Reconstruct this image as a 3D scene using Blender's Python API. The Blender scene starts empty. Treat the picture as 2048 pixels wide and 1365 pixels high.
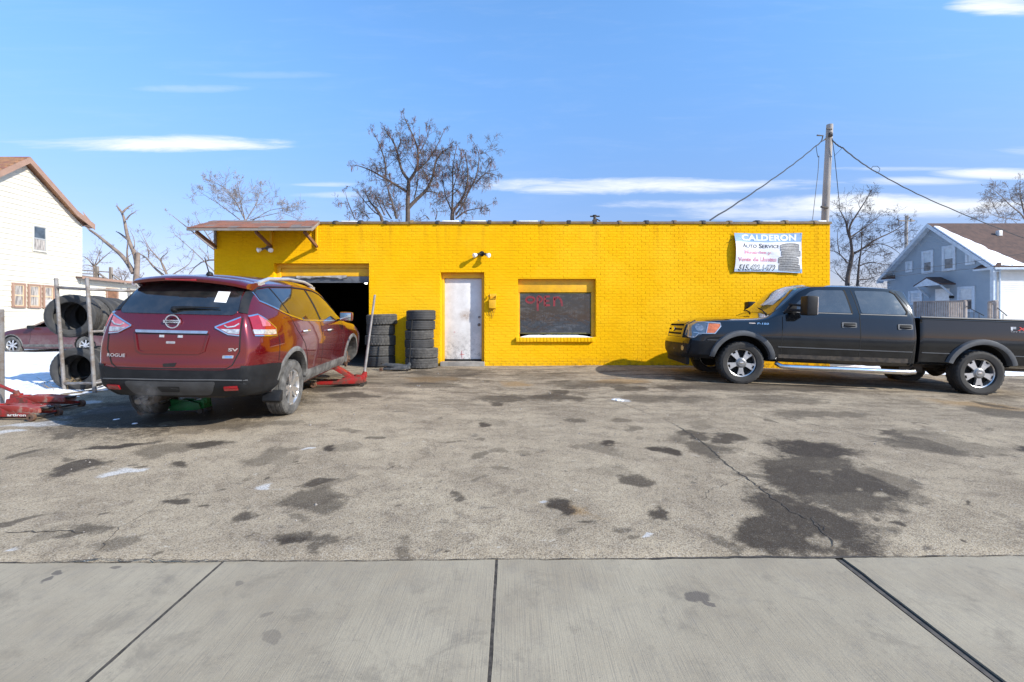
import bpy, bmesh, math, random
from math import sin, cos, pi, radians, atan2, sqrt
from mathutils import Vector, Matrix, Euler, noise as mnoise
from mathutils.bvhtree import BVHTree

sc = bpy.context.scene
COL = sc.collection
RND = random.Random(11)

# ------------------------------------------------------------------ camera, sky, sun, exposure
F = 920.0; CXP = 1024.0; HOR = 642.0; CAMZ = 1.4875
cam_d = bpy.data.cameras.new('camera'); cam = bpy.data.objects.new('camera', cam_d); COL.objects.link(cam)
cam.location = (0, 0, CAMZ); cam.rotation_euler = (pi/2, 0, 0)
cam_d.sensor_width = 36.0; cam_d.lens = 36.0*F/2048.0
cam_d.shift_y = -(682.5-HOR)/2048.0
cam_d.clip_start = 0.05; cam_d.clip_end = 3000
sc.camera = cam
SUNV = Vector((1.36, -0.75, 0.95)).normalized()
sun_d = bpy.data.lights.new('sun', 'SUN'); sun_d.energy = 5.0; sun_d.angle = radians(0.53); sun_d.color = (1.0, 0.94, 0.84)
sun = bpy.data.objects.new('sun', sun_d); COL.objects.link(sun)
sun.rotation_euler = SUNV.to_track_quat('Z', 'Y').to_euler(); sun.location = (20, -12, 18)
W = bpy.data.worlds.new('World'); sc.world = W; W.use_nodes = True
wn = W.node_tree.nodes; wl = W.node_tree.links; wn.clear()
def wnode(t, **k):
    n = wn.new(t)
    for a, b in k.items(): setattr(n, a, b)
    return n
def wmath(op, a, b=None, c=None):
    n = wnode('ShaderNodeMath', operation=op)
    for i, v in enumerate((a, b, c)):
        if v is None: continue
        if isinstance(v, (int, float)): n.inputs[i].default_value = v
        else: wl.new(v, n.inputs[i])
    return n.outputs[0]
sky = wnode('ShaderNodeTexSky', sky_type='NISHITA'); sky.sun_disc = False
sky.sun_elevation = math.asin(SUNV.z); sky.sun_rotation = atan2(SUNV.x, SUNV.y)
sky.altitude = 300; sky.air_density = 1.0; sky.dust_density = 0.5; sky.ozone_density = 2.0
SKY_STRENGTH = 0.15
tc = wnode('ShaderNodeTexCoord'); sep = wnode('ShaderNodeSeparateXYZ'); wl.new(tc.outputs['Generated'], sep.inputs[0])
az = wmath('ARCTAN2', sep.outputs[0], sep.outputs[1]); rr = wmath('SQRT', wmath('ADD', wmath('MULTIPLY', sep.outputs[0], sep.outputs[0]), wmath('MULTIPLY', sep.outputs[1], sep.outputs[1])))
el = wmath('DIVIDE', sep.outputs[2], wmath('MAXIMUM', wmath('ABSOLUTE', sep.outputs[1]), wmath('MULTIPLY', rr, 0.35)))   # clouds lie in long level banks
comb = wnode('ShaderNodeCombineXYZ')
wl.new(wmath('MULTIPLY', az, 5.0), comb.inputs[0]); wl.new(wmath('MULTIPLY', el, 30.0), comb.inputs[1])
nz = wnode('ShaderNodeTexNoise'); nz.inputs['Scale'].default_value = 1.0; nz.inputs['Detail'].default_value = 9; nz.inputs['Roughness'].default_value = 0.68
nz.inputs['Distortion'].default_value = 0.5
wl.new(comb.outputs[0], nz.inputs['Vector'])
nzo = wmath('SUBTRACT', nz.outputs['Fac'], 0.5)
clouds = [(345,287,235,15,.95),(330,292,150,12,1.2),(390,178,110,8,.22),(1240,372,330,15,.9),(1370,409,170,10,.7),(1760,412,300,22,1.0),(1560,425,260,16,.6),(1985,348,130,12,1.0),
          (1835,362,120,9,.8),(2005,12,100,20,1.1),(660,369,60,5,.5),(660,390,70,6,.35),(560,150,120,8,.12),(1790,338,150,5,.5),(2300,300,300,14,.8),(-100,480,260,12,.4)]
acc = None
for (px, py, hw, hh, st) in clouds:
    u = (px-CXP)/F; v = (HOR-py)/F
    a0 = atan2(u, 1); e0 = v
    ha = hw/F/(1+u*u); he = hh/F
    da = wmath('MULTIPLY', wmath('SUBTRACT', az, a0), 1/ha)
    de = wmath('MULTIPLY', wmath('SUBTRACT', el, e0), 1/he)
    r = wmath('ADD', wmath('MULTIPLY', da, da), wmath('MULTIPLY', de, de))
    m = wmath('SUBTRACT', 1.0, r)
    m = wmath('MULTIPLY_ADD', nzo, 4.2, m)
    n = wnode('ShaderNodeMapRange', interpolation_type='SMOOTHSTEP'); wl.new(m, n.inputs[0])
    n.inputs[1].default_value = -0.6; n.inputs[2].default_value = 1.55; n.inputs[3].default_value = 0; n.inputs[4].default_value = st
    acc = n.outputs[0] if acc is None else wmath('MAXIMUM', acc, n.outputs[0])
# thin general veil of cirrus everywhere, the same all round
veil = wnode('ShaderNodeMapRange', interpolation_type='SMOOTHSTEP'); wl.new(nz.outputs['Fac'], veil.inputs[0])
veil.inputs[1].default_value = 0.45; veil.inputs[2].default_value = 0.85; veil.inputs[4].default_value = 0.06
acc = wmath('MINIMUM', wmath('MAXIMUM', acc, veil.outputs[0]), 0.96)
tint = wnode('ShaderNodeMix', data_type='RGBA', blend_type='MULTIPLY'); tint.inputs[0].default_value = 1.0
wl.new(sky.outputs[0], tint.inputs[6])
grad = wnode('ShaderNodeMapRange', interpolation_type='SMOOTHSTEP'); wl.new(sep.outputs[2], grad.inputs[0]); grad.inputs[1].default_value = 0.0; grad.inputs[2].default_value = 0.62
gmix = wnode('ShaderNodeMix', data_type='RGBA'); wl.new(grad.outputs[0], gmix.inputs[0]); gmix.inputs[6].default_value = (0.70, 0.58, 0.70, 1); gmix.inputs[7].default_value = (1.12, 1.55, 1.82, 1)
wl.new(gmix.outputs[2], tint.inputs[7])
mixc = wnode('ShaderNodeMix', data_type='RGBA'); wl.new(acc, mixc.inputs[0]); wl.new(tint.outputs[2], mixc.inputs[6])
mixc.inputs[7].default_value = (5.4, 5.6, 5.9, 1)
bg = wnode('ShaderNodeBackground'); bg.inputs[1].default_value = SKY_STRENGTH
wl.new(mixc.outputs[2], bg.inputs[0])
wo = wnode('ShaderNodeOutputWorld'); wl.new(bg.outputs[0], wo.inputs[0])
sc.view_settings.view_transform = 'Standard'; sc.view_settings.look = 'None'
sc.view_settings.exposure = 0.40; sc.view_settings.gamma = 1.0; sc.view_settings.use_curve_mapping = False
sc.render.engine = 'CYCLES'
sc.cycles.max_bounces = 8; sc.cycles.transparent_max_bounces = 12

# ------------------------------------------------------------------ helpers
def sst(a, b, x):
    t = max(0.0, min(1.0, (x-a)/(b-a))); return t*t*(3-2*t)
def lerp(a, b, t): return a+(b-a)*t
def tab(t, x):
    if x <= t[0][0]: return t[0][1]
    for (x0, y0), (x1, y1) in zip(t, t[1:]):
        if x <= x1: return lerp(y0, y1, sst(0, 1, (x-x0)/(x1-x0)) if False else (x-x0)/(x1-x0))
    return t[-1][1]
def pchip(xs, ys):
    n = len(xs); h = [xs[i+1]-xs[i] for i in range(n-1)]; d = [(ys[i+1]-ys[i])/h[i] for i in range(n-1)]
    m = [0.0]*n; m[0] = d[0]; m[-1] = d[-1]
    for i in range(1, n-1):
        if d[i-1]*d[i] <= 0: m[i] = 0
        else:
            w1 = 2*h[i]+h[i-1]; w2 = h[i]+2*h[i-1]; m[i] = (w1+w2)/(w1/d[i-1]+w2/d[i])
    def f(x):
        if x <= xs[0]: return ys[0]
        if x >= xs[-1]: return ys[-1]
        k = 0
        while x > xs[k+1]: k += 1
        t = (x-xs[k])/h[k]
        return ((1+2*t)*(1-t)**2*ys[k] + t*(1-t)**2*h[k]*m[k] + t*t*(3-2*t)*ys[k+1] + t*t*(t-1)*h[k]*m[k+1])
    return f
def gz(x, y):
    b = 0.03*min(max(y, -3.0), 11.5)
    left = 0.10*sst(0.5, -3.0, -0.0+x*1.0) if False else 0.10*sst(-0.5, 3.0, -x)*sst(3.2, 5.6, y)*(1-sst(8.0, 10.4, y))
    far = -0.07*sst(9, 13, -x)*sst(9, 14, y)
    r = tab([(-1, 0), (0.5, 0), (2.2, .015), (4.3, .01), (6.4, -.055), (8.5, -.128), (10, -.17), (14, -.2)], x)*sst(3.0, 7.5, y)
    return b+left+far+r
def P(px, py, Z): return Vector(((px-CXP)/F*Z, Z, CAMZ+(HOR-py)/F*Z))
def G(px, py):
    Z = 5.0
    for _ in range(60):
        z = gz((px-CXP)/F*Z, Z); Zn = (CAMZ-z)*F/(py-HOR); Z = 0.5*(Z+Zn)
    return ((px-CXP)/F*Z, Z)

class MB:
    def __init__(s): s.v = []; s.f = []
    def add(s, vs, fs):
        o = len(s.v); s.v += [tuple(v) for v in vs]; s.f += [tuple(i+o for i in f) for f in fs]; return s
    def box(s, x0, x1, y0, y1, z0, z1, M=None):
        vs = [(x, y, z) for x in (x0, x1) for y in (y0, y1) for z in (z0, z1)]
        if M is not None: vs = [M @ Vector(v) for v in vs]
        return s.add(vs, [(0,1,3,2),(4,6,7,5),(0,4,5,1),(2,3,7,6),(0,2,6,4),(1,5,7,3)])
    def beam(s, a, b, w, h, up=(0,0,1)):
        a = Vector(a); b = Vector(b); d = (b-a).normalized(); u = Vector(up)
        if abs(d.dot(u)) > .98: u = Vector((0,1,0))
        r = d.cross(u).normalized(); u = r.cross(d).normalized()
        vs = []
        for p in (a, b):
            for (i, j) in ((-1,-1),(1,-1),(1,1),(-1,1)): vs.append(p+r*i*w/2+u*j*h/2)
        return s.add(vs, [(3,2,1,0),(4,5,6,7),(0,1,5,4),(1,2,6,5),(2,3,7,6),(3,0,4,7)])
    def tube(s, pts, rs, n=8, cap=True):
        pts = [Vector(p) for p in pts]
        if not isinstance(rs, (list, tuple)): rs = [rs]*len(pts)
        o = len(s.v); prev = None
        for i, p in enumerate(pts):
            d = (pts[min(i+1, len(pts)-1)]-pts[max(i-1, 0)])
            if d.length < 1e-9: d = Vector((0,0,1))
            d.normalize()
            if prev is None:
                u = Vector((0,0,1)) if abs(d.z) < .9 else Vector((1,0,0)); u = (u-d*u.dot(d)).normalized()
            else: u = (prev-d*prev.dot(d)); u = u.normalized() if u.length > 1e-6 else prev
            prev = u; w = d.cross(u)
            for k in range(n):
                a = 2*pi*k/n; s.v.append(tuple(p+(u*cos(a)+w*sin(a))*rs[i]))
        for i in range(len(pts)-1):
            for k in range(n):
                a = o+i*n+k; b = o+i*n+(k+1) % n; s.f.append((a, b, b+n, a+n))
        if cap:
            s.f.append(tuple(o+k for k in range(n-1, -1, -1))); e = o+(len(pts)-1)*n; s.f.append(tuple(e+k for k in range(n)))
        return s
    def lathe(s, prof, n=32, axis='z', M=None, mod=None, closed=False):
        o = len(s.v); m = len(prof)
        for k in range(n):
            a = 2*pi*k/n
            for i, (r, h) in enumerate(prof):
                rr = r+(mod(i, k) if mod else 0)
                if axis == 'z': v = Vector((rr*cos(a), rr*sin(a), h))
                elif axis == 'y': v = Vector((rr*cos(a), h, rr*sin(a)))
                else: v = Vector((h, rr*cos(a), rr*sin(a)))
                if M is not None: v = M @ v
                s.v.append(tuple(v))
        for k in range(n):
            k2 = (k+1) % n
            for i in range(m if closed else m-1):
                j = (i+1) % m; s.f.append((o+k*m+i, o+k2*m+i, o+k2*m+j, o+k*m+j))
        return s
    def prism(s, poly, y0, y1, plane='xz', M=None):
        n = len(poly); vs = []
        for y in (y0, y1):
            for (a, b) in poly:
                v = {'xz': (a, y, b), 'xy': (a, b, y), 'yz': (y, a, b)}[plane]
                vs.append(M @ Vector(v) if M is not None else v)
        return s.add(vs, [tuple(range(n-1, -1, -1)), tuple(range(n, 2*n))]+[(i, (i+1) % n, n+(i+1) % n, n+i) for i in range(n)])
    def mesh(s, name, bevel=0, smooth=True, sharp=35):
        me = bpy.data.meshes.new(name); bm = bmesh.new()
        vs = [bm.verts.new(v) for v in s.v]
        for f in s.f:
            if len(set(f)) < 3: continue
            try: bm.faces.new([vs[i] for i in f])
            except ValueError: pass
        bmesh.ops.recalc_face_normals(bm, faces=bm.faces)
        if bevel:
            es = [e for e in bm.edges if len(e.link_faces) == 2 and e.calc_face_angle(0) > radians(30)]
            bmesh.ops.bevel(bm, geom=es, offset=bevel, segments=2, affect='EDGES', profile=.6, clamp_overlap=True)
        bm.to_mesh(me); bm.free()
        if smooth:
            me.shade_smooth(); me.set_sharp_from_angle(angle=radians(sharp))
        return me
    def build(s, name, mat, parent=None, bevel=0, smooth=True, sharp=35, **kw):
        return mkobj(name, s.mesh(name, bevel, smooth, sharp), mat, parent, **kw)
def mkobj(name, me, mat=None, parent=None, label=None, cat=None, group=None, kind=None, loc=None, rot=None):
    o = bpy.data.objects.new(name, me); COL.objects.link(o)
    if mat is not None and len(me.materials) == 0: me.materials.append(mat)
    if parent is not None: o.parent = parent
    if loc is not None: o.location = loc
    if rot is not None: o.rotation_euler = rot
    tag(o, label, cat, group, kind); return o
def tag(o, label=None, cat=None, group=None, kind=None):
    if label: o['label'] = label
    if cat: o['category'] = cat
    if group: o['group'] = group
    if kind: o['kind'] = kind
    return o
def thing(name, label, cat, loc=(0,0,0), rot=(0,0,0), group=None):
    o = bpy.data.objects.new(name, None); COL.objects.link(o); o.location = loc; o.rotation_euler = rot
    o.empty_display_size = .2
    return tag(o, label, cat, group)
def kids(o): return [c for c in bpy.data.objects if c.parent == o]
def copy_tree(o, parent=None):
    c = o.copy(); COL.objects.link(c); c.parent = parent
    for ch in kids(o): copy_tree(ch, c)
    return c

# ------------------------------------------------------------------ materials
class NT:
    def __init__(s, name):
        s.m = bpy.data.materials.new(name); s.m.use_nodes = True; s.n = s.m.node_tree.nodes; s.l = s.m.node_tree.links
        s.b = s.n['Principled BSDF']; s.tc = s.n.new('ShaderNodeTexCoord')
    def node(s, t, **k):
        n = s.n.new(t)
        for a, b in k.items(): setattr(n, a, b)
        return n
    def inp(s, sock, v):
        if isinstance(v, (int, float)): sock.default_value = v
        elif isinstance(v, (tuple, list)):
            sock.default_value = tuple(v)+((1,) if len(v) == 3 and sock.type == 'RGBA' else ())
        else: s.l.new(v, sock)
    def math(s, op, a, b=None, c=None, clamp=False):
        n = s.node('ShaderNodeMath', operation=op); n.use_clamp = clamp
        for i, v in enumerate((a, b, c)):
            if v is not None: s.inp(n.inputs[i], v)
        return n.outputs[0]
    def vmath(s, op, a, b=None, c=None):
        n = s.node('ShaderNodeVectorMath', operation=op)
        for i, v in enumerate((a, b, c)):
            if v is not None: s.inp(n.inputs[i], v)
        return n.outputs['Value'] if op in ('LENGTH', 'DOT_PRODUCT') else n.outputs[0]
    def noise(s, scale, detail=4, rough=.6, vec=None, dist=0, stretch=None):
        n = s.node('ShaderNodeTexNoise'); n.inputs['Scale'].default_value = scale; n.inputs['Detail'].default_value = detail
        n.inputs['Roughness'].default_value = rough; n.inputs['Distortion'].default_value = dist
        v = vec or s.tc.outputs['Object']
        if stretch: v = s.vmath('MULTIPLY', v, stretch)
        s.l.new(v, n.inputs['Vector']); return n.outputs['Fac']
    def ramp(s, v, a, b, lo=0.0, hi=1.0, smooth=True):
        n = s.node('ShaderNodeMapRange'); n.interpolation_type = 'SMOOTHSTEP' if smooth else 'LINEAR'
        s.inp(n.inputs[0], v); n.inputs[1].default_value = a; n.inputs[2].default_value = b; n.inputs[3].default_value = lo; n.inputs[4].default_value = hi
        return n.outputs[0]
    def mix(s, f, a, b, mode='MIX'):
        n = s.node('ShaderNodeMix', data_type='RGBA', blend_type=mode); s.inp(n.inputs[0], f); s.inp(n.inputs[6], a); s.inp(n.inputs[7], b)
        return n.outputs[2]
    def bump(s, h, strength=.5, dist=.01, prev=None):
        n = s.node('ShaderNodeBump'); n.inputs['Strength'].default_value = strength; n.inputs['Distance'].default_value = dist
        s.l.new(h, n.inputs['Height'])
        if prev is not None: s.l.new(prev, n.inputs['Normal'])
        return n.outputs[0]
    def out(s, color=None, rough=None, metal=None, normal=None, coat=None, coat_rough=None, spec=None, alpha=None, trans=None, ior=None):
        for k, v in (('Base Color', color), ('Roughness', rough), ('Metallic', metal), ('Normal', normal), ('Coat Weight', coat), ('Coat Roughness', coat_rough),
                     ('Specular IOR Level', spec), ('Alpha', alpha), ('Transmission Weight', trans), ('IOR', ior)):
            if v is not None: s.inp(s.b.inputs[k], v)
        return s.m
def mat(name, c, c2=None, scale=8, rough=.6, rough2=None, metal=0, coat=0, bump=0, bscale=60, bdist=.004, spec=None, lo=.35, hi=.7, stretch=None, coat_rough=.04):
    t = NT(name); c2 = c2 or tuple(x*.8 for x in c)
    f = t.ramp(t.noise(scale, 5, .65, stretch=stretch), lo, hi)
    col = t.mix(f, c, c2)
    r = rough if rough2 is None else t.math('MULTIPLY_ADD', f, rough2-rough, rough)
    nrm = t.bump(t.noise(bscale, 4, .6, stretch=stretch), bump, bdist) if bump else None
    return t.out(col, r, metal, nrm, coat or None, coat_rough if coat else None, spec)

def pixmat(name):  # painted wall yellow, grimy low down by splash marks
    t = NT(name)
    n1 = t.ramp(t.noise(1.3, 5, .6), .3, .75); n2 = t.ramp(t.noise(9, 5, .7), .35, .75)
    c = t.mix(n1, (.86, .47, .004), (.80, .425, .004)); c = t.mix(t.math('MULTIPLY', n2, .35), c, (.70, .36, .006))
    sp = t.node('ShaderNodeSeparateXYZ'); geo = t.node('ShaderNodeNewGeometry'); t.l.new(geo.outputs['Position'], sp.inputs[0])
    low = t.ramp(sp.outputs[2], .36, .62, 1, 0); grime = t.math('MULTIPLY', low, t.ramp(t.noise(7, 5, .7), .42, .7))
    geo0 = t.node('ShaderNodeSeparateXYZ'); t.l.new(geo.outputs['Position'], geo0.inputs[0])
    dr = t.math('MULTIPLY', t.ramp(t.noise(1, 4, .6, vec=geo.outputs['Position'], stretch=(7, 1, .35)), .50, .68), t.ramp(geo0.outputs[2], 2.6, 3.85)); c = t.mix(t.math('MULTIPLY', dr, .45), c, (.55,.27,.008))
    fd = t.ramp(t.noise(.55, 4, .6, vec=geo.outputs['Position']), .42, .68); c = t.mix(t.math('MULTIPLY', fd, .5), c, (.90,.53,.02))
    chips = t.ramp(t.noise(26, 4, .7, vec=geo.outputs['Position']), .655, .70)
    chips = t.math('MULTIPLY', chips, t.ramp(t.noise(1.1, 3, .6, vec=geo.outputs['Position']), .45, .62))
    c = t.mix(t.math('MULTIPLY', grime, .8), c, (.16, .10, .03)); c = t.mix(t.math('MULTIPLY', chips, .7), c, (.20, .12, .03))
    b = t.bump(t.noise(70, 5, .7), .8, .006); b = t.bump(t.noise(14, 4, .6), .5, .012, b)
    return t.out(c, .8, None, b, None, None, .06)
M = {}
M['yellow'] = pixmat('yellow_masonry_paint')
M['yellow_trim'] = mat('yellow_trim_paint', (.80,.43,.005), (.68,.35,.01), 5, .5, bump=.3, bscale=30)
M['siding_cream'] = mat('cream_siding', (.60,.565,.47), (.555,.52,.43), 2, .7, spec=.2)
M['siding_white'] = mat('white_siding', (.66,.645,.60), (.61,.595,.55), 2, .7, spec=.2)
M['siding_grey'] = mat('blue_grey_siding', (.29,.35,.40), (.265,.325,.375), 2, .6)
M['trim_white'] = mat('white_trim', (.50,.57,.63), None, 4, .5)
M['trim_brown'] = mat('tan_brown_trim', (.31,.19,.135), (.26,.16,.115), 4, .6)
M['roof_orange'] = mat('orange_brown_shingle', (.36,.18,.085), (.22,.115,.065), 5, .9, bump=.6, bscale=90, stretch=(1,1,1))
M['roof_brown'] = mat('dark_brown_shingle', (.105,.060,.045), (.062,.038,.031), 3, .9, bump=.5, bscale=60)
M['shingle_red'] = mat('weathered_red_shingle', (.30,.12,.07), (.19,.10,.075), 3, .9, bump=.8, bscale=120)
M['shingle_grey'] = mat('worn_grey_shingle', (.16,.14,.13), (.24,.17,.14), 5, .9, bump=.8, bscale=120)
M['wood_grey'] = mat('weathered_grey_wood', (.30,.26,.22), (.20,.17,.145), 4, .85, bump=.5, bscale=40, stretch=(1,1,.2))
M['wood_brown'] = mat('brown_stained_wood', (.22,.10,.05), (.13,.065,.035), 5, .8, bump=.5, bscale=40)
M['wood_deck'] = mat('weathered_deck_wood', (.34,.29,.25), (.22,.18,.155), 5, .85)
M['coping'] = mat('glazed_clay_coping', (.13,.082,.05), (.24,.165,.06), 3, .5, .8, bump=.5, bscale=30)
M['snow'] = None
t = NT('snow'); c = t.mix(t.ramp(t.noise(2.5, 6, .7), .40, .72), (.86,.88,.92), (.70,.72,.75))
dirt = t.math('MULTIPLY', t.ramp(t.noise(1.6, 6, .75), .60, .70), .7); c = t.mix(dirt, c, (.30,.25,.20))
M['snow'] = t.out(c, .7, None, t.bump(t.noise(9, 6, .7), .7, .05)); 
M['snow_clean'] = mat('clean_snow', (.88,.90,.94), (.82,.84,.88), 5, .7, bump=.5, bscale=14, bdist=.02)
M['glass_dark'] = mat('dark_window_glass', (.012,.014,.016), None, 3, .03, spec=.8, coat=1, coat_rough=.01)
t = NT('tinted_car_glass'); M['glass_car'] = t.out(t.mix(t.ramp(t.noise(7, 5, .6), .4, .7), (.010,.012,.013), (.026,.026,.025)), t.ramp(t.noise(4, 5, .7), .35, .8, .015, .14), 0, None, 1.0, .01, .9)
t = NT('dusty_car_glass'); M['glass_dusty'] = t.out(t.mix(t.ramp(t.noise(5, 5, .6), .3, .8), (.030,.032,.033), (.055,.056,.055)), t.ramp(t.noise(3, 5, .7), .35, .8, .05, .22), 0, None, .9, .05, .8)
t = NT('clear_car_glass'); M['glass_clear'] = t.out((.78,.92,.83), .0, 0, None, None, None, None, None, 1.0, 1.02)
M['curtain'] = mat('curtain_behind_glass', (.42,.38,.33), (.16,.14,.13), 14, .35, stretch=(1,1,.15), coat=.8, lo=.4, hi=.62)
M['chrome'] = mat('chrome', (.80,.80,.80), (.62,.62,.62), 10, .10, .22, metal=1)
M['alloy'] = mat('bright_alloy', (.72,.72,.72), (.48,.47,.45), 9, .28, .45, metal=.85)
M['silver_rail'] = mat('satin_silver', (.62,.64,.66), None, 5, .35, metal=.6)
M['steel'] = mat('worn_galvanised_steel', (.30,.29,.28), (.18,.14,.11), 7, .5, .8, metal=.5, bump=.3)
M['steel_dark'] = mat('dark_oily_steel', (.05,.047,.045), (.11,.09,.07), 14, .45, .7, metal=.6)
M['rust'] = mat('rusty_iron', (.15,.075,.04), (.07,.045,.035), 14, .8, bump=.5)
M['rubber'] = mat('tyre_rubber', (.018,.017,.016), (.045,.042,.038), 7, .7, .9, bump=.25, bscale=80)
M['rubber_old'] = mat('old_tyre_rubber', (.028,.028,.029), (.055,.054,.052), 5, .62, .85, bump=.3, bscale=60)
M['rubber_tread'] = mat('dusty_tread_rubber', (.050,.048,.045), (.10,.095,.088), 9, .9, bump=.5, bscale=60)
M['rubber_dusty'] = mat('salt_dusted_rubber', (.055,.053,.050), (.14,.135,.125), 8, .9, bump=.3, bscale=60)
M['plastic_black'] = mat('black_textured_plastic', (.007,.008,.010), (.014,.015,.017), 6, .5, .65, spec=.3, bump=.15, bscale=300, bdist=.001)
M['plastic_dusty'] = mat('road_grimed_plastic', (.06,.058,.055), (.17,.165,.155), 7, .75, bump=.1, bscale=120)
M['plastic_grey'] = mat('faded_grey_plastic', (.10,.105,.11), (.075,.078,.082), 5, .55)
M['black'] = mat('matt_black', (.006,.006,.006), (.012,.011,.010), 6, .85)
M['void'] = mat('unlit_dark_interior', (.016,.014,.013), (.03,.026,.022), 2, .9)  # near-black colour stands in for the darkness inside the bay
M['concrete'] = mat('old_concrete', (.30,.28,.25), (.20,.185,.165), 4, .9, bump=.4)
M['white_paint'] = mat('white_paint', (.75,.75,.73), (.62,.61,.58), 6, .5)
M['paper'] = mat('white_paper', (.82,.83,.84), None, 3, .6)
M['red_jack'] = mat('worn_red_enamel', (.30,.016,.014), (.11,.035,.022), 11, .35, .75, bump=.2, lo=.42, hi=.62)
M['red_jack_b'] = mat('faded_red_enamel', (.28,.035,.025), (.32,.22,.17), 6, .5, .8, lo=.48, hi=.66)
M['green_jack'] = mat('green_enamel', (.012,.17,.045), (.010,.11,.03), 10, .45)
M['grey_jack'] = mat('grey_enamel', (.06,.07,.08), (.12,.12,.12), 10, .45, .7)
M['red_lens'] = mat('red_lens', (.30,.006,.012), (.22,.004,.010), 12, .08, coat=1)
M['pink_lens'] = mat('pale_red_lens', (.50,.16,.20), (.36,.08,.10), 9, .10, coat=1)
M['clear_lens'] = mat('clear_lens', (.60,.60,.60), (.30,.30,.31), 26, .08, coat=1, metal=.4)
M['head_lens'] = mat('headlamp_lens', (.22,.26,.29), (.13,.16,.19), 9, .10, coat=1, metal=.3)
M['amber'] = mat('amber_lens', (.75,.20,.05), (.50,.12,.03), 25, .15, coat=1)
M['blue_badge'] = mat('blue_badge', (.10,.25,.50), None, 5, .3)
M['wire'] = mat('black_cable', (.03,.03,.032), None, 5, .6)
M['bark_brown'] = mat('brown_bark', (.105,.078,.062), (.065,.050,.042), 3, .9)
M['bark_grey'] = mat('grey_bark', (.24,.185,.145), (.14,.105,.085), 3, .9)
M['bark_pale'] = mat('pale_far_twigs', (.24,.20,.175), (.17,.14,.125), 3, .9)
M['pod'] = mat('dry_seed_pods', (.16,.075,.05), None, 3, .9)
M['straw'] = mat('dry_straw', (.42,.30,.14), (.24,.16,.08), 8, .9)
M['pole'] = mat('weathered_pole', (.36,.33,.30), (.24,.215,.19), 6, .9, bump=.5, bscale=30, stretch=(1,1,.15))
def carpaint(name, c, dust, flake=.3, amount=.35, low=(.2, .8), streak=False, rough=.25, cior=1.5):
    t = NT(name)
    geo = t.node('ShaderNodeSeparateXYZ'); t.l.new(t.tc.outputs['Object'], geo.inputs[0])
    lowm = t.ramp(geo.outputs[2], low[0], low[1], 1, 0)
    st = t.ramp(t.noise(16 if streak else 4, 5, .7, stretch=(1,1,.07) if streak else None), .35, .75)
    f = t.math('MULTIPLY', t.math('ADD', t.math('MULTIPLY', lowm, .8), .12), st); f = t.math('MULTIPLY', f, amount, clamp=True)
    col = t.mix(f, c, dust); t.b.inputs['Coat IOR'].default_value = cior
    return t.out(col, t.math('MULTIPLY_ADD', f, .5, rough), flake, None, t.math('MULTIPLY_ADD', f, -1.0, 1.0), t.math('MULTIPLY_ADD', f, .5, .03), .2)
M['paint_red'] = carpaint('metallic_red_paint', (.14,.0025,.006), (.18,.075,.07), .5, .24, (.25, .80), True, .2, 1.68)
M['paint_dark'] = carpaint('black_blue_paint', (.0055,.0065,.0085), (.10,.10,.097), .25, .22, (.4, 1.2), False, .14)
M['paint_maroon'] = carpaint('maroon_paint', (.095,.022,.026), (.30,.26,.24), .3, .5, (.2, .8), False, .3)

# ------------------------------------------------------------------ ground
def grid_mesh(name, xs, ys, zf, keep=None):
    me = bpy.data.meshes.new(name); vs = []; idx = {}
    for j, y in enumerate(ys):
        for i, x in enumerate(xs): vs.append((x, y, zf(x, y)))
    n = len(xs); fs = []
    for j in range(len(ys)-1):
        for i in range(n-1):
            if keep and not keep((xs[i]+xs[i+1])/2, (ys[j]+ys[j+1])/2): continue
            fs.append((j*n+i, j*n+i+1, (j+1)*n+i+1, (j+1)*n+i))
    me.from_pydata(vs, [], fs); me.shade_smooth(); return me
def frange(a, b, st):
    n = max(1, int(round((b-a)/st))); return [a+(b-a)*i/n for i in range(n+1)]
far = [-1500,-700,-300,-150,-80,-50]; fx = far+frange(-38, 38, 1.0)+[-v for v in far[::-1]]
fy = [-1500,-600,-250,-100,-50,-25]+frange(-14, 40, 1.0)+[50,70,100,180,350,800,1500]
t = NT('winter_ground'); base = t.mix(t.ramp(t.noise(.35, 6, .7), .40, .56), (.80,.82,.85), (.24,.19,.13)); base = t.mix(t.ramp(t.noise(3, 6, .7), .5, .66), base, (.80,.82,.86))
mground = t.out(base, .9, None, t.bump(t.noise(4, 5, .7), .6, .04))
mkobj('ground', grid_mesh('ground', fx, fy, lambda x, y: gz(x, y)-.02), mground, kind='structure')

# lot material with the oil, water and salt stains read from the photograph and put down in ground metres; shade under the SUV is painted in too
def stain_nodes(t, vec, lst, soft=True):
    acc = None; fnz = t.math('SUBTRACT', t.noise(13, 5, .75, vec=vec), .5)
    for s in lst:
        px, py, hw, hh = s[:4]; ang = s[4] if len(s) > 4 else 0; k = s[5] if len(s) > 5 else 1.0
        x, y = G(px, py); y0 = G(px, py+hh)[1]; y1 = G(px, max(py-hh, 690))[1]
        mp = t.node('ShaderNodeMapping', vector_type='TEXTURE'); t.l.new(vec, mp.inputs[0])
        mp.inputs[1].default_value = (x, y, 0); mp.inputs[2].default_value = (0, 0, ang); mp.inputs[3].default_value = (max(hw*y/F, .02), max((y1-y0)/2, .02), 1)
        ln = t.vmath('LENGTH', mp.outputs[0])
        ln = t.math('MULTIPLY_ADD', fnz, .35 if hw > 60 else .9, ln); v = t.ramp(ln, .80, 1.12, k, 0)
        acc = v if acc is None else t.math('MAXIMUM', acc, v)
    return acc
t = NT('stained_weathered_asphalt')
pos = t.tc.outputs['Object']; flat = t.vmath('MULTIPLY', pos, (1, 1, 0))
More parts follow.
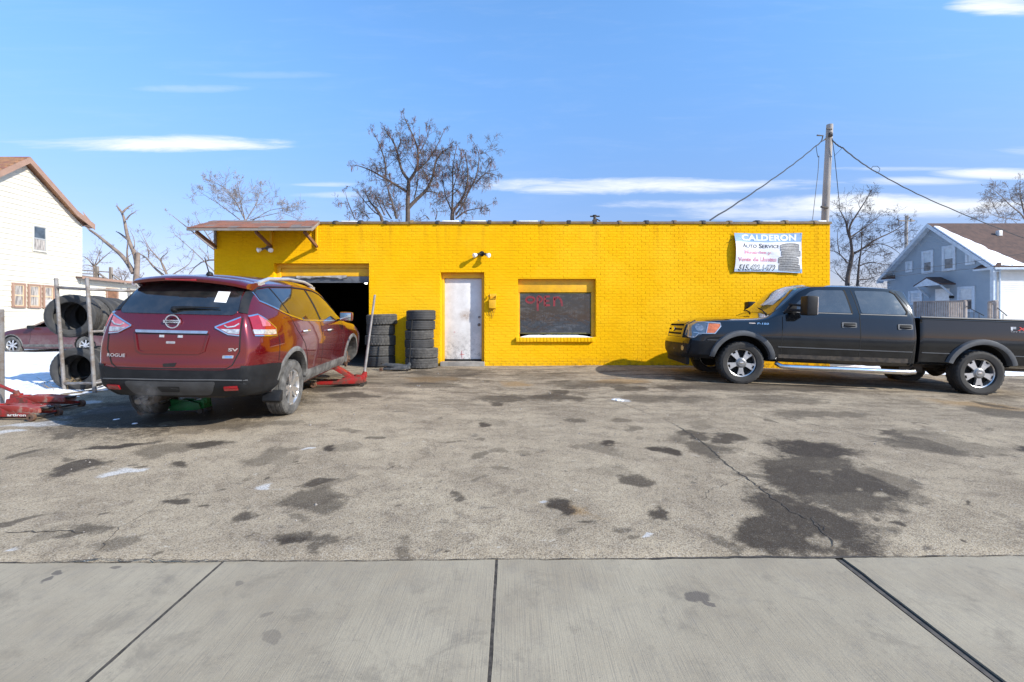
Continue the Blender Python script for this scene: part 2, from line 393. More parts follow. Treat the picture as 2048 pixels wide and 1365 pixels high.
nv = t.node('ShaderNodeTexNoise'); nv.inputs['Scale'].default_value = 2.6; nv.inputs['Detail'].default_value = 6; nv.inputs['Roughness'].default_value = .68; t.l.new(flat, nv.inputs['Vector'])
dv = t.vmath('MULTIPLY', t.vmath('SUBTRACT', nv.outputs['Color'], (.5,.5,.5)), (.55,.55,0)); wpos = t.vmath('ADD', flat, dv)
dark = [(380,818,215,40,.05,.95),(1655,968,125,44,.1,.96),(1575,1078,66,42,0,.96),(1615,1035,78,58,.2,.96),(1560,1085,80,40,0,.96),(1630,1097,60,14,0,.9),(1700,1000,85,30,.1,.85),(1612,903,84,20,0,1.0),(1640,930,90,20,0,.9),(1700,1100,26,10,0,.7),  # first entry: dark wet asphalt, painted deeper to strengthen the SUV's shadow
 (240,895,64,7,.22,1.0),(152,940,50,7,.3,.9),(45,1042,60,10,.3,.75),(405,893,50,8,0,.95),(668,899,24,10,.3,1.0),(1142,1016,46,16,.25,1.0),(1305,1040,30,15,0,.95),(1222,891,22,6,0,1.0),(1316,904,20,7,0,1.0),
 (962,851,20,6,0,.95),(1010,800,60,7,.1,.75),(1110,797,50,8,0,.8),(650,968,42,8,.2,.9),(605,1088,24,14,0,1.0),(362,1000,26,9,.2,.9),(975,918,24,5,0,.6),(920,998,16,9,0,.8),(1805,1052,20,8,0,.9),
 (820,1120,20,18,.6,.5),(932,1089,10,7,0,.9),(1458,878,34,9,0,.9),(1380,870,36,9,.2,.85),(700,793,45,5,0,.8),(655,775,60,8,0,.85),(745,798,22,4,0,.7),(1500,775,200,8,0,.7),(1330,800,90,8,0,.55),(1180,770,90,7,0,.6),
 (430,850,120,10,0,.6),(330,905,40,14,0,.55),(350,935,24,6,0,.9),(860,770,60,5,0,.6),(1640,830,110,6,0,.55),(2035,900,22,8,0,1.0),(1830,870,60,6,0,.5),(1120,1078,14,10,0,.45),(1262,1080,18,8,0,.6),(1440,1088,26,14,0,.6),
 (700,865,30,4,0,.5),(1260,778,28,5,.2,.8),(1000,945,22,5,0,.5),(900,885,18,4,0,.6),(760,880,16,3,0,.7),(610,935,10,4,0,.9),(1145,845,26,5,0,.7),(1560,800,100,7,0,.5),(580,850,40,5,0,.5),(505,1028,12,6,.2,.6),(90,1130,1,1,0,0)]
light = [(215,824,42,6,.1,1),(150,838,26,4,.2,1),(70,852,55,5,.2,1),(20,868,30,4,.2,1),(180,806,30,4,0,1),(245,945,30,7,.2,.8),(518,987,19,7,0,1.0),(1236,803,14,4,0,1.0),(600,905,16,3,0,.6),(1100,1010,12,4,0,.6),(20,1100,18,6,0,.6),(1290,1075,10,5,0,.5)]
tan = [(1030,770,26,6,0,1.0),(1950,812,80,9,0,.8),(1175,1022,30,12,.2,.55),(860,760,50,6,0,.45),(1240,765,60,5,0,.5)]
att = t.node('ShaderNodeAttribute'); att.attribute_name = 'stain_shade'; sa = t.node('ShaderNodeSeparateColor'); t.l.new(att.outputs['Color'], sa.inputs[0])
fnz = t.math('SUBTRACT', t.noise(13, 6, .75, vec=flat), .5)
fn2 = t.math('SUBTRACT', t.noise(45, 4, .7, vec=flat), .5)
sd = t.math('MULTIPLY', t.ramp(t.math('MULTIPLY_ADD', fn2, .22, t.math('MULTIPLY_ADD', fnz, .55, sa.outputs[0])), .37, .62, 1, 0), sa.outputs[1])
sl = t.ramp(t.math('MULTIPLY_ADD', fnz, .5, sa.outputs[2]), .40, .62, 1, 0)
st = t.ramp(t.math('MULTIPLY_ADD', fnz, .4, att.outputs['Alpha']), .30, .66, 1, 0)
sepg = t.node('ShaderNodeSeparateXYZ'); t.l.new(pos, sepg.inputs[0])
depth = t.ramp(sepg.outputs[1], 3.5, 9.5, 0, 1)
b1 = t.noise(.9, 6, .7, vec=flat); b2 = t.noise(6, 7, .78, vec=wpos); b3 = t.noise(2.2, 6, .72, vec=flat, stretch=(.55,1.5,1))
col = t.mix(t.ramp(b1, .35, .7), (.43,.35,.24), (.30,.24,.165))
col = t.mix(t.math('MULTIPLY', t.ramp(b2, .44, .72), .55), col, (.21,.17,.12))
col = t.mix(t.math('MULTIPLY', t.ramp(b2, .46, .25), .35), col, (.54,.475,.375))
mott = t.math('MULTIPLY', t.ramp(b3, .50, .66), t.math('MULTIPLY_ADD', depth, .58, .12)); col = t.mix(mott, col, (.125,.095,.068))
sk = t.noise(1.0, 6, .75, vec=wpos, stretch=(.75,3.2,1)); col = t.mix(t.math('MULTIPLY', t.ramp(sk, .46, .60), t.math('MULTIPLY', t.ramp(sepg.outputs[1], 4.5, 9.0, 0, 1), .78)), col, (.085,.062,.042))
for (sc2, lo2, hi2, am, cc) in ((1.7, .50, .66, .32, (.15,.112,.076)), (4.2, .52, .66, .5, (.15,.115,.082)), (17, .56, .68, .55, (.11,.088,.066)), (38, .58, .70, .55, (.12,.10,.08)), (11, .60, .70, .5, (.60,.55,.46))):
    col = t.mix(t.math('MULTIPLY', t.ramp(t.noise(sc2, 5, .7, vec=wpos), lo2, hi2), am), col, cc)
# small drips
vo = t.node('ShaderNodeTexVoronoi'); vo.inputs['Scale'].default_value = 3.3; vo.inputs['Randomness'].default_value = 1; t.l.new(wpos, vo.inputs['Vector'])
gate = t.ramp(t.noise(1.4, 3, .6, vec=flat), .52, .62)
drip = t.math('MULTIPLY', t.ramp(vo.outputs['Distance'], .10, .17, 1, 0), gate); col = t.mix(t.math('MULTIPLY', drip, .75), col, (.10,.085,.068))
vo2 = t.node('ShaderNodeTexVoronoi'); vo2.inputs['Scale'].default_value = 9; t.l.new(wpos, vo2.inputs['Vector'])
drip2 = t.math('MULTIPLY', t.ramp(vo2.outputs['Distance'], .10, .2, 1, 0), t.ramp(t.noise(1.1, 3, .6, vec=flat, dist=1), .54, .64)); col = t.mix(t.math('MULTIPLY', drip2, .7), col, (.12,.10,.08))
col = t.mix(t.math('MULTIPLY', st, .8), col, (.30,.19,.085))
col = t.mix(t.math('MULTIPLY', sl, .75), col, (.60,.59,.57))
wet_shade = t.math('MULTIPLY', sd, t.ramp(t.noise(7, 6, .75, vec=wpos), .22, .48, .7, 1)); col = t.mix(t.math('MULTIPLY', wet_shade, .95), col, (.034,.026,.020))
# aggregate: pale stones in dark binder
ag = t.node('ShaderNodeTexVoronoi'); ag.inputs['Scale'].default_value = 115; t.l.new(flat, ag.inputs['Vector'])
agh = t.ramp(ag.outputs['Distance'], .12, .62, 1, 0)
sepc = t.node('ShaderNodeSeparateColor'); t.l.new(ag.outputs['Color'], sepc.inputs[0])
stone = t.math('MULTIPLY', agh, t.ramp(sepc.outputs[0], .35, .9)); col = t.mix(t.math('MULTIPLY', stone, t.math('MULTIPLY_ADD', wet_shade, -.22, .36)), col, (.62,.58,.52))
gap = t.ramp(ag.outputs['Distance'], .5, .8); col = t.mix(t.math('MULTIPLY', gap, .52), col, (.085,.07,.055))
fine = t.noise(300, 3, .7, vec=flat); col = t.mix(t.math('MULTIPLY', t.ramp(fine, .52, .75), .35), col, (.13,.11,.09))
nrm = t.bump(agh, .3, .003); nrm = t.bump(b2, .4, .015, nrm); nrm = t.bump(t.noise(38, 4, .7, vec=flat), .5, .006, nrm)
rough = t.math('MULTIPLY_ADD', wet_shade, -.22, .95)
M['asphalt'] = t.out(col, rough, None, nrm, None, None, .08)
def edge_y(x): return 2.70+(x/6.0)*0.075+0.012*mnoise.noise(Vector((x*3, 1.7, 0)))+.006*mnoise.noise(Vector((x*14, 4.7, 0)))
ly = [0.0]+frange(.03, 1, .03)
import numpy as np
def lot_mesh():
    xs = [-60,-40,-30,-20,-14,-11]+frange(-9, 9.6, .04)+[12,16,24,40,60]; ts = [0,.0015,.004]+frange(.0085, 1, .0046)
    vs = []; n = len(xs); wx_ = []; wy_ = []
    ey = [edge_y(x) for x in xs]
    for tt in ts:
        for x, e in zip(xs, ey):
            y = lerp(e, 11.62, tt); nn = mnoise.noise(Vector((x*.8, y*.8, 0)))
            vs.append((x, y, gz(x, y)+.004+.012*sst(0,.01,tt)+.008*nn*sst(0,.2,tt)*(1-sst(.8,1,tt))))
            a1 = mnoise.noise_vector(Vector((x*2.1, y*2.1, 3))); a2 = mnoise.noise_vector(Vector((x*6.3, y*6.3, 8))); a3 = mnoise.noise_vector(Vector((x*17, y*17, 1))); wx_.append(x+.20*a1.x+.10*a2.x+.03*a3.x); wy_.append(y+.20*a1.y+.10*a2.y+.03*a3.y)
    fs = [(j*n+i, j*n+i+1, (j+1)*n+i+1, (j+1)*n+i) for j in range(len(ts)-1) for i in range(n-1)]
    me = bpy.data.meshes.new('asphalt_lot'); me.from_pydata(vs, [], fs); me.shade_smooth()
    X = np.array(wx_); Y = np.array(wy_)
    def field(lst):
        R = np.full(X.shape, 2.0); Kk = np.ones(X.shape)
        for s in lst:
            px, py, hw, hh = s[:4]; ang = s[4] if len(s) > 4 else 0; k = s[5] if len(s) > 5 else 1.0
            if k <= 0: continue
            x, y = G(px, py); y0 = G(px, py+hh)[1]; y1 = G(px, max(py-hh, 690))[1]; rx = max(hw*y/F, .03); ry = max((y1-y0)/2, .03)
            c, sn = cos(ang), sin(ang); dx = X-x; dy = Y-y; u = (dx*c+dy*sn)/rx; v = (-dx*sn+dy*c)/ry; r = np.sqrt(u*u+v*v)
            size = min(rx, ry); r = 1+(r-1)*(1 if size > .12 else .8)
            m = r < R; Kk = np.where(m, k, Kk); R = np.minimum(R, r)
        return np.clip(R/2, 0, 1), Kk
    rr_ = random.Random(42); extra = []
    for _ in range(170):
        py = 745+(1110-745)*rr_.random()**1.5; px = rr_.uniform(60, 2040); hw = rr_.choice((5, 8, 12, 20, 34, 60))*rr_.uniform(.6, 1.2)*(1 if py < 900 else .7)
        extra.append((px, py, hw, hw*rr_.uniform(.12, .30)*(1+(py-745)/500), rr_.uniform(-.5, .5), rr_.uniform(.25, .85)))
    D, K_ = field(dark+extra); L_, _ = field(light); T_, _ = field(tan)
    at = me.color_attributes.new('stain_shade', 'FLOAT_COLOR', 'POINT'); arr = np.stack([D, K_, L_, T_], 1).astype(np.float32); at.data.foreach_set('color', arr.ravel())
    return me
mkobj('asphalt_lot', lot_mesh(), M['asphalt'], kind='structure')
def lotz(x, y):
    tt = (y-edge_y(x))/(11.62-edge_y(x)); return gz(x, y)+.016+.008*mnoise.noise(Vector((x*.8, y*.8, 0)))*sst(0,.2,tt)*(1-sst(.8,1,tt))

M['crackmat'] = mat('crack_dark', (.028,.023,.018), (.085,.07,.055), 30, .95)
# concrete sidewalk: slabs with open joints on a dark bed
t = NT('broomed_concrete'); pos = t.tc.outputs['Object']
c = t.mix(t.ramp(t.noise(1.1, 6, .65), .3, .72), (.37,.315,.222), (.27,.222,.152)); c = t.mix(t.math('MULTIPLY', t.ramp(t.noise(9, 6, .75), .45, .75), .4), c, (.20,.175,.14))
c = t.mix(t.math('MULTIPLY', t.ramp(t.noise(.8, 4, .6, dist=.6), .57, .72), .35), c, (.42,.31,.19))
vo = t.node('ShaderNodeTexVoronoi'); vo.inputs['Scale'].default_value = 3.4; nw = t.node('ShaderNodeTexNoise'); nw.inputs['Scale'].default_value = 6; nw.inputs['Detail'].default_value = 5; t.l.new(pos, nw.inputs['Vector'])
t.l.new(t.vmath('ADD', pos, t.vmath('MULTIPLY', t.vmath('SUBTRACT', nw.outputs['Color'], (.5,.5,.5)), (.2,.2,0))), vo.inputs['Vector'])
c = t.mix(t.math('MULTIPLY', t.ramp(t.noise(3.3, 6, .75, dist=.4), .52, .68), .5), c, (.165,.138,.10)); c = t.mix(t.math('MULTIPLY', t.ramp(t.noise(120, 2, .5), .70, .76), .8), c, (.09,.08,.065))
sp = t.math('MULTIPLY', t.ramp(vo.outputs['Distance'], .05, .13, 1, 0), t.ramp(t.noise(2.3, 2, .5), .54, .64)); c = t.mix(t.math('MULTIPLY', sp, .5), c, (.17,.15,.12))
wp2 = t.vmath('ADD', t.vmath('MULTIPLY', pos, (1,1,0)), t.vmath('MULTIPLY', t.vmath('SUBTRACT', nw.outputs['Color'], (.5,.5,.5)), (.16,.16,0)))
sx = stain_nodes(t, wp2, [(1398,1196,22,12,-.3,1.0),(1425,1212,16,5,-.4,1.0),(92,1160,10,5,.4,1.0),(112,1150,10,4,.3,1.0),(530,1230,14,5,0,.5),(545,1275,18,12,0,.5),(240,1133,14,3,.2,.9),(482,1168,8,5,0,.6)])
c = t.mix(t.math('MULTIPLY', sx, .8), c, (.085,.07,.058))
br = t.noise(1, 3, .7, stretch=(190, 3.0, 1)); c = t.mix(t.math('MULTIPLY', t.ramp(br, .48, .70), .5), c, (.19,.165,.13))
gr = t.noise(260, 3, .8); c = t.mix(t.math('MULTIPLY', t.ramp(gr, .52, .70), .5), c, (.13,.12,.105)); c = t.mix(t.math('MULTIPLY', t.ramp(gr, .42, .22), .4), c, (.60,.55,.46))
M['slab'] = t.out(c, .88, None, t.bump(br, .55, .003, t.bump(t.noise(70, 4, .7), .35, .003)))
mb = MB(); mb.add([(-40,-1.6,gz(0,-1.6)-.003),(40,-1.6,gz(0,-1.6)-.003),(40,2.9,gz(0,2.9)-.003),(-40,2.62,gz(0,2.62)-.003)], [(0,1,2,3)])
sidewalk = mb.build('sidewalk', mat('dark_joint_bed', (.022,.019,.016), (.05,.044,.036), 9, .95), kind='structure')
joints = [-16.3,-14.6,-12.95,-11.3,-9.6,-7.95,-6.3,-4.95,-3.32,-1.68,-.09,1.93,3.7,5.5,7.3,9.1,10.9,12.7,14.5,16.3]
for i in range(len(joints)-1):
    wl_ = .045 if abs(joints[i]-1.93) < .01 else .008; wr_ = .006
    x0 = joints[i]+(wl_*.5 if wl_ > .02 else .007); x1 = joints[i+1]-(.03 if abs(joints[i+1]-1.93) < .01 else .008)
    for (ya, yb) in ((-1.6, .62), (.64, None)):
        xs = frange(x0, x1, .045 if (yb is None and abs(joints[i]) < 5) else .4); mb = MB(); n = len(xs); z0 = -.012
        jl = [.004*mnoise.noise(Vector((i*7.1, k*.9, 0))) for k in range(30)]
        back = [(x, edge_y(x)-.005-.006*abs(mnoise.noise(Vector((x*22, 9.3, 0)))), 0) if yb is None else (x, yb, 0) for x in xs]
        sides = frange(ya, back[0][1], .08)[1:-1]; sides2 = frange(back[-1][1], ya, .08)[1:-1]
        ring = [(x0, ya, 0), (x1, ya, 0)]+[(x1-.011*max(0, mnoise.noise(Vector((i*3.3, y*17, 5))))-.004*abs(mnoise.noise(Vector((i, y*60, 5)))), y, 0) for y in sides2[::-1]]+back[::-1]+[(x0+.011*max(0, mnoise.noise(Vector((i*5.3, y*17, 2))))+.004*abs(mnoise.noise(Vector((i, y*60, 2)))), y, 0) for y in sides[::-1]]
        top = [(x, y, gz(0, y)+.006) for x, y, _ in ring]; bot = [(x, y, gz(0, y)-.03) for x, y, _ in ring]; m = len(ring)
        mb.add(top+bot, [tuple(range(m))]+[(k, m+k, m+(k+1) % m, (k+1) % m) for k in range(m)])
        mb.build('slab', M['slab'], sidewalk, smooth=False)
mb = MB()
for j_ in joints:
    if abs(j_-1.93) > .01: mb.beam((j_-.0005, edge_y(j_)-.01, gz(0,2.7)+.001), (j_-.0005, -1.55, gz(0,-1.55)+.001), .017, .008)
mb.build('joint_filler', M['crackmat'], sidewalk)
# joint filler strip in the wide expansion joint and asphalt cracks
mb = MB(); mb.beam((1.925,2.70,gz(0,2.7)-.006), (1.925,.66,gz(0,.66)-.006), .022, .014); mb.build('joint_filler', mat('tarred_joint_filler', (.10,.085,.07), (.05,.045,.04), 20, .9), sidewalk)
def crack(pts, w, nm='pavement_crack'):
    ps = []
    for a, b in zip(pts, pts[1:]):
        ax, ay = G(*a); bx, by = G(*b); L = sqrt((ax-bx)**2+(ay-by)**2); n = max(2, int(L/.035))
        for k in range(n): ps.append((lerp(ax, bx, k/n)+RND.gauss(0, .008), lerp(ay, by, k/n)+RND.gauss(0, .008)))
    mb = MB(); vs = []
    for k, (x, y) in enumerate(ps):
        x2, y2 = ps[min(k+1, len(ps)-1)]; x1, y1 = ps[max(k-1, 0)]; dx, dy = x2-x1, y2-y1; L = sqrt(dx*dx+dy*dy)+1e-6
        ww = w*RND.uniform(.25, 1.0)*min(1, 6*min(k, len(ps)-1-k)/len(ps)+.1); nx, ny = -dy/L*ww, dx/L*ww
        for s in (-1, 1): vs.append((x+nx*s, y+ny*s, lotz(x, y)+.003))
    mb.add(vs, [(2*k, 2*k+1, 2*k+3, 2*k+2) for k in range(len(ps)-1)])
    mb.build(nm, M['crackmat'], kind='structure', smooth=False)
crack([(1330,842),(1372,865),(1420,900),(1450,930),(1490,958),(1535,992),(1585,1030),(1640,1055),(1700,1105)], .008)
crack([(1615,1035),(1655,1078),(1672,1108)], .006)
crack([(180,1128),(240,1060),(330,1010),(420,985)], .003)
crack([(1100,760),(1180,790),(1250,812),(1330,842)], .004)
crack([(1490,958),(1420,985),(1400,1010)], .003)
crack([(850,770),(700,830),(640,860),(560,880)], .003)
crack([(2,1071),(60,1070),(130,1068),(190,1072)], .008)
crack([(500,1128),(300,1126),(200,1125),(60,1131)], .006)
crack([(1540,832),(1700,868),(1900,905)], .005)

# dirt line where lot meets walk
mb = MB(); vs = []; xs = frange(-7, 8, .03)
for k, x in enumerate(xs):
    w = .001+.020*max(0, mnoise.noise(Vector((x*5, 2, 0))))**1.3+.003*abs(mnoise.noise(Vector((x*25, 2, 0))))+.012*sst(.3, 1.5, x)*(1-sst(1.9, 2.3, x)); y = edge_y(x)+.002
    vs += [(x, y-w*.5, gz(x, y)+.0075), (x, y+w, gz(x, y)+.0075)]
mb.add(vs, [(2*k, 2*k+1, 2*k+3, 2*k+2) for k in range(len(xs)-1)]); mb.build('edge_gap', M['crackmat'], kind='structure', smooth=False)

# street behind the camera and side street on the right
M['road'] = mat('grey_road_asphalt', (.17,.165,.16), (.13,.125,.12), 1.5, .9, bump=.3)
mkobj('street', grid_mesh('street', [-200,-60]+frange(-30, 30, 3)+[60,200], [-13,-9,-5,-1.8], lambda x, y: gz(0, y)-.01), M['road'], kind='structure')
mkobj('side_street', grid_mesh('side_street', frange(8.6, 40, .8)+[60,120,200], frange(12.6, 19.5, .6), lambda x, y: gz(x, y)-.006), M['road'], kind='structure')
# snow: the yard on the left, the strip beside the shop on the right
def snow_left(x, y):
    bx = -6.35 if y > 7.0 else lerp(-5.9, -6.35, sst(5.6, 7.0, y)); bx += .25*mnoise.noise(Vector((y*.9, 3.1, 0)))
    if y > 9.5: bx = -6.9
    d = min(bx-x, y-5.45-.25*mnoise.noise(Vector((x*.7, 7, 0)))-.12*(x+6)*-.0)
    n = mnoise.fractal(Vector((x*2.6, y*2.6, 1)), 1, 2, 5)
    n2 = mnoise.fractal(Vector((x*7, y*11, 4)), 1, 2, 4)
    return gz(x, y)-.03+.085*sst(-.2, 1.3, d)+.035*n*sst(-.5, .5, d)+.02*n2*sst(-.7, .1, d)+.05*sst(.5, 3, d)*(.5+.5*mnoise.noise(Vector((x*.5, y*.5, 0))))-.2*(1-sst(-1.1, -.6, d))
mkobj('snow_patch', grid_mesh('snow_patch', frange(-40, -10, .5)[:-1]+frange(-10, -4.6, .05), frange(4.4, 10, .06)[:-1]+frange(10, 40, .5), snow_left), M['snow'], kind='structure')
def snow_right(x, y):
    d = min(y-11.0-.15*mnoise.noise(Vector((x*.8, 1, 0))), 12.5+.2*mnoise.noise(Vector((x*.6, 5, 0)))-y, x-8.15)
    n = mnoise.fractal(Vector((x*3, y*4, 2)), 1, 2, 4)
    return gz(x, y)-.02+.14*sst(-.1, .7, d)+.05*n*sst(-.4, .4, d)-.1*(1-sst(-.5, -.1, d))
mkobj('snow_bank', grid_mesh('snow_bank', frange(7.9, 30, .1), frange(10.4, 13.0, .07), snow_right), M['snow'], kind='structure')
mkobj('snow_yard', grid_mesh('snow_yard', frange(8.6, 80, 1.0), frange(19.6, 45, .8), lambda x, y: gz(x, y)+.03+.05*mnoise.noise(Vector((x*.4, y*.4, 0)))), M['snow'], kind='structure')

# ------------------------------------------------------------------ yellow brick shop
YB = 11.5; WX0 = -7.45; WX1 = 7.95; ZB = .33; ZT = 3.925
def wx(px): return (px-CXP)/80.0
def wz(py): return CAMZ+(HOR-py)/80.0
shop = thing('brick_shop', 'long low bright yellow painted brick garage shop with open bay', 'shop building', (0, YB, 0))
gx0, gx1, gzt = wx(548), wx(738), wz(527)
dx0, dx1, dzt = wx(881.5), wx(968.5), wz(545)
wx0, wx1, wz0, wz1 = wx(1036), wx(1191.5), wz(674.5), wz(558)
T = .24
def pbox(nm, x0, x1, y0, y1, z0, z1, m, par=None, bevel=0, **k):
    mb = MB(); mb.box(x0, x1, y0, y1, z0, z1); return mb.build(nm, m, par, bevel=bevel, **k)
mb = MB()
for (a, b, c, d) in ((WX0, gx0, ZB-.4, ZT), (gx0, gx1, gzt, ZT), (gx1, dx0, ZB-.4, ZT), (dx0, dx1, dzt, ZT), (dx1, wx0, ZB-.4, ZT), (wx0, wx1, wz1, ZT), (wx0, wx1, ZB-.4, wz0), (wx1, WX1, ZB-.4, ZT)):
    mb.box(a, b, 0.0, T, c, d)
mb.build('front_wall', M['yellow'], shop, smooth=False)
mb = MB(); mb.box(WX0, WX0+.2, T, 12, ZB-.4, ZT-.02); mb.box(WX1-.2, WX1, T, 12, ZB-.4, ZT-.02); mb.box(WX0+.2, WX1-.2, 11.8, 12, ZB-.4, ZT-.02); mb.build('rear_walls', M['yellow_trim'], shop, smooth=False)
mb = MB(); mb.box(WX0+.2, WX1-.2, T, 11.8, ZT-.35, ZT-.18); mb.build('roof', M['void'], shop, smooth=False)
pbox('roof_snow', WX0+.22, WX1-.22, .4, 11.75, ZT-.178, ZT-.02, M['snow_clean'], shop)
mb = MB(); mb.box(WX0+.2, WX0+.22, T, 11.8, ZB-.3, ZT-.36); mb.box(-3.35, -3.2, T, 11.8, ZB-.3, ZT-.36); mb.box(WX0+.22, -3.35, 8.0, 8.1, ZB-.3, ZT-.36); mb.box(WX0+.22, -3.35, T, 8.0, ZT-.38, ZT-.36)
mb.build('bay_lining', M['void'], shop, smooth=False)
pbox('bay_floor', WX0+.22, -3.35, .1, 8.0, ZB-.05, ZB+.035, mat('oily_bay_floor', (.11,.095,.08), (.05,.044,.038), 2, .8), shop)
# bricks: running bond, proud of the painted joints
BW, BH, GX, GZ = .1985, .0618, .0070, .0059
def brick_mesh(w, h, pr=.0034, bv=.008):
    mb = MB(); x, z = w/2, h/2
    vs = [(-x,.002,-z),(x,.002,-z),(x,.002,z),(-x,.002,z),(-x+bv*.5,-pr,-z+bv*.5),(x-bv*.5,-pr,-z+bv*.5),(x-bv*.5,-pr,z-bv*.5),(-x+bv*.5,-pr,z-bv*.5)]
    return vs, [(4,5,6,7),(0,1,5,4),(1,2,6,5),(2,3,7,6),(3,0,4,7)]
vsB, fsB = brick_mesh(BW, BH)
bme = bpy.data.meshes.new('brick'); bme.from_pydata(vsB, [], fsB); bme.materials.append(M['yellow'])
cands = []; others = MB(); r2 = random.Random(5)
nrow = int((ZT-ZB+.35)/(BH+GZ))
for j in range(nrow+1):
    zc = ZT-.01-(j+.5)*(BH+GZ)
    if zc < ZB-.05: break
    off = (j % 2)*(BW+GX)/2; i0 = WX0-off
    nb = int((WX1-WX0)/(BW+GX))+3
    for i in range(nb):
        a = i0+i*(BW+GX); segs = [(max(a, WX0), min(a+BW, WX1))]
        for (ox0, ox1, oz0, oz1) in ((gx0, gx1, -1, gzt), (dx0, dx1, -1, dzt), (wx0, wx1, wz0, wz1)):
            if zc+BH/2 > oz0+.01 and zc-BH/2 < oz1-.01:
                ns = []
                for (s, e) in segs:
                    if e <= ox0 or s >= ox1: ns.append((s, e))
                    else:
                        if s < ox0: ns.append((s, ox0))
                        if e > ox1: ns.append((ox1, e))
                segs = ns
        for (s, e) in segs:
            if e-s < .02: continue
            zz = zc+r2.gauss(0, .0012); yy = -.0 - r2.random()*.0025; xc = (s+e)/2
            if e-s > BW-.001: cands.append((xc, yy, zz))
            else:
                vs, fs = brick_mesh(e-s, BH); others.add([(v[0]+xc, v[1]+yy, v[2]+zz) for v in vs], fs)
cands.sort(key=lambda c: (c[0])**2+(c[2]-CAMZ)**2)
for c in cands[:300]: mkobj('brick', bme, None, shop, loc=c, rot=(r2.gauss(0,.006), r2.gauss(0,.006), r2.gauss(0,.008)))
for c in cands[300:]:
    tl = r2.gauss(0, .008); others.add([(v[0]+c[0], v[1]+c[1]+tl*v[2]*6*.02, v[2]+c[2]+tl*v[0]*.6) for v in vsB], fsB)
others.build('brick_courses', M['yellow'], shop, smooth=False, kind='stuff')
# coping tiles with collars
cx = WX0+.02; cpx = [428,482,534,586,617,670,720,771,823,875,927,979,1030,1085,1138,1190,1240,1294,1350,1407,1461,1517,1573,1630,1662]
for a, b in zip(cpx, cpx[1:]):
    x0, x1 = wx(a), wx(b); dz = r2.uniform(-.006, .006)
    prof = [(-.035,-.02),(-.035,.025),(0,.045),(.08,.060),(.15,.064),(.22,.060),(.29,.045),(.30,.025),(.30,-.02)]
    mb = MB(); mb.prism([(y, ZT+z+dz) for y, z in prof], x0+.012, x1+.0, 'yz'); mb.build('coping_tile', M['coping'], shop, sharp=50)
    prof2 = [(-.05,-.025),(-.05,.03),(-.02,.062),(.06,.086),(.15,.092),(.24,.086),(.31,.06),(.32,.035),(.32,-.025)]
    mb = MB(); mb.prism([(y, ZT+z+dz) for y, z in prof2], x0-.045, x0+.035+r2.uniform(-.01,.02), 'yz'); mb.build('coping_collar', M['coping'] if r2.random() < .5 else M['steel_dark'], shop, bevel=.008)
mb = MB()
for a, b in zip(cpx[4:], cpx[5:]):
    if r2.random() < .4: mb.box(wx(a)+.05+r2.random()*.15, wx(b)-.06-r2.random()*.1, .06, .26, ZT+.05, ZT+.074+r2.random()*.015)
mb.build('coping_snow', M['snow_clean'], shop, bevel=.015, kind='stuff')
mb = MB(); mb.tube([(wx(1190),.05,ZT+.06),(wx(1190),.05,ZT+.20)], .035, 10); mb.tube([(wx(1181),.05,ZT+.185),(wx(1200),.05,ZT+.185)], .018, 8); mb.box(wx(1186),wx(1194),-.02,.12,ZT+.03,ZT+.10); mb.tube([(wx(1190),.05,ZT+.20),(wx(1190),.05,ZT+.215)], .05, 10); mb.tube([(wx(1193),.05,ZT+.12),(wx(1200),-.03,ZT+.05)], .014, 6)
mb.build('roof_pipe', M['steel_dark'], shop)
# garage opening: inner frame, lintel board, rolled shutter, torn canvas
mb = MB(); mb.box(gx0+.001, gx0+.10, .13, T-.002, ZB-.1, gzt-.001); mb.box(gx0+.10, gx1-.001, .13, T-.002, gzt-.10, gzt-.001); mb.build('bay_frame', M['yellow_trim'], shop, bevel=.004)
pbox('lintel_board', gx0+.102, gx1-.002, .17, .21, gzt-.31, gzt-.102, M['yellow_trim'], shop, bevel=.004)
mb = MB(); pr = [(.20,gzt-.36),(.24,gzt-.345),(.24,gzt-.46),(.16,gzt-.47),(.15,gzt-.44)]
for k, (z0, z1) in enumerate(((gzt-.44, gzt-.315), (gzt-.475, gzt-.445))): mb.box(gx0+.105, gx1-.004, .16-.02*k, .19, z0, z1)
mb.build('shutter', mat('grey_steel_shutter', (.14,.15,.17), (.08,.085,.095), 6, .5, metal=.2), shop, bevel=.006)
mb = MB(); vs = []
for k in range(30):
    u = k/29; x = lerp(wx(588), wx(690), u); d = .035+.02*sin(u*9)+.02*mnoise.noise(Vector((u*8, 1, 0)))
    vs += [(x, .14, gzt-.30-.01*sin(u*5)), (x, .105+.02*sin(u*30), gzt-.33-d*.4), (x, .13, gzt-.33-d)]
mb.add(vs, [f for k in range(29) for f in ((3*k,3*k+1,3*k+4,3*k+3), (3*k+1,3*k+2,3*k+5,3*k+4))]); mb.build('rolled_canvas', mat('grey_canvas', (.30,.30,.30), (.18,.18,.18), 12, .8), shop)
lampm = NT('fluorescent_tube'); lampm.b.inputs['Emission Color'].default_value = (1,.97,.9,1); lampm.b.inputs['Emission Strength'].default_value = 9
mb = MB(); mb.box(wx(729.5)*1.26, wx(732.5)*1.26, 3.0, 3.10, CAMZ+(HOR-568)/F*14.5, CAMZ+(HOR-564.5)/F*14.5); tag(mb.build('ceiling_lamp', lampm.m, None, loc=(0, YB, 0)), 'small lit white lamp deep inside the dark garage bay', 'lamp')
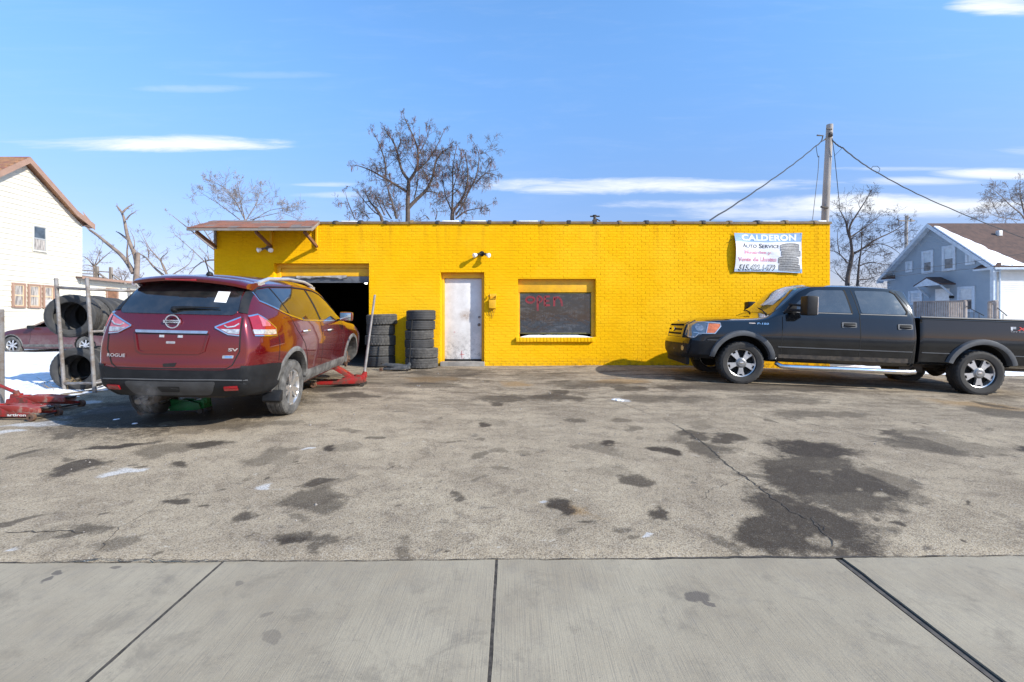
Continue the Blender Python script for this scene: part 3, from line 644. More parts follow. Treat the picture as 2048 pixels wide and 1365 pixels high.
# door opening
mb = MB(); fx0, fx1 = wx(887), wx(962.5)
dd = .235
mb.box(dx0+.001, fx0, dd-.10, dd+.02, ZB+.10, dzt-.001); mb.box(fx1, dx1-.001, dd-.10, dd+.02, ZB+.10, dzt-.001); mb.box(fx0, fx1, dd-.10, dd+.02, dzt-.135, dzt-.001); mb.build('door_frame', M['yellow_trim'], shop, bevel=.005)
pbox('door_step', dx0+.002, dx1+.01, -.10, dd+.05, ZB-.15, ZB+.135, M['concrete'], shop, bevel=.015)
t = NT('rust_stained_white_door'); g = t.node('ShaderNodeSeparateXYZ'); t.l.new(t.tc.outputs['Object'], g.inputs[0])
c = t.mix(t.ramp(t.noise(3, 6, .7), .3, .75), (.74,.73,.72), (.58,.565,.55))
mp = t.node('ShaderNodeMapping', vector_type='TEXTURE'); mp.inputs[1].default_value = (wx(931), 0, wz(630)); mp.inputs[3].default_value = (.22, 1, .20); t.l.new(t.vmath('ADD', t.tc.outputs['Object'], t.vmath('MULTIPLY', t.vmath('SUBTRACT', t.node('ShaderNodeTexNoise').outputs['Color'], (.5,.5,.5)), (.1,0,.1))), mp.inputs[0])
ru = t.math('MULTIPLY', t.ramp(t.vmath('LENGTH', t.vmath('MULTIPLY', mp.outputs[0], (1,0,1))), .0, 1.15, 1, 0), t.ramp(t.noise(16, 6, .8), .2, .7)); c = t.mix(t.math('MULTIPLY', ru, .8), c, (.28,.17,.09))
lowg = t.math('MULTIPLY', t.ramp(g.outputs[2], .5, 1.5, 1, 0), t.ramp(t.noise(13, 7, .8), .46, .66)); c = t.mix(t.math('MULTIPLY', lowg, .62), c, (.13,.12,.12))
sp = t.ramp(t.noise(42, 4, .7), .68, .72); c = t.mix(t.math('MULTIPLY', sp, .7), c, (.08,.07,.06))
M['door'] = t.out(c, .45, None, t.bump(t.noise(18, 4), .1, .003))
door = pbox('door', fx0+.004, fx1-.004, dd-.035, dd+.015, wz(720), dzt-.14, M['door'], shop, bevel=.004)
mb = MB()
for (px, py, r) in ((957.5, 634.5, .026), (957, 650, .032)):
    mb.lathe([(0,-.045),(r*.6,-.045),(r*.9,-.03),(r,-.015),(r*.6,-.008),(r*1.25,-.004),(r*1.3,0)], 16, 'y', Matrix.Translation((wx(px), dd-.036, wz(py))))
mb.build('door_knob', M['steel'], door)
mb = MB()
for (a, b) in (((921.5,703),(922.5,719)), ((918,711),(927,710.5)), ((906,664),(908,666))): mb.beam((wx(a[0]), dd-.037, wz(a[1])), (wx(b[0]), dd-.037, wz(b[1])), .008, .008)
mb.build('red_mark', mat('red_spray_mark', (.55,.08,.08), None, 3, .6), door)
pbox('door_threshold', fx0, fx1, dd-.06, dd+.01, ZB+.136, wz(720)-.003, M['black'], shop)
# window
wd = .115
mb = MB(); mb.box(wx0+.001, wx1-.001, wd, T-.01, wz(584.5), wz1-.001); mb.build('window_header', M['yellow_trim'], shop, bevel=.003)
mb = MB(); q0, q1, r0, r1 = wx(1039.5), wx(1184), wz(668.5), wz(586)
mb.box(q0, q1, wd+.02, wd+.05, r1-.02, r1); mb.box(q0, q1, wd+.0, wd+.05, r0, r0+.03); mb.box(q0, q0+.022, wd+.02, wd+.05, r0+.03, r1-.02); mb.box(q1-.03, q1, wd+.02, wd+.05, r0+.03, r1-.02)
win = mb.build('window_frame', mat('olive_grimy_frame', (.12,.11,.03), (.05,.05,.03), 9, .5), shop, bevel=.003)
mb = MB(); mb.box(wx0+.001, q0, wd+.01, T-.01, wz0, wz(584.5)); mb.box(q1, wx1-.001, wd+.01, T-.01, wz0, wz(584.5)); mb.build('window_jamb', M['yellow_trim'], shop)
t = NT('dusty_shop_glass'); d = t.noise(3, 6, .75, stretch=(1,1,2.4), dist=1.2); c = t.mix(t.ramp(d, .45, .75), (.006,.007,.009), (.050,.054,.060))
ln = t.noise(1, 2, .5, stretch=(75,1,2)); c = t.mix(t.math('MULTIPLY', t.ramp(ln, .5, .62), t.ramp(d, .46, .66, 0, .5)), c, (.12,.12,.13))
gm = t.out(c, .03, 0, t.bump(t.noise(2.2, 3, .5), .25, .03), 1.0, .015, .7)
mb = MB(); vs = []; nxs = 24
mb.box(q0+.022, q1-.03, wd+.030, wd+.042, r0+.03, r1-.02); glass = mb.build('window_pane', gm, win, smooth=False)
def strokes(mb, pts, w, y, d=.004):
    for a, b in zip(pts, pts[1:]): mb.beam((a[0], y, a[1]), (b[0], y, b[1]), d, w, up=(0,0,1)) if abs(a[0]-b[0]) > abs(a[1]-b[1]) else mb.beam((a[0], y, a[1]), (b[0], y, b[1]), w, d, up=(0,1,0))
def arc(cx_, cz_, rx, rz, a0, a1, n=14): return [(cx_+rx*cos(radians(lerp(a0, a1, k/n))), cz_+rz*sin(radians(lerp(a0, a1, k/n)))) for k in range(n+1)]
mr = mat('red_window_lettering', (.26,.024,.03), (.14,.03,.035), 9, .5); yl = wd+.027
def W2(X, Y): return (wx(1020+X/8.53), wz(540+Y/8.53))
LET = [[[W2(a, b) for a, b in [(350+72*cos(radians(k)), 508+50*sin(radians(k))) for k in range(0, 361, 24)]]],
       [[W2(*p) for p in ((475,450),(478,700))], [W2(490+60*cos(radians(k)), 500+52*sin(radians(k))) for k in range(-100, 101, 20)]],
       [[W2(*p) for p in ((600,450),(598,610))], [W2(*p) for p in ((600,455),(690,450))], [W2(*p) for p in ((600,530),(680,525))], [W2(*p) for p in ((600,605),(690,600))]],
       [[W2(*p) for p in ((765,455),(762,620))], [W2(*p) for p in ((770,510),(800,465),(850,470),(885,520),(900,620))]]]
for li, L in enumerate(LET):
    mb = MB()
    for s in L: strokes(mb, s, .052 if li else .058, yl)
    mb.build('painted_letter', mr, glass, smooth=False)
# rowlock sill of upright bricks and the snow lying on it
for k in range(23):
    x = lerp(wx(1032)+.04, wx(1187)-.04, k/22)
    mb = MB(); mb.box(x-.0395, x+.0395, -.075, .10, wz(684)+r2.uniform(-.003,.003), wz(675)); mb.build('sill_brick', M['yellow'], shop, bevel=.006)
mb = MB(); n = 40; vs = []
for k in range(n+1):
    u = k/n; x = lerp(wx(1040), wx(1186), u); h = .05*min(1, 9*u, 5*(1-u))+.008*mnoise.noise(Vector((u*14, 0, 3)))
    vs += [(x, -.05, wz(674.8)), (x, -.03, wz(674.8)+h*.7), (x, .03, wz(674.8)+h), (x, wd, wz(674.8)+h*1.05)]
mb.add(vs, [(4*k+i, 4*k+i+1, 4*k+i+5, 4*k+i+4) for k in range(n) for i in range(3)]); mb.build('sill_snow', M['snow_clean'], shop)
# yellow painted meter box, its broken cover and wires
bx = thing('wall_box', 'small yellow painted electric box with bent cover beside the door', 'electric box', (wx(985), YB, wz(608)))
pbox('box', -.085, .085, -.085, -.01, -.115, .10, M['yellow_trim'], bx, bevel=.006)
mb = MB(); mb.beam((-.10,-.03,.19), (-.04,-.09,.20), .02, .05); mb.box(-.06, .10, -.10, -.01, .115, .125); mb.box(.085, .10, -.10, -.02, .125, .21); mb.box(-.06, .10, -.03, -.012, .126, .245); mb.build('bent_cover', M['yellow_trim'], bx, bevel=.003)
mb = MB()
for k in range(4): mb.tube([(-.07+k*.05,-.05,-.115),(-.09+k*.045,-.04,-.2),(-.10+k*.03,-.02,-.28-.03*k)], .004, 5)
mb.build('loose_wire', M['wire'], bx)
# twin floodlights
def flood(px, py, label, spread, bulb, Yoff=0, dark=True):
    t_ = thing('floodlight', label, 'floodlight', (wx(px), YB+Yoff, wz(py)), group='twin floodlights on the yellow wall')
    mb = MB(); mb.lathe([(0,-.05),(.05,-.05),(.065,-.03),(.065,-.012)], 18, 'y'); mb.build('mount_plate', M['black'] if dark else M['steel'], t_)
    for s in (-1, 1):
        d = Vector((s*spread, -.62, -.34)).normalized(); p0 = Vector((s*.03,-.05,0)); p1 = p0+d*.11; p2 = p0+d*.235
        mb = MB(); mb.tube([p0, p1, p1+d*.02], [.018, .034, .038], 12); h = mb.build('lamp_socket', M['black'] if dark else M['steel'], t_)
        q = d.to_track_quat('Z', 'Y').to_matrix().to_4x4(); q.translation = p1
        mb = MB(); mb.lathe([(.03,.0),(.036,.03),(.058,.085),(.060,.10),(.05,.115),(0,.125)], 18, 'z', q); mb.build('bulb', M['white_bulb'], t_)
t = NT('white_frosted_bulb'); M['white_bulb'] = t.out((.85,.85,.84), .15, 0, None, 1.0, .05)
flood(964, 508, 'black based twin floodlight with white bulbs above the white door', .75, 1)
f2 = flood(537, 497, 'pale twin floodlight under the shingled awning by the garage bay', .55, 1, dark=False)
# ------------------------------------------------------------------ awning
aw = thing('awning', 'small sloping shingled awning with brown timber brackets over garage bay', 'awning', (0, YB, 0))
ax0, ax1 = -7.56, -4.66; ax1b = -4.80; fy_, fz_ = -.80, wz(460)-.0
fz_ = CAMZ+(HOR-457)/F*10.72; bz_ = ZT+.055
def awp(u, v, h=0): # u along 0..1, v 0 back..1 front
    x = lerp(lerp(-7.45, ax1b, u), lerp(ax0, ax1, u), v); return Vector((x, lerp(-.03, fy_, v), lerp(bz_, fz_, v)+h))
mb = MB(); mb.add([awp(0,0,-.03), awp(1,0,-.03), awp(1,1,-.03), awp(0,1,-.03), awp(0,0,0), awp(1,0,0), awp(1,1,0), awp(0,1,0)], [(0,1,2,3),(7,6,5,4),(0,4,5,1),(1,5,6,2),(2,6,7,3),(3,7,4,0)]); mb.build('roof_deck', M['wood_brown'], aw, smooth=False)
nr = 5
for j in range(nr):
    v0, v1 = j/nr, (j+1)/nr+.012; k = 0; u = -.06*(j % 2)-.01
    while u < 1:
        w = .075+.015*r2.random(); a, b = max(u, 0), min(u+w-.004, 1)
        if b-a > .01:
            h0 = .012; h1 = .020+r2.random()*.006
            mb = MB(); vv = min(v1, 1.02); mb.add([awp(a,v0,h0-.01), awp(b,v0,h0-.01), awp(b,vv,h1-.012), awp(a,vv,h1-.012), awp(a,v0,h0), awp(b,v0,h0), awp(b,vv,h1), awp(a,vv,h1)], [(0,3,2,1),(4,5,6,7),(0,1,5,4),(1,2,6,5),(2,3,7,6),(3,0,4,7)])
            grey = r2.random() < (.75 if j < 1 or (j > nr-2 and a > .3) else .18)
            mb.build('shingle', M['shingle_grey'] if grey else M['shingle_red'], aw, smooth=False)
        u += w
mb = MB(); mb.beam(awp(0,1,-.035)+Vector((0,-.01,0)), awp(1,1,-.035)+Vector((0,-.01,0)), .025, .05); mb.beam(awp(0,1,-.03), awp(0,.02,-.03), .025, .05); mb.beam(awp(1,1,-.035), awp(1,.02,-.035), .03, .06); mb.build('fascia', M['wood_grey'], aw, bevel=.003)
for (xw, xf_) in ((wx(430), -7.30), (wx(541), wx(513)*.93+.0), (wx(632), -4.80)):
    xf2 = xw+.05 if xw < -5 else xw
    mb = MB(); xx = xw+.04
    mb.beam((xx, -.03, wz(495)), (xx, fy_+.06, fz_-.07), .05, .07); mb.build('brace', M['wood_brown'], aw, bevel=.004)
    mb = MB(); mb.beam((xx, -.05, wz(499)), (xx, -.05, ZT-.02), .05, .05); mb.build('wall_post', M['yellow_trim'] if xw > -7 else M['wood_grey'], aw, bevel=.004)
    mb = MB(); mb.beam((xx, -.05, ZT-.0), (xx, fy_+.05, fz_-.05), .045, .05); mb.build('rafter', M['wood_brown'], aw, bevel=.004)

# ------------------------------------------------------------------ banner
bn = thing('banner', 'white and blue vinyl auto service banner tied to yellow wall', 'banner', (wx(1534), YB-.05, wz(506)))
bw, bh = (1602-1467)/80.0, (545-467)/80.0
def bpos(u, v, off=0):  # u,v in 0..1 from bottom left, slack vinyl
    x = (u-.5)*bw-.035*sin(pi*v)*(1-2*u)*.6*-1*(1 if u < .5 else .3); z = (v-.5)*bh+.018*sin(pi*u)*(1 if v < .5 else -1)-.03*(1-v)*u+.012*(1-u)*(v < .3)
    y = -.045*sin(pi*v)*(1-u)**1.5-.016*sin(u*9+v*3)*sin(pi*v)+.006*sin(u*23-v*11)
    return Vector((x, y-off, z))
t = NT('printed_vinyl'); uv = t.tc.outputs['UV']; g = t.node('ShaderNodeSeparateXYZ'); t.l.new(uv, g.inputs[0]); U, V = g.outputs[0], g.outputs[1]
skyb = t.mix(t.noise(3, 4, .6, vec=uv), (.10,.24,.50), (.40,.56,.76)); c = t.mix(t.ramp(V, .76, .80), (.80,.81,.84), skyb)
dcorner = t.math('ADD', t.math('MULTIPLY', t.math('SUBTRACT', 1.0, U), 1.0), V); c = t.mix(t.ramp(dcorner, .10, .13, 1, 0), c, (.20,.40,.68))
c = t.mix(t.math('MULTIPLY', t.ramp(V, .05, .08, 1, 0), .7), c, (.25,.42,.62))
M['vinyl'] = t.out(c, .4, None, t.bump(t.noise(5, 3, .5, vec=uv, stretch=(1,3,1)), .3, .02))
me = bpy.data.meshes.new('sheet'); nu, nv_ = 44, 24; vs = [bpos(i/nu, j/nv_) for j in range(nv_+1) for i in range(nu+1)]
me.from_pydata(vs, [], [(j*(nu+1)+i, j*(nu+1)+i+1, (j+1)*(nu+1)+i+1, (j+1)*(nu+1)+i) for j in range(nv_) for i in range(nu)])
uvl = me.uv_layers.new(name='UVMap')
for p_ in me.polygons:
    for li in p_.loop_indices:
        vi = me.loops[li].vertex_index; uvl.data[li].uv = ((vi % (nu+1))/nu, (vi//(nu+1))/nv_)
me.shade_smooth(); sheet = mkobj('sheet', me, M['vinyl'], bn)
def text_mesh(s, size, offset=0.0, extrude=0.0, align='LEFT', spacing=1.0, shear=0.0):
    cu = bpy.data.curves.new('txt', 'FONT'); cu.body = s; cu.size = size; cu.offset = offset; cu.extrude = extrude; cu.align_x = align; cu.space_character = spacing; cu.shear = shear; cu.resolution_u = 3
    ob = bpy.data.objects.new('txt', cu); COL.objects.link(ob); dg = bpy.context.evaluated_depsgraph_get(); dg.update()
    me_ = bpy.data.meshes.new_from_object(ob.evaluated_get(dg)); bpy.data.objects.remove(ob); bpy.data.curves.remove(cu); return me_
def text_geo(s, size, width=None, **k):
    me_ = text_mesh(s, size, **k); vs = [Vector(v.co) for v in me_.vertices]; fs = [tuple(p.vertices) for p in me_.polygons]
    x0 = min(v.x for v in vs); x1 = max(v.x for v in vs); y0 = min(v.y for v in vs); y1 = max(v.y for v in vs)
    sx = width/(x1-x0) if width else 1
    bpy.data.meshes.remove(me_)
    return [((v.x-x0)*sx, v.y-y0) for v in vs], fs, (x1-x0)*sx, y1-y0
def banner_text(s, u0, v0, u1, h, m, off, bold=0.0, shear=0.0, nm='lettering', caps=None):
    vs, fs, w, hh = text_geo(s, 1.0, offset=bold, shear=shear); W_ = (u1-u0); mb = MB()
    mb.add([bpos(u0+x/w*W_, v0+y/hh*h, off) for x, y in vs], fs); return mb.build(nm, m, sheet, smooth=False)
mw = mat('banner_white_ink', (.84,.88,.90), None, 3, .5); mk = mat('banner_black_ink', (.03,.03,.035), None, 3, .5); mp_ = mat('banner_faded_red_ink', (.62,.20,.30), (.74,.46,.54), 9, .5, lo=.4, hi=.6); mlb = mat('banner_pale_blue_ink', (.62,.78,.84), None, 3, .5)
banner_text('CALDERON', .095, .805, .915, .165, mlb, .003, .045); banner_text('CALDERON', .10, .815, .91, .155, mw, .005, .035)
banner_text('A', .11, .63, .165, .115, mk, .004, .01); banner_text('UTO', .168, .63, .325, .085, mk, .004, .008); banner_text('S', .36, .63, .405, .115, mk, .004, .01); banner_text('ERVICE', .41, .63, .66, .085, mk, .004, .008)
banner_text('Mecánica y', .13, .42, .54, .15, mp_, .004, .035); banner_text('Venta de Llantas', .03, .255, .62, .115, mp_, .004, .035)
banner_text('515.422.1479', .055, .022, .605, .155, mk, .003, .042, .2); banner_text('515.422.1479', .070, .045, .590, .115, mw, .006, -.004, .2)
# printed picture of four stacked tyres
mg1 = mat('banner_grey_ink', (.22,.22,.22), (.38,.38,.37), 30, .5); mg2 = mat('banner_dark_grey_ink', (.08,.08,.08), (.16,.16,.16), 30, .5)
for k, (uc, vc, wu, hv) in enumerate(((.815,.13,.16,.095), (.80,.305,.155,.095), (.835,.49,.15,.09), (.82,.65,.145,.10))):
    mb = MB(); ring = [(uc-wu*.98, vc-hv*.8), (uc-wu, vc+hv*.5)]+[(uc-wu*cos(pi*i/12), vc+hv*.5+hv*.55*sin(pi*i/12)) for i in range(1, 12)]+[(uc+wu, vc+hv*.5), (uc+wu*.98, vc-hv*.8)]+[(uc+wu*cos(pi*i/12)*.98, vc-hv*.8-hv*.25*sin(pi*i/12)) for i in range(1, 12)]
    ring = [(min(a, .985), max(b, .012)) for a, b in ring]
    cols = []
    for i in range(25):
        cth = cos(pi*i/24); a = min(uc-wu*cth, .985); s_ = sqrt(max(0, 1-cth*cth)); top = vc+hv*.5+hv*.55*s_; bot = max(vc-hv*.8-hv*.25*s_, .012); cols.append([bpos(a, lerp(bot, top, q/4), .005+.001*k) for q in range(5)])
    mb.add([p for c_ in cols for p in c_], [(5*i+q, 5*i+5+q, 5*i+6+q, 5*i+1+q) for i in range(24) for q in range(4)]); mb.build('printed_tyre', mg1, sheet, smooth=False)
    for q_ in range(3):
        mb = MB(); vs = []
        for i in range(13):
            a = uc-wu*.97*cos(pi*i/12); b = vc-hv*.6+q_*hv*.5+hv*(.05+.16*q_)*sin(pi*i/12); a = min(a, .98)
            vs += [bpos(a, max(b, .012), .009+.0004*k), bpos(a, max(b, .012)+.012, .009+.0004*k)]
        mb.add(vs, [(2*i, 2*i+2, 2*i+3, 2*i+1) for i in range(12)]); mb.build('printed_groove', mg2, sheet, smooth=False)
mb = MB()
for (u, v) in ((.01,.985),(.99,.985),(.01,.015),(.99,.015)): mb.lathe([(.004,-.004),(.016,-.004),(.016,.0)], 12, 'y', Matrix.Translation(bpos(u, v, .003)))
mb.build('eyelet', M['chrome'], bn)
mb = MB(); mb.tube([bpos(.0,.86), bpos(.0,.86)+Vector((-.08,.02,-.03)), bpos(0,.86)+Vector((-.17,.035,-.12))], .004, 5); mb.tube([bpos(.01,.985), bpos(.01,.985)+Vector((-.07,.02,.03))], .004, 5); mb.tube([bpos(.01,.015), bpos(.01,.015)+Vector((-.06,.03,-.05))], .004, 5); mb.build('tie_cord', M['black'], bn)

# ------------------------------------------------------------------ siding helper: boards clipped to a wall outline
def clip_span(poly, z):
    xs = []
    for (a, b), (c, d) in zip(poly, poly[1:]+poly[:1]):
        if (b-z)*(d-z) < 0: xs.append(a+(c-a)*(z-b)/(d-b))
    xs.sort(); return (xs[0], xs[-1]) if len(xs) >= 2 else None
def siding(parent, poly, pitch, place, m, z0=None, z1=None, thick=.034):
    zs = [p[1] for p in poly]; z = (z0 if z0 is not None else min(zs)); zt = z1 if z1 is not None else max(zs)
    while z < zt-.01:
        za, zb = z+.001, min(z+pitch+.012, zt-.004)
        a = clip_span(poly, za); b = clip_span(poly, zb) or a
        if a and b and a[1]-a[0] > .05:
            mb = MB(); vs = [place(a[0], za, thick), place(a[1], za, thick), place(b[1], zb, .004), place(b[0], zb, .004), place(a[0], za, 0), place(a[1], za, 0), place(b[1], zb, 0), place(b[0], zb, 0)]
            mb.add(vs, [(0,1,2,3),(7,6,5,4),(0,4,5,1),(1,5,6,2),(2,6,7,3),(3,7,4,0)]); mb.build('siding_board', m, parent, smooth=False)
        z += pitch
def pane_window(parent, place, a0, a1, z0, z1, fm, gm_, fw=.07, mull=True, proud=.085, rev=False, fcol=None):
    mb = MB()
    def bx(a, b, c, d, o0, o1): 
        vs = [place(x, z, o) for x in (a, b) for z in (c, d) for o in (o0, o1)]
        mb.add(vs, [(0,1,3,2),(4,6,7,5),(0,4,5,1),(2,3,7,6),(0,2,6,4),(1,5,7,3)])
    bx(a0-fw, a0, z0-fw, z1+fw, .0, proud); bx(a1, a1+fw, z0-fw, z1+fw, .0, proud); bx(a0, a1, z1, z1+fw, 0, proud); bx(a0, a1, z0-fw, z0, 0, proud+.02)
    w = mb.build('window', fm, parent, bevel=.006)
    mb = MB(); zm = (z0+z1)/2
    if mull: bx(a0, a1, zm-.025, zm+.025, .042, .062)
    bx(a0, a0+.035, z0, z1, .040, .060); bx(a1-.035, a1, z0, z1, .040, .060); bx(a0+.035, a1-.035, z1-.035, z1, .040, .060); bx(a0+.035, a1-.035, z0, z0+.035, .040, .060)
    mb.build('sash', fcol or fm, w, smooth=False)
    for (c, d, g) in (((z0, zm-.025, gm_[0]), (zm+.025, z1, gm_[1])) if mull else ((z0, z1, gm_[0]),)):
        mb = MB(); mb.add([place(a0, c, .046), place(a1, c, .046), place(a1, d, .046), place(a0, d, .046)], [(0,1,2,3)]); mb.build('pane', g, w, smooth=False)
    return w
M['pane_blue'] = mat('pale_blind_behind_glass', (.42,.50,.55), (.30,.38,.44), 5, .2, coat=1)
M['pane_dark'] = mat('dark_reflecting_pane', (.07,.09,.11), (.03,.04,.05), 4, .06, coat=1)

# ------------------------------------------------------------------ cream house on the left (gable wall faces +x)
HX = -20.6; hz = gz(-20, 20)
lh = thing('cream_house', 'cream clapboard two storey house with tan trim and orange shingle roof', 'house', (HX, 19.4, hz))
def LP(y, z, o=0): return Vector((o, y-19.4, z-hz))
ridge_y, ridge_z = 19.35, CAMZ+326/F*19.45; c_y = 22.0; eave_z = CAMZ+186/F*22.15; l_y = 17.2
wz_e = eave_z+.12
slope = (ridge_z-eave_z)/(c_y-ridge_y+.25)
wall_poly = [(l_y-3.0, hz-.1), (c_y, hz-.1), (c_y, wz_e), (ridge_y, ridge_z-.22), (l_y-.2, ridge_z-.22-(ridge_y-l_y+.2)*slope*.98), (l_y-3.0, ridge_z-.22-(ridge_y-l_y+.2)*slope*.98)]
wall_poly2 = [(l_y-.25, hz-.1), (c_y, hz-.1), (c_y, wz_e), (ridge_y, ridge_z-.24), (l_y-.25, ridge_z-.24-(ridge_y-l_y+.25)*slope)]
mb = MB(); mb.add([LP(y, z, -.03) for y, z in wall_poly2]+[LP(y, z, -6) for y, z in wall_poly2], [tuple(range(5)), tuple(range(9, 4, -1))]+[(i, (i+1) % 5, 5+(i+1) % 5, 5+i) for i in range(5)]); mb.build('wall', M['siding_cream'], lh, smooth=False)
siding(lh, wall_poly2, .212, LP, M['siding_cream'])
mb = MB(); mb.beam(LP(c_y-.02, hz-.1, .01), LP(c_y-.02, wz_e, .01), .05, .06); mb.build('corner_board', M['siding_cream'], lh)
# roof: two planes with a belled right eave, rows of shingles on the near slope
OV = .32
def roofpt(y, side): 
    if side > 0:
        ye = c_y+.75
        if y < c_y-.55: return ridge_z-(y-ridge_y)*slope
        return ridge_z-(c_y-.55-ridge_y)*slope-(y-c_y+.55)*slope*.62
    return ridge_z-(ridge_y-y)*slope
def strip(ys, side, o0, o1, th, nm, m):
    mb = MB(); vs = []
    for y in ys:
        z = roofpt(y, side); vs += [LP(y, z, o0), LP(y, z, o1), LP(y, z-th, o1), LP(y, z-th, o0)]
    mb.add(vs, [(4*k+i, 4*k+(i+1) % 4, 4*k+4+(i+1) % 4, 4*k+4+i) for k in range(len(ys)-1) for i in range(4)]+[(0,1,2,3), tuple(4*(len(ys)-1)+i for i in range(4))]); return mb.build(nm, m, lh, sharp=20)
ysr = frange(ridge_y, c_y-.55, .6)+frange(c_y-.4, c_y+.35, .15)
strip(ysr, 1, OV, -6, .10, 'roof', M['roof_orange']); strip([ridge_y, l_y-.55], -1, OV, -6, .10, 'roof', M['roof_orange'])
strip(ysr, 1, OV+.03, OV, .26, 'rake_board', M['trim_brown']); strip([ridge_y, l_y-.55], -1, OV+.03, OV, .26, 'rake_board', M['trim_brown'])
mb = MB(); zt_ = roofpt(c_y+.35, 1); mb.add([LP(c_y, wz_e-.02, OV), LP(c_y+.35, zt_-.2, OV), LP(c_y+.35, zt_-.05, OV), LP(c_y-.3, wz_e+.6, OV), LP(c_y, wz_e-.02, .03), LP(c_y+.35, zt_-.2, .03), LP(c_y+.35, zt_-.05, .03), LP(c_y-.3, wz_e+.6, .03)], [(0,1,2,3),(7,6,5,4),(0,4,5,1)]); mb.build('eave_return', M['trim_brown'], lh, smooth=False)
r3 = random.Random(8)
nrow_ = 26; Ls = sqrt(1+slope*slope)
for j in range(nrow_):
    y1 = ridge_y-(j)*.105; y0 = y1-.118; n = 14
    x = OV-.01-(.13*(j % 2))
    for i in range(8):
        w = .28+.06*r3.random(); z1_, z0_ = roofpt(y1, -1)+.012, roofpt(y0, -1)+.022+.006*r3.random(); a, b = x, x-w+.012
        if j < 14:
            mb = MB(); mb.add([LP(y1, z1_, a), LP(y1, z1_, b), LP(y0, z0_, b), LP(y0, z0_, a), LP(y0, z0_-.02, b), LP(y0, z0_-.02, a), LP(y1, z1_-.02, a), LP(y1, z1_-.02, b)], [(0,1,2,3),(3,2,4,5),(0,3,5,6),(1,7,4,2)])
            mb.build('shingle', (M['roof_orange'], M['shingle_red'])[r3.random() < .3], lh, smooth=False)
        x -= w
tr = M['trim_brown']; tan_ = mat('pale_tan_casing', (.62,.45,.28), None, 5, .6)
pane_window(lh, LP, 19.75, 20.28, CAMZ+140/F*20.0, CAMZ+190/F*19.8, M['siding_cream'], (M['curtain'], M['pane_dark']), .045, fcol=mat('grey_sash', (.35,.36,.36), None, 5, .5))
z0w, z1w = CAMZ+.62, CAMZ+1.50
for (a, b) in ((18.98, 19.36), (19.60, 20.00), (20.22, 20.58)): pane_window(lh, LP, a, b, z0w, z1w, tr, (M['curtain'], M['curtain']), .075, fcol=tan_, mull=True)
ac = thing('air_conditioner', 'white window air conditioner in the right sash of cream house', 'air conditioner', (HX+.06, 20.42, z0w+.16))
mb = MB(); mb.box(0, .38, -.20, .20, -.19, .15); mb.build('casing', M['white_paint'], ac, bevel=.012)
mb = MB()
for k in range(9): mb.box(.381, .39, -.15, .17, -.15+k*.032, -.135+k*.032)
mb.build('grille', M['plastic_grey'], ac)
# low extension further back along the same wall
ex = thing('house_extension', 'low cream extension with lean-to roof joined to the cream house', 'house extension', (HX, 24, hz))
def LE(y, z, o=0): return Vector((o, y-24, z-hz))
e0, e1, ez = 22.02, 25.6, CAMZ+2.02
pl = [(e0, hz-.1), (e1, hz-.1), (e1, ez), (e0, ez)]
mb = MB(); mb.add([LE(y, z, -.03) for y, z in pl]+[LE(y, z, -5) for y, z in pl], [(0,1,2,3),(7,6,5,4),(0,4,5,1),(1,5,6,2),(2,6,7,3),(3,7,4,0)]); mb.build('wall', M['siding_cream'], ex, smooth=False)
siding(ex, pl, .19, LE, M['siding_cream'])
mb = MB(); mb.add([LE(e0-.35, ez+.05, .35), LE(e1+.3, ez+.05, .35), LE(e1+.3, ez+.45, -4), LE(e0+.01, ez+.45, -4), LE(e0-.35, ez-.03, .35), LE(e1+.3, ez-.03, .35), LE(e1+.3, ez+.37, -4), LE(e0+.01, ez+.37, -4)], [(0,1,2,3),(7,6,5,4),(0,4,5,1),(1,5,6,2),(2,6,7,3),(3,7,4,0)]); mb.build('roof', M['roof_brown'], ex, smooth=False)
mb = MB(); mb.beam(LE(e0-.36, ez+.02, .37), LE(e1+.3, ez+.02, .37), .04, .12); mb.build('gutter', M['trim_brown'], ex, bevel=.01)
pane_window(ex, LE, 23.35, 23.95, CAMZ+.35, CAMZ+1.62, tr, (M['wood_brown'],), .05, False)
# roof deck rail behind
dk = thing('roof_deck_rail', 'weathered timber rail of the roof deck above the cream extension', 'deck railing', (HX-1.2, 24, ez+.3))
mb = MB(); base = Vector((HX-1.2, 24, ez+.3))
def pxz(px, py, Z): return P(px, py, Z)-base
for (px, y0, y1) in ((194, 572, 533), (222, 574, 535)):
    m_ = MB(); m_.beam(pxz(px, y0, 24), pxz(px, y1, 24), .12, .12); m_.build('post', M['wood_grey'], dk)
for a, b, w in (((165,541),(222,545),.08), ((165,548),(200,549),.06), ((196,546),(225,566),.12), ((170,556),(205,556),.2), ((224,548),(252,568),.09), ((165,552),(225,560),.06), ((228,556),(240,566),.05)):
    m_ = MB(); m_.beam(pxz(a[0], a[1], 24), pxz(b[0], b[1], 24), w, .05); m_.build('rail', M['wood_grey'], dk)

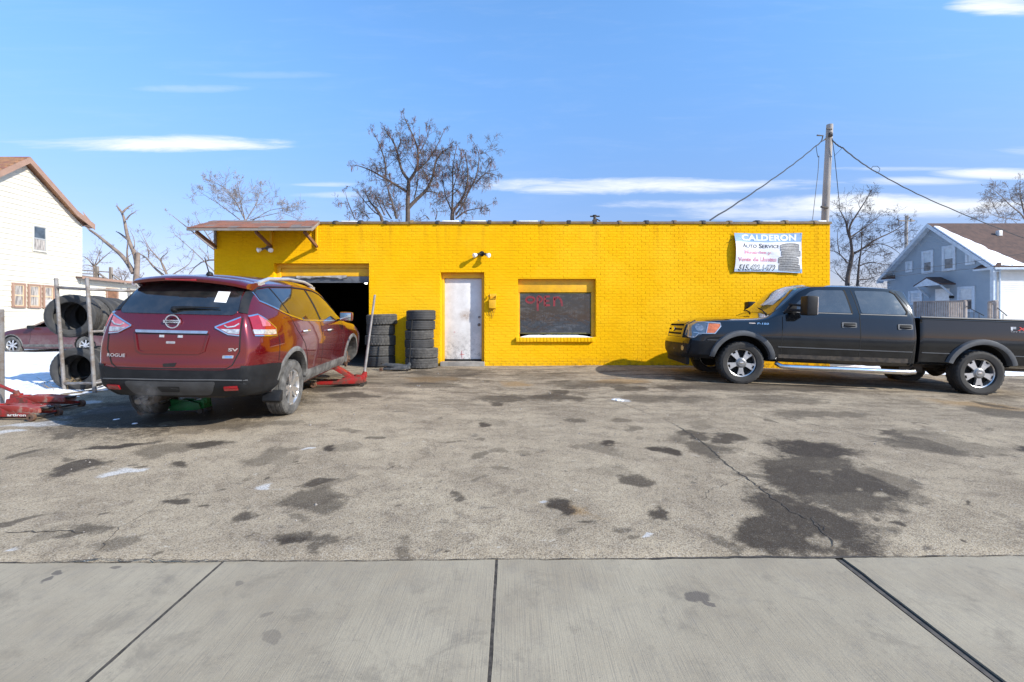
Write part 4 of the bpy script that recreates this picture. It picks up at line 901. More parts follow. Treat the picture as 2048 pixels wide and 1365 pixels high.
# ------------------------------------------------------------------ blue grey house on the right (gable faces -x, long side faces camera)
R0 = 28.0; RX = 29.3; rz = gz(30, 28)-.1
rh = thing('blue_house', 'blue grey clapboard house with snowy brown roof and white trim', 'house', (RX, R0, rz))
def RP(y, z, o=0): return Vector((-o, y-R0, z-rz))
def RS(x, z, o=0): return Vector((x-RX, -o, z-rz))
y_a, y_b = R0, R0+7.9; yr = (y_a+y_b)/2; er = CAMZ+3.36; ar = CAMZ+6.55; sl = (ar-er)/(yr-y_a)
pg = [(y_a, rz-.3), (y_b, rz-.3), (y_b, er), (yr, ar), (y_a, er)]
mb = MB(); mb.add([RP(y, z, -.03) for y, z in pg]+[RP(y, z, -16) for y, z in pg], [tuple(range(5)), tuple(range(9, 4, -1))]+[(i, (i+1) % 5, 5+(i+1) % 5, 5+i) for i in range(5)]); mb.build('wall', M['siding_grey'], rh, smooth=False)
siding(rh, pg, .115, RP, M['siding_grey'], z0=CAMZ+.2)
siding(rh, [(RX+.15, rz-.3), (RX+15, rz-.3), (RX+15, er), (RX+.15, er)], .115, RS, M['siding_white'], z0=CAMZ-.5)
mb = MB(); mb.box(-.035, .16, -.04, .0, -.3, er-rz); mb.box(-.045, -.0, .0, .16, -.3, er-rz); mb.build('corner_board', M['trim_white'], rh)
mb = MB(); mb.tube([(.28,-.10,-.2),(.28,-.10,er-rz-.5),(.28,-.10,er-rz-.3),(.75,-.38,er-rz-.02)], .05, 8); mb.build('downspout', M['trim_white'], rh)
def rpl(y, z): return RP(y, z)
th = .09; oh = .45
def roofslab(nm, ya, za, yb, zb, x0, x1, m, th=.1):
    mb = MB(); mb.add([(x0, ya-R0, za-rz), (x1, ya-R0, za-rz), (x1, yb-R0, zb-rz), (x0, yb-R0, zb-rz), (x0, ya-R0, za-rz-th), (x1, ya-R0, za-rz-th), (x1, yb-R0, zb-rz-th), (x0, yb-R0, zb-rz-th)], [(0,1,2,3),(7,6,5,4),(0,4,5,1),(1,5,6,2),(2,6,7,3),(3,7,4,0)]); return mb.build(nm, m, rh, smooth=False)
rt = .22
roofslab('roof', y_a-oh, er-oh*sl+rt, yr, ar+rt, -oh, 16, M['roof_brown']); roofslab('roof', yr, ar+rt, y_b+oh, er-oh*sl+rt, -oh, 16, M['roof_brown'])
for (ya, za, yb, zb) in ((y_a-oh-.02, er-(oh+.02)*sl+rt-.02, yr, ar+rt-.02), (yr, ar+rt-.02, y_b+oh+.02, er-(oh+.02)*sl+rt-.02)):
    roofslab('rake_board', ya, za, yb, zb, -oh-.04, -oh+.02, M['trim_white'], .26); roofslab('soffit', ya+.05, za-.18, yb, zb-.18, -oh+.02, -.0, M['trim_white'], .04)
mb = MB(); mb.box(-oh, 16, -oh-.09, -oh+.02, er-rz-oh*sl+rt-.15, er-rz-oh*sl+rt-.02); mb.build('gutter', M['trim_white'], rh, bevel=.02)
for (ya, yb) in ((y_a-oh, y_a+.75), (y_b-.75, y_b+oh)):
    mb = MB(); z = er-rz-.1; a, b = ya-R0, yb-R0
    mb.add([(-oh,a,z-.06),(0,a,z-.06),(0,b,z-.06),(-oh,b,z-.06),(-oh,a,z),(0,a,z+.24),(0,b,z+.24),(-oh,b,z)], [(0,1,2,3),(7,6,5,4),(0,4,5,1),(2,6,7,3),(3,7,4,0),(1,5,6,2)]); mb.build('eave_return', M['roof_brown'], rh, smooth=False)
    mb = MB(); mb.box(-oh-.03, 0, a-.02, b+.02, z-.15, z-.061); mb.build('return_fascia', M['trim_white'], rh)
# snow lying along the gable edge of the near slope
mb = MB(); n = 36; vs = []
for k in range(n+1):
    u = k/n; y = lerp(yr-.45, y_a-oh+.02, u); z = ar+rt-(yr-y)*sl; w = lerp(.5, 2.2, u**1.1)*(1+.18*mnoise.noise(Vector((u*9, 3, 0)))); h = .09
    vs += [(-oh+.02, y-R0, z-rz+.005), (-oh+.05, y-R0, z-rz+h), (-oh+w-.1, y-R0, z-rz+h*.7), (-oh+w, y-R0, z-rz+.005)]
mb.add(vs, [(4*k+i, 4*k+i+1, 4*k+i+5, 4*k+i+4) for k in range(n) for i in range(3)]); mb.build('roof_snow', M['snow_clean'], rh)
# small vent, chimney pipe and dormer
mb = MB(); q = Vector((3.1, yr-R0-1.35, ar-rz+rt-1.35*sl)); mb.box(q.x-.12, q.x+.12, q.y-.12, q.y+.12, q.z-.05, q.z+.32); mb.build('roof_vent', M['white_paint'], rh, bevel=.03)
mb = MB(); mb.tube([(6.2+4, yr-R0+.2, ar-rz+rt-.3), (6.2+4, yr-R0+.2, ar-rz+rt+.95)], .18, 10); mb.tube([(10.2, yr-R0+.2, ar-rz+rt+.85), (10.2, yr-R0+.2, ar-rz+rt+1.1)], .24, 10); mb.build('chimney_pipe', M['steel_dark'], rh)
dx_ = 6.6; mb = MB()
dpoly = [(dx_, er-rz+.55), (dx_+4.4, er-rz+.55), (dx_+4.4, er-rz+1.25), (dx_+2.2, er-rz+2.9), (dx_, er-rz+1.25)]
mb.prism([(a, b) for a, b in dpoly], .2, 3.2, 'xz'); mb.build('dormer_wall', M['siding_grey'], rh, smooth=False)
for s in (-1, 1):
    mb = MB(); cx_ = dx_+2.2; e_ = (cx_+s*2.75, er-rz+.95); a_ = (cx_, er-rz+3.05)
    mb.prism([e_, a_, (a_[0], a_[1]+.14), (e_[0], e_[1]+.14)], -.25, 3.6, 'xz'); mb.build('dormer_roof', M['roof_brown'], rh, smooth=False)
    mb = MB(); mb.prism([e_, a_, (a_[0], a_[1]+.18), (e_[0], e_[1]+.18)], -.29, -.252, 'xz'); mb.build('dormer_rake', M['trim_white'], rh, smooth=False)
# windows on the gable wall
def RPW(y, z, o=0): return RP(y, z, o)
def ry(px, X=RX): return X*F/(px-CXP)
def rzz(px, py): return CAMZ+(HOR-py)/F*ry(px)
wf = M['trim_white']; gp = (M['pane_dark'], M['pane_blue'])
for (pa, pb, pt, pb_) in ((1849, 1864, 506, 543), (1890, 1908, 496, 538)):
    y1_, y0_ = ry(pa), ry(pb); zc_ = rzz((pa+pb)/2, pt); zd_ = rzz((pa+pb)/2, pb_); pane_window(rh, RPW, y0_, y1_, zd_, zc_, wf, gp, .16)
for (pa, pb, pt, pb_) in ((1816, 1823, 527, 541), (1937, 1947, 509, 525)):
    y1_, y0_ = ry(pa), ry(pb); pane_window(rh, RPW, y0_, y1_, rzz((pa+pb)/2, pb_), rzz((pa+pb)/2, pt), wf, (M['pane_blue'],), .15, False)
pane_window(rh, RPW, ry(1946), ry(1921), rzz(1934, 620), rzz(1934, 578), wf, gp, .16)
pane_window(rh, RPW, ry(1842), ry(1822), rzz(1832, 606), rzz(1832, 586), wf, (M['pane_blue'], M['pane_blue']), .16, True)
# door with small gabled hood
y1_, y0_ = ry(1872), ry(1900)
mb = MB(); 
def bxr(mb, ya, yb, za, zb, oa, ob):
    vs = [RP(y, z, o) for y in (ya, yb) for z in (za, zb) for o in (oa, ob)]; mb.add(vs, [(0,1,3,2),(4,6,7,5),(0,4,5,1),(2,3,7,6),(0,2,6,4),(1,5,7,3)])
bxr(mb, y0_, y1_, rzz(1886, 640), rzz(1886, 578), .0, .06); mb.build('door', M['white_paint'], rh, bevel=.01)
hy = (ry(1864)+ry(1902))/2; hw = 1.05; zh = rzz(1884, 572); 
for s in (-1, 1):
    mb = MB(); vs = [RP(hy+s*hw, zh, 0), RP(hy+s*hw, zh, 1.0), RP(hy, zh+.52, 1.0), RP(hy, zh+.52, 0)]; vs2 = [v+Vector((0,0,.08)) for v in vs]; mb.add(vs+vs2, [(0,1,2,3),(7,6,5,4),(0,4,5,1),(1,5,6,2),(2,6,7,3),(3,7,4,0)]); mb.build('hood_roof', M['roof_brown'], rh, smooth=False)
    mb = MB(); mb.beam(RP(hy+s*hw*.85, zh, .9), RP(hy+s*hw*.85, zh-.75, .02), .08, .08); mb.build('hood_brace', M['trim_white'], rh)
mb = MB(); mb.add([RP(hy-hw, zh-.02, 1.02), RP(hy+hw, zh-.02, 1.02), RP(hy, zh+.50, 1.02), RP(hy-hw, zh-.02, .95), RP(hy+hw, zh-.02, .95), RP(hy, zh+.50, .95)], [(0,1,2),(5,4,3),(0,3,4,1),(1,4,5,2),(2,5,3,0)]); mb.build('hood_gable', M['trim_white'], rh, smooth=False)
mb = MB(); bxr(mb, ry(1909), ry(1902), rzz(1905, 597), rzz(1905, 592), 0, .14); mb.build('mailbox', M['black'], rh)
# deck rail in front of that wall
dr = thing('deck_railing', 'weathered grey wooden deck railing before the blue grey house', 'railing', (0, 0, 0))
XD = RX-1.8
def DR(px, py): y = XD*F/(px-CXP); return Vector((XD, y, CAMZ+(HOR-py)/F*y))
dr.location = DR(1880, 640); dl = dr.location
for (xa, xb, ta, tb) in ((1829, 1931, 604, 602), (1979, 1993, 604, 602)):
    mb = MB(); mb.beam(DR(xa, ta)-dl, DR(xb, tb)-dl, .14, .07); mb.build('hand_rail', M['wood_deck'], dr)
    n = int((xb-xa)/3.6)
    for k in range(n+1):
        px = lerp(xa, xb, k/n); a = DR(px, lerp(ta, tb, k/n)+1); mb = MB(); b = a.copy(); b.z -= 1.0; big = k in (0, n)
        mb.beam(a-dl, b-dl, .12 if big else .055, .12 if big else .05); mb.build('post' if big else 'baluster', M['wood_deck'], dr, smooth=False)
mb = MB()
for (a, b) in (((1985,608),(2014,632)), ((1930,612),(1968,632))): mb.tube([DR(*a)-dl, DR(*b)-dl], .025, 6)
for px in (1990, 1998, 2006, 1938, 1948, 1958): p_ = DR(px, 612+(px-1985)*.8 if px > 1980 else 616+(px-1938)*.5); mb.tube([p_-dl, p_-dl-Vector((0,0,.9))], .015, 6)
mb.build('stair_rail', M['steel_dark'], dr)
# shed roof glimpsed between shop and house
sh = thing('dark_shed', 'low dark shed seen between the yellow shop and bare trees', 'shed', (19.5, 30, gz(19, 30)))
mb = MB(); mb.box(-1.2, 2.2, -1, 2, 0, 2.9); mb.build('wall', M['steel_dark'], sh); mb = MB(); mb.prism([(-1.4,2.8),(2.4,2.8),(2.4,3.0),(-1.4,3.3)], -1.2, 2.2); mb.build('roof', M['roof_brown'], sh)

# ------------------------------------------------------------------ utility poles and cables
pl_ = thing('utility_pole', 'tall leaning weathered utility pole rising behind the yellow shop', 'utility pole', P(1646, 690, 20))
b0 = Vector(pl_.location)
mb = MB(); mb.tube([P(1646,690,20)-b0, P(1650,440,20)-b0, P(1655,340,20)-b0, P(1659.5,250,20)-b0], [.165,.15,.14,.13], 14); mb.build('shaft', M['pole'], pl_)
mb = MB(); mb.tube([P(1661,268,19.8)-b0, P(1661,272,19.75)-b0], .09, 8); mb.build('insulator', M['steel_dark'], pl_); mb = MB(); mb.tube([P(1652,278,19.8)-b0, P(1643,284,19.8)-b0, P(1646,272,19.8)-b0, P(1634,271,19.8)-b0], .035, 6); mb.build('cable_hook', M['steel_dark'], pl_); mb = MB(); mb.tube([P(1653,258,19.8)-b0, P(1664,259,19.8)-b0], .03, 6); mb.build('step_bolt', M['steel_dark'], pl_); mb = MB(); mb.tube([P(1642,414,19.8)-b0, P(1656,416,19.8)-b0], .05, 6); mb.build('pole_clamp', M['steel_dark'], pl_)
def cable(name, label, pts, r, sag=0, jit=0):
    o0 = Vector(pts[0]); ps = []
    for a, b in zip(pts, pts[1:]):
        for k in range(12):
            p = a.lerp(b, k/12); p.z -= sag*4*(k/12)*(1-k/12); ps.append(p+Vector((0,0,jit*sin(k*2.1+a.x))))
    ps.append(pts[-1]); mb = MB(); mb.tube([p-o0 for p in ps], r, 5); return tag(mb.build(name, M['wire'], None, loc=o0), label, 'cable')
cable('overhead_cable', 'thick black cable running from the leaning pole down to the shop roof', [P(1643,282,19.8), P(1632,292,19.3), P(1560,348,17), P(1420,441,12.2)], .022, .03, .012)
cable('overhead_cable', 'thick black cable from the leaning pole to the blue grey house', [P(1664,280,19.8), P(1685,296,19.6), P(1745,340,22), P(1860,400,24.5), P(2062,482,28)], .026, .05, .012)
cable('overhead_cable', 'thin hanging wire left of the leaning pole with loops', [P(1632,291,19.5), P(1634,306,19.5), P(1636,315,19.5), P(1638,312,19.5), P(1636,345,19.5), P(1625,440,19)], .012, 0, .01)
cable('overhead_cable', 'thin guy wire right of the leaning pole', [P(1664,276,19.8), P(1669,310,19.8), P(1672,340,19.8), P(1680,420,19.8)], .014)
cable('overhead_cable', 'short jumper wire between the guy wire and cable at pole top', [P(1685,296,19.6), P(1669,312,19.7)], .008)
cable('overhead_cable', 'upper faint wire crossing in front of the blue grey house gable', [P(1690,551,26.5), P(1860,535,26.5), P(2060,505,26.5)], .012, .05)
cable('overhead_cable', 'lower faint wire crossing in front of the blue grey house gable', [P(1700,560,26), P(1860,545,26), P(2060,524,26)], .010, .05)
mb = MB(); lp = [P(1742,338,22), P(1746,333,22), P(1755,333,22), P(1760,338,22), P(1758,344,22), P(1752,347,22)]; o0 = lp[0]; mb.tube([p-o0 for p in lp], .012, 5); tag(mb.build('cable_loop', M['wire'], None, loc=o0), 'small slack loop hanging on the cable right of the leaning pole', 'cable')
p2 = thing('utility_pole', 'distant short utility pole with crossarm left of the blue grey house', 'utility pole', P(1810, 660, 52)); b0 = Vector(p2.location)
mb = MB(); mb.tube([P(1810,660,52)-b0, P(1813,432,52)-b0], [.17,.15], 8); mb.tube([P(1816,438,52)-b0, P(1816,430,52)-b0], .06, 6); mb.build('shaft', M['pole'], p2); mb = MB(); mb.beam(P(1797,442,52)-b0, P(1829,442,52)-b0, .12, .14); mb.tube([P(1822,438,52)-b0, P(1822,444,52)-b0], .12, 6); mb.build('crossarm', M['wood_grey'], p2)

# ------------------------------------------------------------------ bare trees
def rvec(rg):
    while True:
        v = Vector((rg.uniform(-1,1), rg.uniform(-1,1), rg.uniform(-1,1)))
        if .05 < v.length < 1: return v.normalized()
RMIN = [.0055]
def branch(mb, p, d, L, r, lev, rg, up, wig, nsub, pods=None, n=4):
    k = max(3, int(L/.28)) if lev > 0 else 3; pts = [p.copy()]; q = p.copy(); dd = d.copy(); rs = [r]
    for i in range(k):
        dd = (dd+rvec(rg)*wig+Vector((0,0,up))).normalized(); q = q+dd*(L/k); pts.append(q.copy()); rs.append(max(r*(1-.75*(i+1)/k), RMIN[0]))
    mb.tube(pts, rs, n if r > .012 else 3, cap=False)
    if lev > 0:
        for i in range(nsub):
            t_ = rg.uniform(.18, 1.0); j = min(int(t_*k), k-1); a = pts[j].lerp(pts[j+1], t_*k-j); bd = (pts[j+1]-pts[j]).normalized()
            nd = (bd*.8+rvec(rg)*.85).normalized(); branch(mb, a, nd, L*rg.uniform(.40, .72), max(rs[j]*.55, .005), lev-1, rg, up, wig*1.05, nsub if lev > 1 else max(2, nsub-1), pods, n)
    elif pods is not None and rg.random() < pods[1]:
        for _ in range(rg.choice((1,2,3))):
            a = rg.choice(pts[1:])+rvec(rg)*.04; l_ = rg.uniform(.2, .42); pods[0].tube([a, a+Vector((rg.gauss(0,.03), rg.gauss(0,.03), -l_*.5)), a+Vector((rg.gauss(0,.05), rg.gauss(0,.05), -l_))], [.006, .010, .005], 3, cap=False)
def tree(name, label, limbs, Z, wood, seed, dens=2.2, tl=1.1, lev=2, up=.06, wig=.28, nsub=5, pods=None, group=None, jd=.12, cm=None, cat='tree'):
    RMIN[0] = .00019*Z; dens *= 1.35
    rg = random.Random(seed); base = P(limbs[0][0][0][0], limbs[0][0][0][1], Z); base.z = gz(base.x, base.y); tr_ = thing(name, label, cat, base, group=group)
    mt = MB(); mc = MB(); mpod = MB() if pods else None
    for li, (px, r0, r1) in enumerate(limbs):
        zoff = 0.0; pts = []; dz = rg.uniform(-1, 1)*jd
        for k, (x, y) in enumerate(px): pts.append(P(x, y, Z*(1+dz*.22*k/max(1, len(px)-1)*(0 if li == 0 else 1))))
        if li == 0: pts.insert(0, base.copy())
        # smooth and roughen
        fine_ = []
        for a, b in zip(pts, pts[1:]):
            n = max(2, int((b-a).length/.35))
            for k in range(n): fine_.append(a.lerp(b, k/n)+(rvec(rg)*.035 if k else Vector()))
        fine_.append(pts[-1]); m = len(fine_)
        for _ in range(2): fine_ = [fine_[0]]+[(fine_[i-1]+fine_[i]*2+fine_[i+1])/4 for i in range(1, m-1)]+[fine_[-1]]
        rs = [lerp(r0, r1, k/(m-1)) for k in range(m)]
        mt.tube([p-base for p in fine_], rs, 7 if r0 > .06 else 5)
        if li == 0 and len(limbs) > 1: continue
        Ltot = sum((b-a).length for a, b in zip(fine_, fine_[1:])); nb = int(Ltot*dens)+1
        for _ in range(nb):
            t_ = rg.uniform(.12, 1)**.8; j = min(int(t_*(m-1)), m-2); a = fine_[j]-base; d = (fine_[j+1]-fine_[j]).normalized(); nd = (d*.55+rvec(rg)).normalized()
            branch(mc, a, nd, tl*rg.uniform(.5, 1.25)*(1.2-.75*t_), min(rs[j]*.5, .03), lev, rg, up, wig, nsub, (mpod, pods) if pods else None)
        branch(mc, fine_[-1]-base, (fine_[-1]-fine_[-2]).normalized(), tl*.4, rs[-1], lev, rg, up, wig, nsub, (mpod, pods) if pods else None)
    mt.build('trunk', wood, tr_, smooth=True, sharp=80); mc.build('crown', cm or wood, tr_, smooth=False, kind='stuff')
    if pods: mpod.build('seed_pods', M['pod'], tr_, smooth=False, kind='stuff')
    return tr_
def c3(pts): return [(660+x/5.69, 220+y/5.69) for x, y in pts]
Zt = 31
tree('bare_tree', 'tallest bare tree with hanging brown pods behind the shop roof', [
 (c3([(885,1250),(880,1050),(893,850),(900,790)]), .26, .12),
 (c3([(895,800),(820,720),(790,600),(770,450),(700,330),(640,250)]), .11, .03), (c3([(905,800),(990,700),(1010,500),(980,380),(910,220),(850,100)]), .11, .025),
 (c3([(870,930),(740,850),(620,780),(480,690),(330,640)]), .10, .03), (c3([(620,780),(650,680),(600,500),(560,370),(500,280)]), .06, .02),
 (c3([(890,1120),(1000,1000),(1100,930),(1180,740),(1190,600),(1250,500),(1340,440)]), .13, .03), (c3([(990,700),(1100,600),(1200,450),(1280,280)]), .06, .02),
 (c3([(960,1000),(1000,850),(1010,600)]), .05, .02), (c3([(700,840),(640,880),(690,1010),(720,1120)]), .05, .02), (c3([(770,450),(820,380),(790,300)]), .04, .02), (c3([(1010,500),(1090,380),(1130,220)]), .04, .02),
 (c3([(1100,930),(1250,940),(1340,1010)]), .04, .015), (c3([(1060,960),(1150,850),(1060,700)]), .03, .015)], Zt, M['bark_brown'], 4, 2.5, 1.2, 3, .02, .22, 4, .05)
tree('bare_tree', 'slightly lower bare tree with pods right of the tallest tree', [
 (c3([(1390,1250),(1385,1190),(1400,1150)]), .20, .14),
 (c3([(1400,1150),(1540,980),(1580,750),(1550,560)]), .11, .03), (c3([(1390,1150),(1400,900),(1400,600),(1440,430)]), .08, .02), (c3([(1560,950),(1660,800),(1710,500),(1640,380)]), .07, .02),
 (c3([(1390,1170),(1300,950),(1280,720)]), .06, .02), (c3([(1660,840),(1760,700),(1870,740)]), .05, .02), (c3([(1430,1240),(1560,1130),(1700,1130),(1820,1080)]), .06, .015), (c3([(1400,900),(1460,700),(1500,500)]), .04, .015), (c3([(1430,1200),(1540,1040),(1600,850)]), .07, .02), (c3([(1710,500),(1760,480),(1800,520)]), .04, .02)], Zt+1.5, M['bark_brown'], 9, 2.5, 1.1, 3, .01, .22, 4, .05)
tree('bare_tree', 'low bushy bare tree left of the tallest tree behind the roof', [
 (c3([(600,1250),(560,1180),(520,1120)]), .14, .09),
 (c3([(520,1120),(440,1050),(400,920)]), .07, .02), (c3([(760,1240),(690,1010),(640,830)]), .09, .02), (c3([(560,1200),(480,1150),(330,960)]), .05, .02), (c3([(280,1240),(200,1040),(180,960)]), .04, .012), (c3([(620,1200),(560,1050),(500,960)]), .05, .02), (c3([(700,1240),(620,1120),(600,1020)]), .05, .02), (c3([(450,1240),(340,1120),(260,1150)]), .04, .015), (c3([(1130,1250),(1080,1180),(1050,1220)]), .04, .015), (c3([(1200,1250),(1230,1150),(1200,1120)]), .04, .015)], Zt-1, M['bark_brown'], 12, 1.7, 1.1, 3, .04, .26, 4, .03)
tree('bare_tree', 'pale fine twigged tree spreading above the shingled awning', [
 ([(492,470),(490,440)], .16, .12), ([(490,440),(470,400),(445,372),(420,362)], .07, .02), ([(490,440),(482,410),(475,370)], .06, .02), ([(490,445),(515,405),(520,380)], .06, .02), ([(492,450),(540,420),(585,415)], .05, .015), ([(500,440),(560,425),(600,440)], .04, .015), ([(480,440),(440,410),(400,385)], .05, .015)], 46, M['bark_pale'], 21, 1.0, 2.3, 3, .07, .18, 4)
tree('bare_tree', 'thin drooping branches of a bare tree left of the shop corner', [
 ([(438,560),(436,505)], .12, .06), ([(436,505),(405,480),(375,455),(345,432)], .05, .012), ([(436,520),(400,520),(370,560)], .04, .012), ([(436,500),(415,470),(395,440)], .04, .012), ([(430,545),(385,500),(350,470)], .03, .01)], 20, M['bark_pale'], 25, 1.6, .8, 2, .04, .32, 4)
def c4(pts): return [(x/3.9, 290+y/3.9) for x, y in pts]
tree('dead_tree', 'stark dead tree with lopped limbs behind the cream extension', [
 (c4([(1060,1100),(1065,1000),(1070,900),(1075,840)]), .25, .13), (c4([(1068,930),(1058,860),(1000,740),(975,600),(955,530),(918,485)]), .15, .05), (c4([(955,530),(985,495),(1010,480)]), .07, .04), (c4([(985,585),(1010,545),(1045,530)]), .05, .03), (c4([(1000,740),(960,710),(925,685)]), .08, .04),
 (c4([(1040,1000),(1000,930),(940,850),(850,780),(740,690),(700,665)]), .15, .07), (c4([(1020,960),(985,880),(995,790)]), .07, .04), (c4([(1050,800),(1050,720),(1020,680)]), .03, .015)], 30, M['bark_grey'], 31, .25, .7, 1, .05, .3, 3)
tree('bare_tree', 'bare tree with long arching limbs right of the dead tree', [
 (c4([(1310,1150),(1310,1030)]), .15, .11), (c4([(1290,1030),(1190,950),(1150,880),(1090,850)]), .09, .03), (c4([(1310,1030),(1260,900),(1170,830),(1110,690)]), .07, .015), (c4([(1310,1030),(1270,950),(1240,880),(1300,850)]), .08, .02), (c4([(1320,1030),(1400,980),(1490,930),(1500,870)]), .05, .015), (c4([(1160,880),(1160,800),(1100,720)]), .04, .012)], 33, M['bark_grey'], 33, .9, 1.1, 2, .07, .28, 4)
tree('bare_tree', 'small tangled bare tree above the deck rail of the extension', [
 (c4([(740,1010),(735,950)]), .12, .08), (c4([(735,950),(800,880),(880,820)]), .06, .015), (c4([(735,950),(700,900),(650,870)]), .06, .015), (c4([(740,960),(690,930),(640,940)]), .05, .015), (c4([(735,950),(760,880),(790,800)]), .04, .015)], 34, M['bark_grey'], 35, 1.4, 1.0, 2, .05, .3, 4)
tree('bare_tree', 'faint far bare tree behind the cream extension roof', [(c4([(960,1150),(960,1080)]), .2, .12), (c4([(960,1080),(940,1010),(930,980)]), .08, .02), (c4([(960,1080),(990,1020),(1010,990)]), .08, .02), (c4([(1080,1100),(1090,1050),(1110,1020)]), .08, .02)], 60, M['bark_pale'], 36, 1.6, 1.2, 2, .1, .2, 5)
def c5(pts): return [(1680+x/4.55, 340+y/4.55) for x, y in pts]
tree('bare_tree', 'wide bare tree between the shop corner and blue grey house', [
 (c5([(60,1180),(65,1030),(85,900),(110,770)]), .20, .14), (c5([(100,640),(60,560),(60,480),(0,370)]), .09, .03), (c5([(110,770),(100,640),(75,520),(160,400),(240,270),(260,230)]), .11, .02), (c5([(110,770),(220,710),(330,630),(470,570),(580,500)]), .09, .02), (c5([(150,1180),(160,1000),(175,830),(200,700),(200,560)]), .12, .02),
 (c5([(170,880),(260,830),(350,850),(440,870)]), .05, .015), (c5([(85,620),(180,560),(280,490),(380,400)]), .06, .015), (c5([(70,850),(0,760),(-60,740)]), .06, .02), (c5([(220,710),(330,660),(470,700),(540,760)]), .05, .015), (c5([(0,780),(-30,640),(-20,560)]), .04, .015), (c5([(160,1000),(260,1000),(360,960)]), .05, .015), (c5([(60,1030),(-20,960),(-50,900)]), .05, .015)], 36, M['bark_brown'], 41, 1.3, 1.8, 3, .01, .22, 4)
tree('bare_tree', 'pale bare tree rising behind the ridge of the blue grey house', [
 (c5([(1720,600),(1700,480)]), .25, .16), (c5([(1700,480),(1650,400),(1570,340),(1430,210),(1380,170)]), .10, .02), (c5([(1690,440),(1640,260),(1640,110)]), .12, .02), (c5([(1640,460),(1450,430),(1350,390),(1200,400)]), .06, .015), (c5([(1660,330),(1560,280),(1540,180)]), .06, .015), (c5([(1440,400),(1380,290),(1370,230)]), .05, .015), (c5([(1700,420),(1760,250),(1770,100)]), .1, .02)], 62, M['bark_grey'], 43, 1.2, 2.3, 2, .03, .28, 6)

# ------------------------------------------------------------------ vehicle body tools
def loft_body(keys, xr, xf, crown_r=.07, crown_f=.10, cr=.11, cf=.16, lr=.30, lf=.45, fade=.8, nx=70):
    xs = [k[0] for k in keys]; fn = [pchip(xs, [k[i] for k in keys]) for i in range(1, 12)]
    X0, X1 = xs[0], xs[-1]
    st = []
    n1 = 9
    for k in range(n1): st.append(X0+lr*(1-cos(pi/2*k/n1)))
    a, b = X0+lr, X1-lf; st += [lerp(a, b, k/nx) for k in range(nx)]
    for k in range(n1+1): st.append(X1-lf+lf*sin(pi/2*k/n1))
    rings = []
    for X in st:
        zb, yb, zs, ys, zm, ym, zt, yt, zr, yr, zc = [f(X) for f in fn]
        tr = max(0, 1-(X-X0)/lr); tf = max(0, 1-(X1-X)/lf)
        sc_ = (1-cr*(1-sqrt(max(0, 1-tr*tr))))*(1-cf*(1-sqrt(max(0, 1-tf*tf))))
        fy = pchip([zs, zm, zt], [ys, ym, yt]); pts = [(0, zb), (yb*.5, zb), (yb, zb), (lerp(yb, ys, .6), lerp(zb, zs, .25))]
        for k in range(12): z = lerp(zs, zt, k/11); pts.append((fy(z), z))
        for k in range(1, 7): u = k/7; pts.append((lerp(yt, yr, u)+.018*sin(pi*u), lerp(zt, zr, u)))
        for k in range(11):
            y = yr*cos(pi/2*k/10); pts.append((y, zr+(zc-zr)*(1-(y/yr)**2.4)) if yr > 0 else (0, zc))
        wr = 1-sst(0, fade, X-X0); wf = 1-sst(0, fade, X1-X)
        rings.append([(X+wr*(xr(z)-X0)+wf*(xf(z)-X1), y*sc_, z) for y, z in pts])
    mb = MB(); m = len(rings[0]); idx = []
    for r in rings:
        row = []
        for (x, y, z) in r: row.append(len(mb.v)); mb.v.append((x, y, z))
        rowm = []
        for q, (x, y, z) in enumerate(r):
            if abs(y) < 1e-6: rowm.append(row[q])
            else: rowm.append(len(mb.v)); mb.v.append((x, -y, z))
        idx.append((row, rowm))
    for (a, am), (b, bm_) in zip(idx, idx[1:]):
        for q in range(m-1):
            mb.f.append((a[q], b[q], b[q+1], a[q+1])); mb.f.append((am[q], am[q+1], bm_[q+1], bm_[q]))
    for end, crown, sgn in ((0, crown_r, -1), (-1, crown_f, 1)):
        a, am = idx[end]; r = rings[end]; nc = 14; rows = []
        ymax = max(p[1] for p in r)
        for q in range(m):
            if a[q] == am[q]: rows.append([a[q]]*(nc+1)); 
            else:
                row = [a[q]]
                for c in range(1, nc):
                    y = r[q][1]*(1-2*c/nc); t_ = (y/r[q][1])**2; row.append(len(mb.v)); mb.v.append((r[q][0]+sgn*crown*(1-t_)*(r[q][1]/ymax), y, r[q][2]))
                row.append(am[q]); rows.append(row)
        # centre points of first/last ring sit on the plane of symmetry: push them out too
        for q in (0, m-1):
            pass
        for q in range(m-1):
            for c in range(nc):
                f = (rows[q][c], rows[q][c+1], rows[q+1][c+1], rows[q+1][c]); g = tuple(dict.fromkeys(f))
                if len(g) >= 3: mb.f.append(g)
    return mb
def bool_cut(me, cutters, matin=None, test=None):
    o = bpy.data.objects.new('tmp', me); COL.objects.link(o); cs = []
    for c in cutters:
        co = bpy.data.objects.new('cut', c); COL.objects.link(co); cs.append(co); md = o.modifiers.new('b', 'BOOLEAN'); md.operation = 'DIFFERENCE'; md.object = co; md.solver = 'EXACT'
    dg = bpy.context.evaluated_depsgraph_get(); dg.update(); r = bpy.data.meshes.new_from_object(o.evaluated_get(dg))
    for x in cs+[o]: bpy.data.objects.remove(x)
    return r
def finish(me, mats, test=None, sharp=32):
    me.materials.clear()
    for m_ in mats: me.materials.append(m_)
    for p in me.polygons: p.material_index = test(p) if test else 0
    me.shade_smooth(); me.set_sharp_from_angle(angle=radians(sharp)); return me
def bvh_of(me): return BVHTree.FromPolygons([v.co.copy() for v in me.vertices], [tuple(p.vertices) for p in me.polygons])
